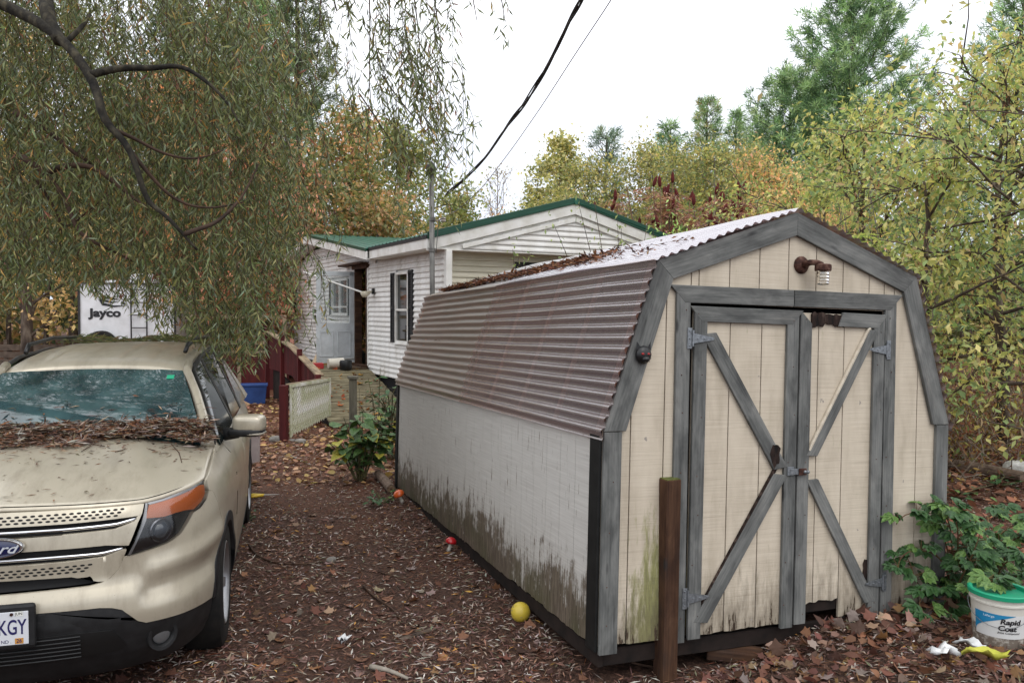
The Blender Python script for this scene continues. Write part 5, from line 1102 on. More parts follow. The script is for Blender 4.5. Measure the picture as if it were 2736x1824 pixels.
broad('poplar_tree', 'shorter pale poplar beside the tall one', gxy(1420, 33), topat(530, 33), 1.7, [(164, 152, 84), (140, 140, 76), (110, 120, 66)], None, 231, .1, 18, 15, .22, .16, .12, .1, .8)
broad('bare_tree', 'leafless grey tree fanned out against the sky', gxy(1338, 38), topat(455, 38), 2.4, [(150, 130, 100)], None, 232, .10, 34, 1, .2, .12, .06, .12, 1.5, bark=noisy('mauve_bark', [lin(120, 108, 112), lin(150, 138, 140)], 6), sub=6)
broad('copper_shrub', 'low copper-coloured shrub under the leafless tree', gxy(1310, 34), topat(600, 34), 2.2, [(176, 118, 74), (160, 140, 80), (150, 104, 70)], None, 233, .07, 16, 13, .25, .16, .10, .1, .8)
broad('yellowing_tree', 'yellow-green tree beyond the service mast', gxy(1235, 31), topat(545, 31), 2.4, OLIVE + [(90, 118, 64)], None, 234, .12, 20, 17, .25, .15, .10, .1, .8, group='yellowing trees behind the shed')
MIXL = [(112, 122, 56), (150, 136, 60), (176, 120, 58), (92, 104, 50), (190, 134, 60), (132, 112, 54)]
broad('maple_tree', 'orange and green maple behind the house roof', gxy(915, 27), topat(330, 27), 2.2, MIXL[:4] + [(124, 132, 62), (108, 120, 58), (186, 124, 66)], None, 240, .2, 24, 20, .32, .16, .12, .15, .6, sub=5)
broad('maple_tree', 'greener maple beside the orange one', gxy(1075, 29), topat(370, 29), 2.6, MIXL[:2] + [(124, 136, 62), (144, 142, 64), (104, 116, 58)], None, 241, .2, 24, 20, .32, .16, .12, .15, .6, sub=5)
broad('maple_tree', 'rust-tinged maple low behind the ramp', gxy(1010, 25), topat(560, 25), 2.4, [(160, 128, 62), (140, 120, 58), (178, 116, 60), (110, 112, 54)], None, 242, .1, 20, 16, .3, .15, .11, .08, .7, bark=BARKL)
for i, (px, y, h_, cols, lb) in enumerate([(60, 22, 9.5, [(196, 152, 52), (178, 134, 50), (150, 126, 56)], 'thinly leaved yellow birch behind the willow limb'), (330, 24, 8.0, [(104, 110, 50), (140, 124, 54), (84, 92, 46)], 'green maple behind the camper'), (470, 25, 9.0, [(200, 132, 44), (188, 110, 44), (166, 124, 52)], 'bright orange maple glowing through the willow'), (620, 27, 10.0, [(94, 106, 50), (120, 118, 52), (74, 86, 44)], 'deep green tree behind the willow edge'), (690, 23, 6.4, [(196, 108, 62), (170, 92, 56), (140, 118, 54)], 'low red-orange maple behind the willow edge'), (200, 30, 13.0, [(98, 104, 52), (124, 116, 56), (80, 86, 46)], 'tall dull green tree behind the yellow birch'), (560, 33, 14.0, [(92, 106, 54), (112, 118, 58)], 'high green tree behind the orange maple'), (-60, 27, 12.5, [(96, 96, 52), (140, 118, 54)], 'tall brownish tree at the edge of the clearing'), (800, 24, 6.2, [(110, 112, 52), (160, 116, 54), (88, 96, 48)], 'low mixed-colour tree behind the cross gable')]):
    broad('autumn_tree', lb, gxy(px, y), h_, 2.9 if h_ > 7 else 2.3, cols, None, 260 + i, .18, 22 if i else 26, 17 if i else 5, .34, .17, .12, .12, .6, group='autumn trees behind the willow', sub=5)
# far woods that read as one mass
g_ = rng(300); n = 52000
th = g_.uniform(R(-52), R(56), n); rr_ = g_.uniform(40, 62, n); hx = 6.2 + 2.2 * np.sin(th * 9) + 1.5 * np.sin(th * 23 + 1); hx = np.where((th > R(-6)) & (th < R(3)), 5.0, hx)
zz = g_.random(n) ** .8 * hx; P = np.stack([np.sin(th) * rr_, np.cos(th) * rr_, zz + .3], -1)
cl = np.sin(th * 31 + rr_ * .4) + np.sin(zz * 1.3 + th * 17)
C = np.where((cl > .3)[:, None], pal(g_, n, [(96, 106, 56), (120, 118, 58), (78, 92, 52)]), pal(g_, n, [(150, 132, 62), (164, 118, 62), (60, 78, 52)]))
leaf_mesh('distant_woods', P, g_.normal(0, 1, (n, 3)), g_.normal(0, 1, (n, 3)), g_.uniform(.4, .9, n), g_.uniform(.25, .5, n), C, LEAF, kind='stuff', label='far mixed autumn woods all round the clearing', cat='woods')
tw = MB()
for k in range(150):
    a = g_.uniform(R(-50), R(55)); r_ = g_.uniform(36, 50); x, y = math.sin(a) * r_, math.cos(a) * r_; h_ = g_.uniform(4, 7); tw.tube([(x, y, 0), (x + g_.normal(0, .2), y, h_ * .5), (x + g_.normal(0, .5), y, h_)], [.12, .08, .02], 5, False)
tw.build('distant_trunks', BARK, kind='stuff', label='trunks of the far woods', cat='woods')

# ------------------------------------------------------------------ box elders with hanging seed clusters, right of the shed
SEEDC = [(112, 66, 48), (136, 84, 60), (92, 54, 42), (150, 104, 78)]
def boxelder(label, base, h, spread, seed, nl, k, dens_seed, start=.15, up=.45, lL=.10):
    root, pts = broad('box_elder', label, base, h, spread, BOXE, [4, 4, 3, 3, 2, 1.2], seed, .10, nl, k, .17, lL, lL * .46, start, up, group='box elders beside the shed', sub=6, hang=.7, patchy=.35)
    g_ = rng(seed + 9); sel = g_.choice(len(pts), dens_seed); n = dens_seed * 22
    P = np.repeat(pts[sel], 22, 0) + g_.normal(0, .05, (n, 3)) + np.stack([0 * np.zeros(n), np.zeros(n), -g_.uniform(0, .16, n)], -1)
    leaf_mesh('seed_clusters', P, norm(g_.normal(0, .35, (n, 3)) + [0, 0, -1]), g_.normal(0, 1, (n, 3)), .045, .013, pal(g_, n, SEEDC), LEAFDRY, root)
boxelder('box elder with many brown seed clusters leaning over the brush', (6.6, 9.3, .1), 5.6, 3.2, 320, 26, 12, 75, .16, .40)
boxelder('box elder with upright pale stems behind the shed roof', gxy(2290, 12.5), 5.0, 2.2, 321, 22, 11, 22, .12, .7)
boxelder('tall sparse box elder in front of the dense dark pine', gxy(2690, 11.5), 5.6, 2.2, 322, 24, 8, 40, .2, .6)
boxelder('low leafy box elder close behind the shed eave', gxy(2420, 9.6), 3.7, 1.9, 323, 20, 12, 26, .15, .5)
boxelder('box elder with green leaves beside the pointed shed gable', gxy(2190, 14.5), 4.3, 2.0, 324, 18, 12, 8, .15, .6)
# bare pale stems in front of them
g_ = rng(330)
for k, (px, y, py, lb) in enumerate([(2440, 11, 330, 'cluster of dead pale stems among the box elders'), (2330, 13, 430, 'dead grey sapling with curled brown leaves'), (2160, 15, 470, 'thin dead sapling next to the young green sumac')]):
    b_ = gxy(px, y); root = empty('dead_sapling', tuple(b_), label=lb, cat='sapling', group='dead saplings'); h_ = topat(py, y); q = MB()
    for j in range(9):
        a = g_.uniform(0, 6.28); e = np.array([math.cos(a) * g_.uniform(.1, .8), math.sin(a) * .4, h_ * g_.uniform(.6, 1.0)]); q.tube([(0, 0, 0), e * [.3, .3, .45], e], [.03, .016, .004], 5, False)
        for m in range(6): s_ = g_.uniform(.45, .95); p = e * s_; q.tube([p, p + [g_.normal(0, .15), g_.normal(0, .1), g_.uniform(.1, .45)]], [.006, .002], 4, False)
    q.build('stems', BARKL, root); n = 260; P = np.stack([g_.normal(0, .4, n), g_.normal(0, .3, n), h_ * g_.uniform(.45, .9, n)], -1)
    leaf_mesh('dry_leaves', P, norm(g_.normal(0, .4, (n, 3)) + [0, 0, -1]), g_.normal(0, 1, (n, 3)), .07, .02, pal(g_, n, [(150, 122, 104), (128, 96, 80), (172, 148, 130)]), LEAFDRY, root)
# ------------------------------------------------------------------ sumacs
def sumac(label, base, h, seed, n_st, red):
    g_ = rng(seed); root = empty('sumac', tuple(base), label=label, cat='shrub', group='sumacs behind the shed'); q = MB(); P = []; D = []; S_ = []
    for j in range(n_st):
        a = g_.uniform(0, 6.28); r_ = abs(g_.normal(0, .9)); e = np.array([math.cos(a) * r_ * 1.7, math.sin(a) * r_ * .8, h * (1 - .08 * r_ ** 1.5) * g_.uniform(.8, 1.0)]); q.tube([(e[0] * .25, e[1] * .25, 0), e * [.55, .55, .5], e], [.035, .022, .010], 5, False)
        S_.append(e)
        for m in range(6):
            az = g_.uniform(0, 6.28); d = np.array([math.cos(az), math.sin(az), g_.uniform(-.35, .3)]); L = g_.uniform(.3, .5); b0 = e - [0, 0, g_.uniform(0, .5)]
            for s_ in np.linspace(.2, 1, 9):
                for sd in (-1, 1):
                    p = b0 + d * L * s_ - np.array([0, 0, .25 * s_ ** 2 * L]); P.append(p); D.append(norm(np.cross(d, [0, 0, 1]) * sd + d * .4 + [0, 0, -.5]))
    q.build('stems', noisy('sumac_bark', [lin(112, 82, 66), lin(146, 116, 96)], 9), root)
    n = len(P); P = np.array(P) + g_.normal(0, .015, (n, 3)); cols = [(138, 74, 58), (116, 54, 46), (156, 100, 72), (98, 48, 42), (128, 104, 62)] if red else [(126, 146, 48), (150, 160, 56), (100, 130, 48)]
    leaf_mesh('leaves', P, D, g_.normal(0, .3, (n, 3)) + [0, 0, 1], .12 * g_.uniform(.7, 1.2, n), .034, pal(g_, n, cols), LEAF, root)
    if red:
        for e in S_:
            if g_.random() < .95: MB().lathe([(.01, 0), (.032, .03), (.042, .09), (.032, .18), (.008, .24)], 7, e + [0, 0, -.02], rot3('Y', g_.normal(0, .25))).build('seed_head', SUMR, root, smooth=True)
    return root
SUMR = noisy('sumac_red', [lin(64, 22, 22), lin(100, 36, 33)], 40, (1, 1, 1), .9, .6, .01)
sumac('red sumac with upright dark seed heads behind the shed roof', gxy(1790, 17.0), topat(470, 17.0), 340, 34, True)
sumac('second red sumac thick with seed heads beside the shed gable', gxy(1925, 16.4), topat(500, 16.4), 341, 32, True)
sumac('low reddening sumac at the end of the house roof', gxy(1700, 17.6), topat(565, 17.6), 342, 14, True)
# young green sumac with feathered leaves
g_ = rng(350); b_ = at(2262, 740, 10.4); root = empty('young_sumac', (b_[0], b_[1], 0), label='young green sumac with feathered leaves beside the shed gable', cat='shrub'); h_ = at(2240, 640, 10.4)[2]
MB().tube([(0, 0, 0), (.02, 0, h_ * .5), (-.05, 0, h_)], [.03, .022, .012], 6).build('stem', BARK, root)
P = []; D = []; N2 = []
for j in range(15):
    az = j * 2.4; el = g_.uniform(.1, .9); d = np.array([math.cos(az), math.sin(az) * .8, el]); L = g_.uniform(.45, .62)
    for s_ in np.linspace(.15, 1, 13):
        p = np.array([-.05, 0, h_ - .25 + .02 * j]) + d * L * s_ - np.array([0, 0, .45 * s_ ** 2 * L])
        for sd in (-1, 1): P.append(p); D.append(norm(np.cross(d, [0, 0, 1]) * sd + norm(d) * .55 + [0, 0, -.35])); N2.append([0, 0, 1])
n = len(P); leaf_mesh('leaves', P, D, N2, .125 * g_.uniform(.8, 1.1, n), .030, pal(g_, n, [(136, 158, 52), (112, 144, 50), (164, 170, 60)], None, .1), LEAF, root)
# saplings that stand between shed and house
def sapling(label, base, tips, seed, nl_, cols, cat='sapling'):
    g_ = rng(seed); root = empty('sapling', tuple(base), label=label, cat=cat, group='saplings behind the shed'); q = MB(); P = []
    for e in tips:
        e = np.array(e) - np.array(base); q.tube([(0, 0, 0), e * [.35, .35, .5] + [0, 0, .1], e], [.016, .010, .003], 5, False)
        for j in range(nl_): s_ = g_.uniform(.8, 1.05); P.append(e * s_ + g_.normal(0, .07, 3))
    q.build('stems', BARK, root); n = len(P)
    leaf_mesh('leaves', P, norm(g_.normal(0, .5, (n, 3)) + [0, 0, -.5]), g_.normal(0, .5, (n, 3)) + [0, 0, 1], .085 * g_.uniform(.6, 1.2, n), .032, pal(g_, n, cols), LEAF, root)
GS = [(112, 132, 62), (136, 148, 72), (92, 112, 58)]
b_ = at(1668, 700, 11.4); b_[2] = 0
sapling('bare-stemmed sapling forking in front of the house gable', b_, [at(1545, 540, 11.4), at(1480, 600, 11.2), at(1650, 585, 11.6), at(1585, 520, 11.4), at(1660, 610, 11.5), at(1730, 590, 11.5)], 360, 16, GS)
b_ = at(1405, 700, 11.2); b_[2] = 0
sapling('small leafy sprout above the shed roof near the dark shutter', b_, [at(1385, 680, 11.2), at(1370, 665, 11.2), at(1400, 700, 11.2)], 361, 14, GS)
b_ = at(1760, 650, 12.4); b_[2] = 0
sapling('bright green viny sapling by the shed ridge', b_, [at(1790, 580, 12.3), at(1810, 610, 12.3), at(1745, 610, 12.4), at(1780, 640, 12.4), at(1830, 620, 12.4)], 362, 34, [(122, 160, 60), (146, 178, 72), (104, 140, 56)])
# ------------------------------------------------------------------ weeping willow over the car
g_ = rng(500)
WB = np.array([-7.0, 7.6, 0.0])
willow = empty('willow_tree', tuple(WB), label='weeping willow with drooping strands hanging over the car', cat='tree')
WBARK = noisy('willow_bark', [lin(22, 20, 17), lin(44, 40, 33), lin(74, 68, 54)], 16, (1, 1, .6), .9, .9, .03)
WTW = noisy('willow_twig', [lin(44, 33, 27), lin(80, 60, 47)], 8, (1, 1, 1), .8, .2)
rel = lambda P: np.asarray(P) - WB
e0 = at(-20, 0, 5.65)
MB().tube(rel([WB, WB + [.15, -.1, 1.5], WB + [.5, -.3, 3.0], WB + [1.0, -.5, 4.4], WB + [1.2, -.4, 6.0]]), [.42, .34, .30, .26, .12], 12).build('trunk', WBARK, willow, smooth=True)
def limb(pix, r0, r1, nm='limb', m=None, n=8):
    P = np.array([at(a, b, d - (.55 if b > -50 else 0)) for a, b, d in pix]); k = len(P); t = np.linspace(0, k - 1, k * 4); Q = smoothpath(np.stack([np.interp(t, range(k), P[:, i]) for i in range(3)], 1), 2)
    MB().tube(rel(Q), np.linspace(r0, r1, len(Q)), n).build(nm, m or WBARK, willow, smooth=True); return Q
L0 = np.array([WB + [.9, -.45, 4.1], WB + [1.8, -.8, 4.9], e0]); MB().tube(rel(smoothpath(np.stack([np.interp(np.linspace(0, 2, 12), range(3), L0[:, i]) for i in range(3)], 1), 2)), np.linspace(.17, .075, 12), 8).build('limb', WBARK, willow, smooth=True)
LB = []
LB.append(limb([(-20, 0, 6.2), (70, 42, 6.15), (136, 80, 6.1), (190, 130, 6.05), (238, 197, 6.0), (262, 252, 5.95), (272, 306, 5.9), (295, 342, 5.9), (340, 385, 5.9), (367, 452, 5.9), (391, 539, 5.9), (432, 566, 5.9), (469, 603, 5.9), (490, 627, 5.95), (527, 668, 6.0)], .04, .009))
LB.append(limb([(120, -60, 6.3), (124, 20, 6.2), (132, 60, 6.15), (160, 110, 6.08)], .05, .045)); 
LB.append(limb([(180, 110, 6.1), (222, 70, 6.2), (240, 40, 6.3)], .02, .012))
LB.append(limb([(490, 627, 5.95), (535, 610, 6.0), (578, 597, 6.1), (629, 549, 6.2), (656, 512, 6.3), (690, 440, 6.4)], .018, .006, m=WTW))
LB.append(limb([(126, 464, 6.5), (160, 445, 6.5), (211, 440, 6.5), (258, 450, 6.5), (299, 481, 6.5), (330, 510, 6.5), (400, 560, 6.5)], .026, .010, m=WTW))
LB.append(limb([(60, 420, 6.5), (126, 464, 6.5), (177, 535, 6.5), (204, 614, 6.5), (238, 641, 6.5), (300, 670, 6.6), (360, 700, 6.7)], .024, .007, m=WTW))
LB.append(limb([(40, 300, 6.7), (85, 330, 6.7), (146, 360, 6.7), (177, 395, 6.7), (238, 432, 6.7), (306, 493, 6.8), (380, 545, 6.9)], .026, .008, m=WTW))
LB.append(limb([(245, 200, 6.0), (280, 190, 6.0), (340, 180, 6.0), (408, 184, 6.0), (476, 173, 6.0), (530, 200, 6.0), (600, 260, 6.0), (640, 330, 6.0)], .03, .006))
LB.append(limb([(300, 345, 5.9), (360, 370, 6.0), (430, 410, 6.1), (520, 430, 6.2), (600, 400, 6.3)], .016, .005, m=WTW))
LB.append(limb([(330, 380, 5.9), (400, 470, 6.0), (470, 540, 6.1), (560, 560, 6.2), (650, 540, 6.3)], .016, .005, m=WTW))
LB.append(limb([(90, 470, 6.6), (150, 560, 6.7), (170, 620, 6.7), (240, 560, 6.7), (290, 520, 6.7)], .012, .004, m=WTW))
LB.append(limb([(-30, -300, 6.4), (300, -420, 6.0), (700, -420, 5.8), (1050, -330, 5.6), (1250, -220, 5.6)], .06, .02))
LB.append(limb([(700, -420, 5.8), (850, -150, 6.6), (900, 30, 6.8)], .02, .006, m=WTW))
# hanging shoots with narrow leaves
shoots = []                                        # start, end, out-vector
def env(px):                                       # lowest the curtain reaches
    return np.interp(px, [-200, 0, 120, 200, 300, 380, 470, 520, 560, 620, 680, 720, 760, 800, 850, 900, 960, 1040], [860, 850, 760, 780, 800, 850, 905, 930, 980, 1000, 1000, 940, 830, 720, 660, 600, 520, 420])
PS = []; PE = []
def maxpx(py): return np.interp(py, [-260, 0, 200, 400, 600, 760], [600, 690, 770, 820, 800, 745])
while len(PS) < 1400:
    px = g_.uniform(-140, 900); py = g_.uniform(-260, 760); y = g_.uniform(5.7, 8.9); L = g_.uniform(.6, 1.7)
    if px > maxpx(py) + g_.normal(0, 35): continue
    if py > 380 + 380 * ss((px + 100) / 700) and g_.random() < .2: continue
    a = at(px, py, y); drift = (g_.normal(.06, .13) + .34 * ss((250 - py) / 500)) * L; b = a + [drift, g_.normal(0, .1) * L, -L]
    pe = 912 - ((b - [0, 0, H_CAM]) @ _U) / ((b - [0, 0, H_CAM]) @ _F) * FPX; pxe = CX + ((b - [0, 0, H_CAM]) @ _R) / ((b - [0, 0, H_CAM]) @ _F) * FPX
    lim = env(pxe) - abs(g_.normal(0, 45))
    if 190 < pxe < 480 and pe > 745 and g_.random() < .15: continue
    if pe > lim:
        f = (lim - py) / (pe - py)
        if f < .25: continue
        b = a + (b - a) * f
    if y > 4.9 and y < 8.7 and b[2] < 1.82 and b[0] < -.9 - .24 * (y - 4) + .1 and pxe < 520: b[2] = 1.84
    PS.append(a); PE.append(b)
nmain = len(PS)
# sparser strands against the sky
for px, bot, w_, n_ in ((800, 230, 40, 14), (850, 200, 40, 10), (905, 120, 40, 8), (960, 130, 30, 7), (1010, 260, 22, 10), (1050, 170, 30, 6), (1100, 240, 16, 16), (1125, 300, 20, 18), (1165, 220, 30, 12), (1190, 110, 30, 6), (1260, 130, 30, 4), (1310, 60, 30, 4), (1345, 130, 18, 4), (1000, 400, 40, 14), (1060, 470, 36, 20), (1110, 520, 40, 24), (1160, 470, 40, 26), (1205, 430, 24, 16), (1225, 560, 16, 6), (960, 430, 40, 10), (900, 560, 40, 12), (1060, 620, 30, 8), (1130, 640, 30, 8), (1190, 610, 24, 8)):
    for j in range(max(2, int(n_ * .55))):
        y = g_.uniform(5.2, 6.2); x0 = px + g_.normal(0, w_); bb = bot - abs(g_.normal(0, 50)); L = g_.uniform(.35, .95) * (1.15 if bot > 350 else 1)
        b = at(x0, bb, y); a = b + [g_.normal(-.16, .12) * L, g_.normal(0, .08), L]; PS.append(a); PE.append(b)
for px, bot in ((800, 880), (812, 800), (838, 940), (850, 860), (870, 900), (862, 760), (885, 700), (780, 850), (905, 720), (770, 930)):
    for j in range(2):
        y = g_.uniform(5.6, 6.4); b = at(px + g_.normal(0, 8), bot - abs(g_.normal(0, 30)), y); L = g_.uniform(.35, .6); PS.append(b + [g_.normal(-.12, .06), 0, L]); PE.append(b)
# long thin carrier twigs for the sky strands
cb = MB()
for pix in ([(1040, -60, 5.7), (1042, 60, 5.7), (1040, 150, 5.7), (1020, 200, 5.7)], [(985, -60, 5.8), (990, 80, 5.8), (985, 240, 5.8), (1000, 320, 5.8)], [(1020, 200, 5.7), (1060, 260, 5.7), (1120, 330, 5.7), (1180, 400, 5.7), (1220, 440, 5.7)], [(1100, -60, 5.6), (1120, 100, 5.6), (1130, 260, 5.6)], [(1150, -80, 5.6), (1170, 60, 5.6), (1185, 200, 5.6)], [(960, 250, 6.0), (1000, 310, 6.0), (1060, 400, 6.0), (1110, 480, 6.0)], [(1250, -80, 5.6), (1275, 60, 5.6)], [(1330, -60, 5.6), (1350, 60, 5.6)], [(860, -60, 6.4), (850, 150, 6.4), (830, 300, 6.4)]):
    P = np.array([at(*q) for q in pix]); t = np.linspace(0, len(P) - 1, 14); cb.tube(rel(smoothpath(np.stack([np.interp(t, range(len(P)), P[:, i]) for i in range(3)], 1), 2)), np.linspace(.006, .0025, 14), 5, False)
cb.build('carrier_twigs', WTW, willow, kind='stuff')
PS = np.array(PS); PE = np.array(PE); ns = len(PS); Ls = np.linalg.norm(PE - PS, axis=1)
tw = MB(); LP = []; LD = []; LC = []; sway = g_.normal(0, .11, (ns, 3)) * Ls[:, None]
hue = g_.random(ns)
for i in range(ns):
    t = np.linspace(0, 1, 5)[:, None]; q = PS[i] + (PE[i] - PS[i]) * t + sway[i] * (np.sin(t * math.pi)); 
    tw.tube(rel(q), np.linspace(.0026, .0012, 5), 3, False)
    sp = .030 if i < nmain else .042; m = max(5, int(Ls[i] / sp)); s_ = (np.arange(m) + g_.random(m)) / m; p = PS[i] + (PE[i] - PS[i]) * s_[:, None] + sway[i] * np.sin(s_[:, None] * math.pi)
    az = np.arange(m) * 2.4 + g_.uniform(0, 6); d = np.stack([np.cos(az), np.sin(az), -1.25 + g_.normal(0, .55, m)], -1)
    LP.append(p); LD.append(d); LC.append(np.full(m, hue[i]))
tw.build('shoots', WTW, willow, kind='stuff')
P = np.vstack(LP); D = norm(np.vstack(LD)); H = np.concatenate(LC); n = len(P)
WC = pal(g_, n, [(106, 114, 66), (86, 96, 54), (120, 122, 70), (102, 114, 84), (70, 80, 48), (130, 122, 70)], [3, 3, 2, 2, 1.5, 1], .15)
alt = pal(g_, n, [(134, 96, 54), (120, 70, 48), (168, 130, 56)]); mk = g_.random(n) < np.where(H > .85, .18, .04); WC = np.where(mk[:, None], alt, WC)
leaf_mesh('foliage', rel(P), D, g_.normal(0, 1, (n, 3)), g_.uniform(.06, .115, n), g_.uniform(.010, .017, n), np.clip(WC, .004, .9), leafmat('willow_leaf', .38, .26, .45, 1.25, .9), willow, fold=.12, curl=.10, wide=.42)
print('willow leaves', n)
# strands lying on the car roof
nn = 1500; xq = g_.uniform(-.66, .62, nn); yq = np.clip(g_.normal(4.15, .28, nn), 3.3, 4.6); zq = np.interp(yq, roof_y, roof_z) - .02 * (xq / .64) ** 2 + g_.uniform(.005, .02, nn) + g_.random(nn) * .06 * (.5 + .5 * np.sin(xq * 9))
leaf_mesh('roof_foliage', carw(np.stack([xq, yq, zq], -1)), norm(g_.normal(0, .45, (nn, 3)) * [1, 1, .4] + [1, 0, 0]), g_.normal(0, .5, (nn, 3)) + [0, 0, 1], g_.uniform(.06, .11, nn), g_.uniform(.010, .016, nn), pal(g_, nn, [(84, 94, 52), (66, 78, 44), (104, 108, 60), (110, 84, 56)]), LEAF, kind='stuff', label='fallen willow strands lying across the car roof', cat='foliage')
# ------------------------------------------------------------------ leaf litter
g_ = rng(600)
SHI = np.linalg.inv(np.array(SHM))
def inshed(P): q = P @ SHI[:3, :3].T + SHI[:3, 3]; return (np.abs(q[:, 0]) < SW - .03) & (q[:, 1] > .05) & (q[:, 1] < SL)
def scatter(n, box, power, seed):
    """points on the ground inside box (x0,x1,y0,y1), thinning out with distance"""
    q = rng(seed); out = []
    while sum(map(len, out)) < n:
        m = n * 3; x = q.uniform(box[0], box[1], m); y = q.uniform(box[2], box[3], m); k = q.random(m) < (box[2] / y) ** power
        k &= np.abs(x) < y * .72 + .6
        P = np.stack([x[k], y[k], np.zeros(k.sum())], -1); P[:, 2] = 0.3; P = P[~inshed(P)]; P[:, 2] = gz(P[:, 0], P[:, 1]); out.append(P)
    return np.vstack(out)[:n]
WILC = [(178, 166, 156), (146, 130, 118), (112, 84, 76), (74, 54, 50), (146, 112, 92), (120, 88, 78), (190, 182, 174), (96, 69, 62), (180, 134, 70), (118, 118, 94)]
WW = [2.2, 2.6, 4, 3, 2.4, 3, 1.4, 3, .5, .6]
n = 115000; P = scatter(n, (-5, 6, 2.9, 14), 1.0, 601)
bare = np.sin(P[:, 0] * 2.3 + 1) * np.sin(P[:, 1] * 1.1 + P[:, 0]) + .5 * np.sin(P[:, 0] * 5 + P[:, 1] * 3)       # trodden patches with fewer leaves
P = P[g_.random(n) < np.where(bare > .35, .45, 1.0)]; n = len(P); P[:, 2] += g_.uniform(.002, .016, n)
C = pal(g_, n, WILC, WW, .2)
leaf_mesh('leaf_litter', P, norm(g_.normal(0, 1, (n, 3)) * [1, 1, .18]), g_.normal(0, .35, (n, 3)) + [0, 0, 1], g_.uniform(.026, .075, n), g_.uniform(.005, .0125, n), C, LEAFDRY, curl=.0, fold=.3, kind='stuff', label='fallen willow leaves covering the yard', cat='leaves')
n = 9000; P = scatter(n, (-2.6, 4.5, 2.9, 9), 1.2, 603); P[:, 2] += g_.uniform(.003, .012, n)
leaf_mesh('pine_needles', P, norm(g_.normal(0, 1, (n, 3)) * [1, 1, .12]), g_.normal(0, .3, (n, 3)) + [0, 0, 1], g_.uniform(.05, .11, n), .0022, pal(g_, n, [(124, 70, 44), (96, 52, 34), (146, 92, 60)]), LEAFDRY, kind='stuff', label='rusty pine needles scattered on the yard', cat='needles')
# larger broad leaves: heaped at the shed doors, scattered elsewhere
MC = [(110, 76, 60), (126, 88, 68), (94, 64, 54), (146, 118, 100), (132, 114, 106), (106, 70, 60), (140, 104, 72), (82, 58, 50)]
n = 1500; x = g_.uniform(.9, 3.9, n); y = 3.55 + g_.beta(1.3, 1.5, n) * 1.9; yf = 4.576 + (x - 1.6) * .381
k = (y < yf - .03) | (x > 2.85); P = np.stack([x, y, np.zeros(n)], -1)[k]; n = len(P); heap = np.exp(-((P[:, 1] - (4.5 + (P[:, 0] - 1.6) * .38)) / .35) ** 2) * ss((P[:, 0] - 1.3) / .6)
P[:, 2] = gz(P[:, 0], P[:, 1]) + g_.random(n) * (.015 + .05 * heap) + .004
h_ = n // 2
leaf_mesh('curled_leaves', P[h_:], norm(g_.normal(0, 1, (n - h_, 3)) * [1, 1, .35]), g_.normal(0, .55, (n - h_, 3)) + [0, -.1, 1], g_.uniform(.04, .09, n - h_), .05, pal(g_, n - h_, MC, None, .25), LEAFDRY, shape=OVAL, curl=.35, kind='stuff', label='curled brown leaves among the heap by the shed doors', cat='leaves')
P = P[:h_]; n = h_
leaf_mesh('maple_leaves', P, norm(g_.normal(0, 1, (n, 3)) * [1, 1, .3]), g_.normal(0, .5, (n, 3)) + [0, -.1, 1], g_.uniform(.04, .10, n), .05, pal(g_, n, MC, None, .25), LEAFDRY, shape=MAPLE, curl=.25, kind='stuff', label='heap of brown maple leaves before the shed doors', cat='leaves')
n = 420; P = scatter(n, (-2.2, 1.6, 3.0, 8), 1.1, 605); P[:, 2] += .012
leaf_mesh('broad_leaves', P, norm(g_.normal(0, 1, (n, 3)) * [1, 1, .15]), g_.normal(0, .35, (n, 3)) + [0, 0, 1], g_.uniform(.035, .085, n), .05, pal(g_, n, MC), LEAFDRY, shape=MAPLE, curl=.1, kind='stuff', label='single broad leaves among the willow litter', cat='leaves')
n = 6500; P = scatter(n, (3.0, 12, 6, 18), .8, 606); P[:, 2] += g_.uniform(0, .04, n)
leaf_mesh('brush_litter', P, norm(g_.normal(0, 1, (n, 3)) * [1, 1, .25]), g_.normal(0, .4, (n, 3)) + [0, 0, 1], g_.uniform(.07, .13, n), .08, pal(g_, n, [(126, 82, 62), (106, 66, 52), (150, 106, 82), (90, 60, 48)]), LEAFDRY, shape=OVAL, kind='stuff', label='red-brown leaves under the box elders', cat='leaves')
n = 7000; P = scatter(n, (-9, -.6, 9, 19), .6, 607); P[:, 2] += g_.uniform(0, .03, n)
leaf_mesh('path_litter', P, norm(g_.normal(0, 1, (n, 3)) * [1, 1, .2]), g_.normal(0, .4, (n, 3)) + [0, 0, 1], g_.uniform(.06, .12, n), .06, pal(g_, n, [(158, 116, 90), (138, 98, 76), (176, 144, 118), (112, 78, 62), (180, 150, 96)]), LEAFDRY, shape=OVAL, kind='stuff', label='tan leaves on the ground beside the ramp', cat='leaves')
n = 90; yy_ = g_.uniform(1.4, 6, n); xx_ = g_.uniform(-1.5, -.15, n); P = np.array([hw(a, b, float(rz(b)) + .025) for a, b in zip(xx_, yy_)])
leaf_mesh('ramp_leaves', P, norm(g_.normal(0, 1, (n, 3)) * [1, 1, .2]), g_.normal(0, .3, (n, 3)) + [0, 0, 1], g_.uniform(.06, .13, n), .06, pal(g_, n, [(170, 96, 50), (150, 76, 44), (190, 140, 60)]), LEAFDRY, shape=MAPLE, kind='stuff', label='single orange leaves on the ramp planks', cat='leaves')
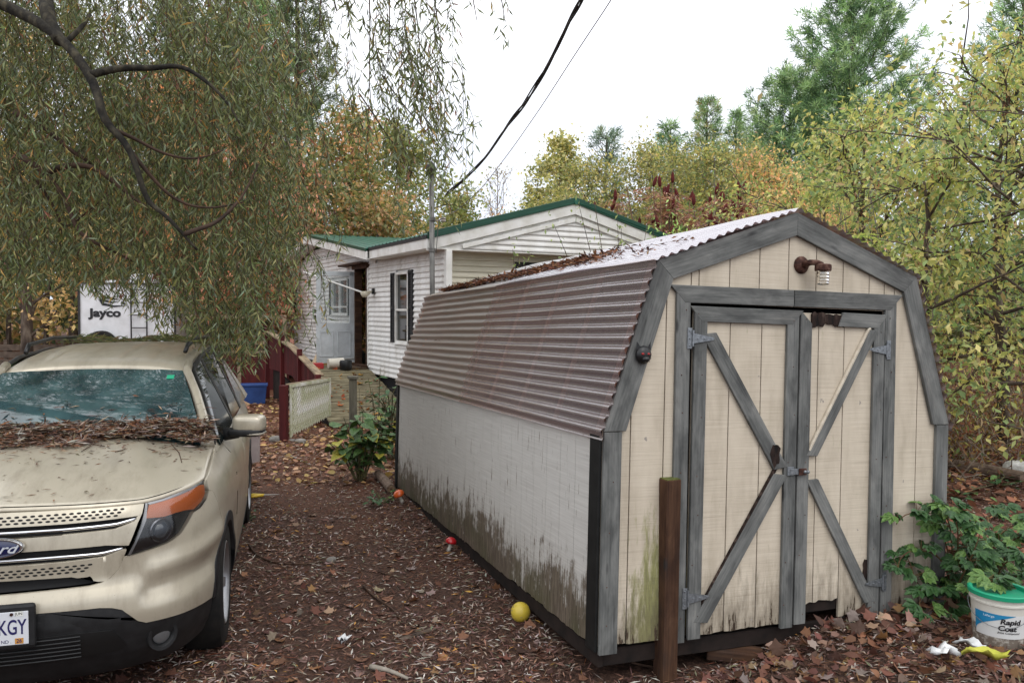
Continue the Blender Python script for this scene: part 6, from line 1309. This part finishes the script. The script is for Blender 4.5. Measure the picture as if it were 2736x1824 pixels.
# tangled brush behind the shed on the right
g_ = rng(620); tb = MB(); LP = []
for k in range(420):
    y = g_.uniform(9.5, 17); x = y * g_.uniform(.50, .74); z0 = float(gz(x, y)); p = np.array([x, y, z0]); d = norm(g_.normal(0, .7, 3) + [0, 0, 1.0]); L = g_.uniform(.6, 2.2); q = [p]
    for i in range(4): d = norm(d + g_.normal(0, .28, 3) - [0, 0, .12]); q.append(q[-1] + d * L / 4)
    tb.tube(q, np.linspace(.008, .002, 5), 3, False)
    for i in range(26): LP.append(q[int(g_.integers(1, 5))] + g_.normal(0, .14, 3))
tb.build('brush_stems', noisy('brush_stem', [lin(104, 90, 78), lin(146, 132, 116)], 9), kind='stuff', label='tangle of thin bare stems under the box elders', cat='brush')
n = len(LP); leaf_mesh('brush_leaves', LP, norm(g_.normal(0, .6, (n, 3)) + [0, 0, -.6]), g_.normal(0, 1, (n, 3)), g_.uniform(.05, .09, n), .03, pal(g_, n, [(128, 84, 60), (150, 116, 76), (112, 106, 58), (96, 66, 50), (150, 132, 66)]), LEAFDRY, kind='stuff', label='dry leaves hanging in the bare tangle', cat='brush')
# ------------------------------------------------------------------ small things
g_ = rng(700)
# square post in front of the shed
p = onground(1776, 1812, .0); ph = at(1768, 1275, p[1] + .05)[2]
post = empty('wooden_post', (p[0], p[1], float(gz(p[0], p[1]))), (0, R(.6), .45), label='brown square timber post in front of the shed doors', cat='post')
board('shaft', (0, .047, -.06), (0, .047, ph), .095, .095, (0, -1, 0), BROWNW, post, bevel=.004); MB().box((0, 0, ph + .002), (.088, .088, .005)).build('mossy_top', noisy('moss', [lin(64, 72, 34), lin(104, 106, 54)], 30, (1, 1, 1), .95, .6), post)
# bucket of joint compound
bp = np.array([2.62, 4.25]); bz_ = float(gz(*bp)); bp3 = at(2668, 1712, 4.35); bp = bp3[:2]; bz_ = bp3[2]
bk = empty('plastic_bucket', (bp[0], bp[1], bz_), label='dirty white plastic bucket with green lid and blue label', cat='bucket'); bk.scale = (.98, .98, .86)
def bucket_mat():
    M = Mat('dirty_bucket'); v = M.coords((1, 1, 1), False); n1 = M.noise(v, 26, 7, .7); p_ = M.n('ShaderNodeSeparateXYZ', {0: M.n('ShaderNodeTexCoord').outputs['Object']})
    d = M.ramp(M.math('ADD', M.math('MULTIPLY', p_.outputs['Z'], -3.4), M.math('MULTIPLY', n1, 1.9)), [(.42, 0.0), (.75, 1.0)])
    M.set(Base_Color=M.mix(M.math('MULTIPLY', d, .85), lin(206, 202, 192), lin(92, 76, 62)), Roughness=.5); return M.m
BKM = bucket_mat(); R0, R1, BH = .128, .148, .335
MB().lathe([(R0 - .01, 0), (R0, .006), (R0 + .004, .06), (R1 - .004, .27), (R1 + .004, .275), (R1 + .004, .285), (R1 - .002, .29), (R1, BH)], 40, cap=False).build('body', BKM, bk, auto=35)
GL = plain('green_lid', lin(20, 146, 108), .4)
MB().lathe([(R1 + .006, BH - .02), (R1 + .013, BH - .018), (R1 + .013, BH + .006), (R1 + .004, BH + .012), (R1 - .010, BH + .008), (R1 - .014, BH - .016), (.0005, BH - .018)], 40).build('lid', GL, bk, auto=35)
def on_bucket(pts, off, m, nm):                    # pts: (angle deg, height)
    b_ = MB(); V = []
    for a, z in pts: r_ = R0 + (R1 - R0) * z / BH + off; V.append((r_ * math.cos(R(a)), r_ * math.sin(R(a)), z))
    c_ = np.mean(V, 0) * [1.02, 1.02, 1]; b_.add(V + [tuple(c_)], [(i, (i + 1) % len(V), len(V)) for i in range(len(V))]); return b_.build(nm, m, bk)
a0 = math.degrees(math.atan2(-bp[1], -bp[0]))
def lblgrid(fn, z0f, z1f, m, nm, aa, off):
    A_ = np.linspace(aa[0], aa[1], 30); P_ = np.zeros((2, 30, 3))
    for i, a in enumerate(A_):
        t_ = i / 29
        for j, z in enumerate((z0f(t_), z1f(t_))): r_ = R0 + .002 + (R1 - R0) * z / BH + off; P_[j, i] = (r_ * math.cos(R(a0 + a)), r_ * math.sin(R(a0 + a)), z)
    MB().grid(P_).build(nm, m, bk, smooth=True)
lblgrid(None, lambda t: .075, lambda t: .225, plain('label_white', lin(214, 214, 212), .45), 'label', (-52, 75), .002)
lblgrid(None, lambda t: .095 + .128 * (t ** .55), lambda t: .225, plain('label_blue', lin(28, 128, 176), .45), 'label_band', (-52, 32), .004)
TXT = plain('label_ink', lin(30, 26, 30), .5)
def curved_text(body, size, z, a_c, m, nm, shear=.15, bold=0.0, off=.0065):
    o = text(nm, body, size, m, bk, None, .0, shear, bold=bold)
    for v_ in o.data.vertices:
        zz_ = z + v_.co.y; r_ = R0 + (R1 - R0) * zz_ / BH + off; a = R(a0 + a_c) + v_.co.x / r_; v_.co = (r_ * math.cos(a), r_ * math.sin(a), zz_)
curved_text('Rapid', .046, .183, 22, TXT, 'label_text', bold=.0016); curved_text('Coat', .046, .141, 16, TXT, 'label_text', bold=.0016)
curved_text('Joint Compound', .0165, .113, 20, TXT, 'label_text', bold=.0003); curved_text('Lafarge', .020, .207, -20, plain('label_pale', lin(206, 222, 232), .5), 'label_text', .0, .0002)
MB().tube([(.145 * math.cos(R(a0 - 95 + 190 * t)), .145 * math.sin(R(a0 - 95 + 190 * t)), .265 - .12 * math.sin(math.pi * t)) for t in np.linspace(0, 1, 24)], .002, 6).build('handle', GALV, bk)
for o in bk.children:
    if o.name.startswith('handle'): o.scale = (1.07, 1.07, 1)
# ornaments and ball along the shed wall
def by_wall(y, r_): x = .46 - .381 * (y - 4.14) - r_; return np.array([x, y, float(gz(x, y))])
def at_ground(px, py):
    q = onground(px, py, 0.0)
    for _ in range(8): q = onground(px, py, float(gz(q[0], q[1])))
    return q
rr_ = .062; q = by_wall(4.98, rr_ + .015)
ball = MB().lathe([(max(1e-4, rr_ * math.sin(t)), rr_ - rr_ * math.cos(t)) for t in np.linspace(.02, math.pi - .02, 18)], 28, (0, 0, 0))
Mb = Mat('scuffed_yellow'); v_ = Mb.coords((1, 1, 1), False); nz = Mb.noise(v_, 32, 4); Mb.set(Base_Color=Mb.mix(Mb.ramp(nz, [(.62, 0.0), (.68, .8)]), lin(196, 172, 62), lin(140, 132, 108)), Roughness=.35)
o = ball.build('yellow_ball', Mb.m, smooth=True, label='scuffed yellow ball on the leaves by the shed wall', cat='ball'); o.location = q
def mushroom(name, label, y, capc, tilt, s=1.0):
    q = by_wall(y, .09); root = empty(name, tuple(q), (R(tilt[0]), R(tilt[1]), 0), label=label, cat='ornament'); root.scale = (s, s, s)
    MB().lathe([(.026, 0), (.022, .03), (.018, .08), (.022, .12)], 14).build('stalk', noisy('stalk_white', [lin(176, 170, 158), lin(208, 204, 194)], 20), root, smooth=True)
    MB().lathe([(.02, .112), (.06, .104), (.068, .115), (.06, .14), (.036, .162), (.001, .17)], 22).build('cap', plain(name + '_cap', capc, .3, 0, .5, .4), root, smooth=True)
mushroom('red_mushroom', 'small red-capped toadstool ornament leaning by the shed wall', 6.45, lin(176, 26, 34), (0, 14), .7)
mushroom('orange_mushroom', 'small orange-capped toadstool ornament at the far shed corner', 8.0, lin(206, 92, 40), (14, -20), .85)
# timber offcut, logs, stones
q = at_ground(1960, 1760); o = MB().box((0, 0, .035), (.32, .12, .065)).build('timber_offcut', BROWNW, bevel=.008, label='reddish timber offcut lying before the shed doors', cat='timber'); o.location = q; o.rotation_euler = (.05, .06, -.12)
LOGB = noisy('log_bark', [lin(82, 66, 56), lin(128, 110, 96)], 14, (1, 1, 1), .9, .5, .01)
def log(label, a, b, r_):
    a = np.array(a); b = np.array(b); root = empty('log', tuple(a), label=label, cat='log'); d = norm(b - a)
    MB().tube([(0, 0, r_), (b - a) * .5 + [0, 0, r_ + .01], (b - a) + [0, 0, r_]], [r_, r_ * 1.04, r_ * .95], 12).build('bark', LOGB, root, smooth=False)
    MB().lathe([(r_ * .86, 0), (r_ * .6, .006), (.001, .007)], 12, (0, 0, r_), np.array(Vector(-d).to_track_quat('Z', 'Y').to_matrix())).build('cut_end', noisy('log_end', [lin(70, 50, 38), lin(150, 126, 100)], 30), root)
log('short birch log lying by the weeds at the shed corner', at_ground(1045, 1318), at_ground(1010, 1275), .048)
log('pale log end behind the shed corner', at_ground(1066, 1250), at_ground(1085, 1225), .06)
log('long fallen trunk lying under the box elders', at_ground(2520, 1250), at_ground(2735, 1290), .07)
STN = noisy('stone', [lin(92, 88, 84), lin(140, 136, 130)], 8, (1, 1, 1), .85, .3)
for px, py, s_, lb in ((738, 1178, .11, 'flat grey stone by the lattice post'), (780, 1180, .06, 'small round stone by the lattice post'), (803, 1183, .09, 'pale oval stone below the lattice panel'), (885, 1500, .05, 'dark pebble on the path')):
    q = at_ground(px, py); b = MB(); superell(b, (0, 0, s_ * .3), (s_, s_ * .7, s_ * .45), .8); o = b.build('stone', STN, smooth=True, label=lb, cat='stone', group='stones on the ground'); o.location = q; o.rotation_euler = (0, 0, g_.uniform(0, 3))
# sticks on the path
for pts, r_, lb in (([(665, 1460), (690, 1495), (760, 1512), (840, 1510), (900, 1498), (975, 1482)], .010, 'long curved stick across the path'), ([(970, 1568), (1000, 1600), (1050, 1630), (1070, 1660), (1090, 1675)], .009, 'forked brown stick on the path'), ([(750, 1210), (790, 1225), (830, 1245)], .010, 'pale stick near the lattice panel'), ([(990, 1790), (1040, 1800), (1090, 1822)], .016, 'peeled white stick at the front of the path'), ([(1100, 1545), (1100, 1580), (1085, 1610)], .005, 'short thin stick by the path'), ([(870, 1585), (940, 1580), (970, 1568)], .005, 'thin stick crossing the forked one'), ([(1010, 1530), (1060, 1545), (1105, 1560)], .006, 'dark twig beside the yellow leaves'), ([(1640, 1745), (1690, 1780), (1760, 1790)], .012, 'wet dark stick at the foot of the post')):
    P = np.array([at_ground(*q_) + [0, 0, r_ + .006] for q_ in pts]); t = np.linspace(0, len(P) - 1, len(P) * 4); Q = np.stack([np.interp(t, range(len(P)), P[:, i]) for i in range(3)], 1)
    q = smoothpath(Q, 2); o = MB().tube(q - q[0], np.linspace(r_, r_ * .5, len(q)), 6).build('stick', TWIG if 'white' not in lb and 'pale' not in lb else BARKL, smooth=True, label=lb, cat='stick', group='sticks on the path'); o.location = q[0]
q = at_ground(1120, 1700); o = MB().hexa([(-.12, -.02, .0), (.12, .03, .0), (.12, .07, 0), (-.12, .03, 0), (-.12, -.02, .012), (.12, .03, .014), (.12, .07, .014), (-.12, .03, .01)]).build('bark_strip', BARK, bevel=.004, label='curled bark strip on the path', cat='bark'); o.location = q; o.rotation_euler = (0, 0, .5)
# paper scraps by the bucket
def scrap(label, px, py, w_, d_, m, seed, rot_):
    gg_ = rng(seed); a = np.linspace(0, 1, 7); X, Y = np.meshgrid(a - .5, a - .5, indexing='ij'); Z = .012 * np.sin(X * 7 + seed) + .01 * np.sin(Y * 9) + .008 * gg_.normal(0, 1, X.shape) + .03
    q = at_ground(px, py); o = MB().grid(np.stack([X * w_ + .02 * np.sin(Y * 6), Y * d_ + .015 * np.sin(X * 8), Z], -1)).build('paper_scrap', m, solid=.002, smooth=True, label=label, cat='paper', group='paper scraps'); o.location = q + [0, 0, .045 if px > 2000 else .008]; o.rotation_euler = (0, .05, rot_)
WP = noisy('wet_paper', [lin(190, 192, 192), lin(222, 222, 222)], 9); YP = noisy('yellow_card', [lin(168, 168, 60), lin(196, 194, 84)], 7)
scrap('white paper scrap near the bucket', 2520, 1772, .14, .08, WP, 1, .2); scrap('folded white paper before the bucket', 2588, 1752, .12, .06, WP, 2, -.6); scrap('yellow-green card among the leaves', 2632, 1778, .20, .06, YP, 3, -.15); scrap('small grey paper scrap on the path', 920, 1722, .05, .03, WP, 4, .5)
scrap('white wrapper left behind the bucket', 2575, 1600, .10, .06, WP, 5, .8)
# bins, tools and boxes beyond the car
def binbox(name, label, c, w_, d_, h_, m, rot_=0, taper=.88, cat='bin', rim=True):
    root = empty(name, tuple(c), (0, 0, rot_), label=label, cat=cat); b = MB(); t = taper
    b.hexa([(-w_ * t, -d_ * t, 0), (w_ * t, -d_ * t, 0), (w_ * t, d_ * t, 0), (-w_ * t, d_ * t, 0), (-w_, -d_, h_), (w_, -d_, h_), (w_, d_, h_), (-w_, d_, h_)]); b.build('body', m, root, bevel=.01)
    if rim:
        r_ = MB()
        for x, y, a, b2 in ((0, -d_, w_ * 2 + .03, .03), (0, d_, w_ * 2 + .03, .03), (-w_, 0, .03, d_ * 2), (w_, 0, .03, d_ * 2)): r_.box((x, y, h_), (a, b2, .03))
        r_.build('rim', m, root)
    return root
BLUE = noisy('blue_plastic', [lin(34, 56, 104), lin(48, 76, 132)], 4)
binbox('storage_tub', 'dark blue plastic tub standing on leaves beside the red railing', at_ground(672, 1042) * [.86, .86, 1], .32, .24, .40, BLUE, .3)
binbox('waste_bin', 'slim pale mauve bin standing behind the car', at_ground(676, 1238), .085, .085, .40, noisy('mauve_plastic', [lin(150, 138, 138), lin(176, 164, 162)], 5), .2, .92)
q = at_ground(690, 1330); root = empty('garden_shears', tuple(q), (0, 0, .2), label='yellow and white hand tool lying on the leaves behind the car', cat='tool')
MB().tube([(-.16, .0, .03), (-.05, .02, .035), (.06, .0, .03)], .014, 8).build('handle', plain('tool_yellow', lin(206, 178, 52), .4), root, smooth=True); MB().tube([(-.15, -.06, .025), (-.03, -.05, .03), (.05, -.01, .03)], .014, 8).build('handle', plain('tool_yellow2', lin(206, 170, 42), .4), root, smooth=True)
MB().prism([(.04, -.02, .03), (.20, -.01, .03), (.22, .005, .03), (.05, .015, .03)], (0, 0, .006)).build('blade', plain('tool_steel', lin(200, 200, 196), .3, .6), root)
q = hw(-.62, 4.35, .78); root = empty('white_tub', tuple(q), (0, 0, HROT), label='white tub lying on its side on the ramp landing', cat='tub'); MB().lathe([(.10, -.2), (.115, .1), (.12, .12)], 18, (0, 0, .12), rot3('Y', R(90))).build('body', plain('tub_white', lin(206, 200, 186), .5), root, auto=35)
q = hw(-.55, 3.98, .78); root = empty('black_pot', tuple(q), (0, 0, 0), label='black pot standing on the ramp landing', cat='pot'); MB().lathe([(.12, 0), (.13, .02), (.13, .17), (.115, .2), (.01, .205)], 18).build('body', BLK, root, auto=40)
q = hw(-1.0, 4.6, .78); binbox('red_box', 'red and blue toy box on the ramp landing', q, .13, .1, .12, plain('toy_red', lin(170, 44, 48), .5), .4, 1.0, 'box', False)
# wood pile, red deck and posts far behind the car
SPLIT = noisy('split_wood', [lin(168, 136, 104), lin(206, 176, 142)], 6, (1, 1, 6), .8, .2)
for k in range(16):
    c = at(600, 985, 15.5) + [g_.normal(0, .28), g_.normal(0, .22), 0]; lay = 0 if k < 8 else (1 if k < 13 else 2); c[:2] = at(600, 985, 15.5)[:2] + (c[:2] - at(600, 985, 15.5)[:2]) * (1, .75, .45)[lay]; c[2] = float(gz(c[0], c[1])) + .06 + .11 * lay; a = g_.uniform(0, 3.14)
    o = MB().prism([(-.17, 0, -.06), (-.17, .09, .05), (-.17, -.08, .05)], (.34, 0, 0)).build('split_log', SPLIT, bevel=.006, label='split pale firewood piece heaped beyond the car', cat='firewood', group='firewood heap'); o.location = c; o.rotation_euler = (g_.uniform(0, 6), g_.normal(0, .12), a)
rd_ = at(640, 930, 20.0); root = empty('red_deck', (rd_[0], rd_[1], 0), (0, 0, .2), label='dark red timber deck with railing behind the willow', cat='deck')
MB().box((0, 0, .45), (2.4, .1, .9)).build('skirt', REDP, root)
for k in range(6): board('deck_board', (-1.2, .1 + k * .15, .92), (1.2, .1 + k * .15, .92), .14, .03, (0, 0, 1), RAILC, root)
for x in (-1.1, 0, 1.1): MB().box((x, -.06, .95), (.09, .09, 1.9)).build('post', RAILC, root)
for z in (1.2, 1.85): MB().box((0, -.06, z), (2.3, .06, .09)).build('rail', RAILC, root)
o = at(2720, 1265, 9.6); o_ = MB(); superell(o_, (0, 0, .08), (.16, .14, .12), .7); o_ = o_.build('white_sack', noisy('white_sack', [lin(150, 148, 142), lin(216, 214, 210)], 14, (1, 1, 1), .8, .6, .03), smooth=True, label='crumpled white sack under the box elders', cat='sack'); o_.location = (o[0], o[1], float(gz(o[0], o[1])) + .02)
FENCEW = noisy('old_fence_wood', [lin(78, 66, 58), lin(116, 102, 90)], 6, (1, 1, 4), .9, .2)
root = empty('board_fence', tuple(gxy(90, 24)), (0, 0, .15), label='low weathered board fence beyond the camper', cat='fence')
for x in (-2.4, -.8, .8, 2.4): MB().box((x, .04, .55), (.1, .1, 1.1)).build('post', FENCEW, root)
for z in (.2, .42, .64, .86): board('rail', (-2.6, 0, z), (2.6, 0, z), .18, .03, (0, -1, 0), FENCEW, root)
# ------------------------------------------------------------------ leafy plants, each leaf a part
def leaf_proto(name, shape, mat, cup=.12):
    sh = np.array(shape); V = [(.42, 0, -.03)] + [(a, b, c + cup * b * b * 2 - .10 * a * a) for a, b, c in sh]; n = len(sh)
    me = bpy.data.meshes.new(name); me.from_pydata(V, [], [(0, i + 1, (i + 1) % n + 1) for i in range(n)]); me.materials.append(mat); return me
def pmat(name, a, b, c): return noisy(name, [lin(*a), lin(*b), lin(*c)], 7, (1, 1, 1), .5, .15, .004, spec=.35, lo=.3, hi=.7)
GA = pmat('broad_leaf_green', (48, 74, 40), (72, 100, 54), (98, 122, 66)); GB = pmat('broad_leaf_yellow', (128, 132, 50), (158, 152, 60), (178, 164, 70)); GC = pmat('creeper_green', (30, 56, 29), (46, 78, 38), (70, 102, 54)); GD = pmat('creeper_light', (60, 90, 42), (86, 118, 56), (116, 138, 74))
def put(me, root, p, d, n_, s):
    x = norm(np.array(d, float)); z = np.array(n_, float); z = norm(z - x * (z @ x)); y = np.cross(z, x); o = bpy.data.objects.new('leaf', me); link(o, root); o.matrix_local = m4(x * s, y * s, z * s, p)
HL = [leaf_proto('heart_leaf', HEART, m) for m in (GA, GA, GB)]; OV = [leaf_proto('creeper_leaf', [(0, 0, 0), (.2, .17, .03), (.5, .26, .04), (.75, .18, .02), (1, 0, -.03), (.75, -.18, .02), (.5, -.26, .04), (.2, -.17, .03)], m, .3) for m in (GC, GC, GD)]
def bush(name, label, c, rx, ry, h_, nleaf, size, seed, protos, stems=9, cat='plant', w=(.5, .35, .15)):
    g_ = rng(seed); root = empty(name, tuple(c), label=label, cat=cat); q = MB(); tips = []
    for k in range(stems):
        a = g_.uniform(0, 6.28); r_ = math.sqrt(g_.random()); e = np.array([math.cos(a) * r_ * rx, math.sin(a) * r_ * ry, h_ * (1 - .45 * r_ * r_) * g_.uniform(.75, 1.0)]); q.tube([(e[0] * .12, e[1] * .12, 0), e * [.5, .5, .6], e], [.012, .009, .004], 5, False); tips.append(e)
    q.build('stems', noisy(name + '_stem', [lin(62, 56, 40), lin(96, 92, 60)], 9), root)
    for k in range(nleaf):
        e = tips[int(g_.integers(len(tips)))]; s_ = g_.uniform(.3, 1.02); a = g_.uniform(0, 6.28); b0 = e * [s_, s_, s_ ** .9] + g_.normal(0, .03, 3); d = np.array([math.cos(a), math.sin(a), g_.uniform(-.5, .25)])
        put(protos[g_.choice(len(protos), p=w)], root, b0 + d * size * .2, d, [g_.normal(0, .3) + .1, g_.normal(0, .3) - .25, 1], size * g_.uniform(.5, 1.2))
    return root
bush('broadleaf_weed', 'bushy green broad-leaved weed growing before the grey post', at_ground(962, 1285), .48, .34, .86, 150, .15, 710, HL, 12)
bush('broadleaf_weed', 'broad-leaved weed crowding the far shed corner', at_ground(1045, 1225), .34, .3, .85, 70, .16, 711, HL, 7)
bush('creeping_weed', 'low green creeper at the foot of the shed corner', at_ground(1020, 1345), .28, .16, .14, 26, .08, 712, OV, 5)
bush('climbing_weed', 'climbing green weed on the wire mesh', at_ground(1010, 1150) * [.93, .93, 1], .38, .2, 1.25, 46, .12, 713, OV, 6)
bush('hanging_plant', 'small leafy plant at the corner of the shed eave', np.array([*at(1045, 1030, 10.6)[:2], .55]), .22, .2, .62, 34, .13, 714, OV, 5)
# Virginia creeper by the bucket: five-fingered leaves on trailing stems
g_ = rng(720)
def creeper(label, base, paths, nl_, size, seed, w=(.4, .35, .25)):
    g_ = rng(seed); root = empty('creeper_plant', tuple(base), label=label, cat='plant', group='creepers by the bucket'); q = MB()
    for P in paths:
        P = np.array(P) - base; t = np.linspace(0, len(P) - 1, 16); Q = smoothpath(np.stack([np.interp(t, range(len(P)), P[:, i]) for i in range(3)], 1), 2); q.tube(Q, np.linspace(.006, .003, 16), 5, False)
        for k in range(nl_):
            i = int(g_.integers(2, 16)); a = g_.uniform(0, 6.28); st = Q[i] + [math.cos(a) * .05, math.sin(a) * .05 - .03, g_.uniform(.0, .06)]; q.tube([Q[i], st], .002, 4, False)
            fwd = norm(np.array([math.cos(a), math.sin(a) - .5, g_.uniform(-.7, .0)])); up = norm(np.array([g_.normal(0, .25), -.45 + g_.normal(0, .2), 1.0])); sd = np.cross(up, fwd); s_ = size * g_.uniform(.65, 1.2); pr = OV[g_.choice(3, p=w)]
            for ang in (-70, -35, 0, 35, 70): put(pr, root, st, fwd * math.cos(R(ang)) + sd * math.sin(R(ang)), up + g_.normal(0, .1, 3), s_ * (1 - .25 * abs(ang) / 70))
    q.build('stems', noisy('creeper_stem%d' % seed, [lin(84, 56, 44), lin(112, 92, 58)], 9), root)
def on_front(px, py, out=.06):                      # a point just in front of the shed's front wall
    d = ray(px, py); p0 = np.array(SHM.translation); n_ = _M[:, 1]; p0 = p0 - n_ * out; o_ = np.array([0, 0, H_CAM]); return o_ + d * (((p0 - o_) @ n_) / (d @ n_))
b0 = onground(2545, 1600, .15)
creeper('green creeper climbing the lower corner of the shed front', b0, [[b0, on_front(2540, 1480), on_front(2500, 1370), on_front(2420, 1365), on_front(2395, 1400)], [b0, on_front(2530, 1500), on_front(2470, 1460), on_front(2400, 1480), on_front(2400, 1530)], [b0, on_front(2490, 1600), on_front(2450, 1560), on_front(2430, 1500)], [b0, on_front(2520, 1640, .12), on_front(2500, 1660, .2)], [b0, on_front(2545, 1440, .1), on_front(2530, 1370, .12), on_front(2470, 1345, .1)], [b0, on_front(2510, 1560, .14), on_front(2450, 1600, .16), on_front(2470, 1640, .2)], [b0, on_front(2560, 1480, .16), on_front(2560, 1390, .2), on_front(2520, 1350, .16)], [b0, on_front(2560, 1560, .2), on_front(2600, 1480, .3), on_front(2620, 1420, .3)], [b0, on_front(2590, 1580, .3), on_front(2620, 1540, .45), on_front(2660, 1560, .55)]], 16, .09, 721)
b1 = onground(2640, 1600, .15)
creeper('leafy creeper sprawling behind the bucket', b1, [[b1, at(2600, 1400, 5.2), at(2560, 1370, 5.1)], [b1, at(2650, 1450, 5.3), at(2700, 1400, 5.3), at(2760, 1400, 5.2)], [b1, at(2620, 1480, 5.0), at(2560, 1450, 4.9)], [b1, at(2680, 1500, 4.9), at(2740, 1490, 4.8)], [b1, at(2640, 1420, 5.6), at(2640, 1370, 5.8), at(2700, 1360, 6.0)], [b1, at(2660, 1560, 4.7), at(2700, 1570, 4.6)], [b1, at(2570, 1430, 5.0), at(2560, 1400, 5.3), at(2600, 1390, 5.6)], [b1, at(2700, 1450, 5.1), at(2720, 1430, 5.1), at(2790, 1440, 5.0)], [b1, at(2600, 1520, 4.9), at(2560, 1510, 4.8)], [b1, at(2700, 1540, 5.0), at(2760, 1530, 5.0)], [b1, at(2640, 1470, 5.2), at(2680, 1440, 5.2)]], 17, .088, 722, (.25, .35, .4))
for px, py, sd_, lb in ((2570, 1240, 1, 'patch of low creeper beyond the shed corner'), (2660, 1300, 2, 'creeper patch on red-brown leaves under the box elders'), (2560, 1320, 3, 'thin creeper runner by the shed side')):
    c = at_ground(px, py); bush('ground_creeper', lb, c, .55, .5, .14, 26, .10, 730 + sd_, OV, 6)
bush('wall_weed', 'thin pale weed sprouting from the base of the shed wall', np.array([*onground(1170, 1400)[:2], 0.0]), .06, .12, .16, 14, .05, 740, OV, 4, w=(.2, .2, .6))
for k, (px, py) in enumerate(((640, 1430), (655, 1395))): bush('grass_weed', ['small weed tuft beside the front tyre', 'small weed tuft beside the rear tyre'][k], at_ground(px, py), .10, .12, .10, 16, .045, 750 + k, OV, 5)
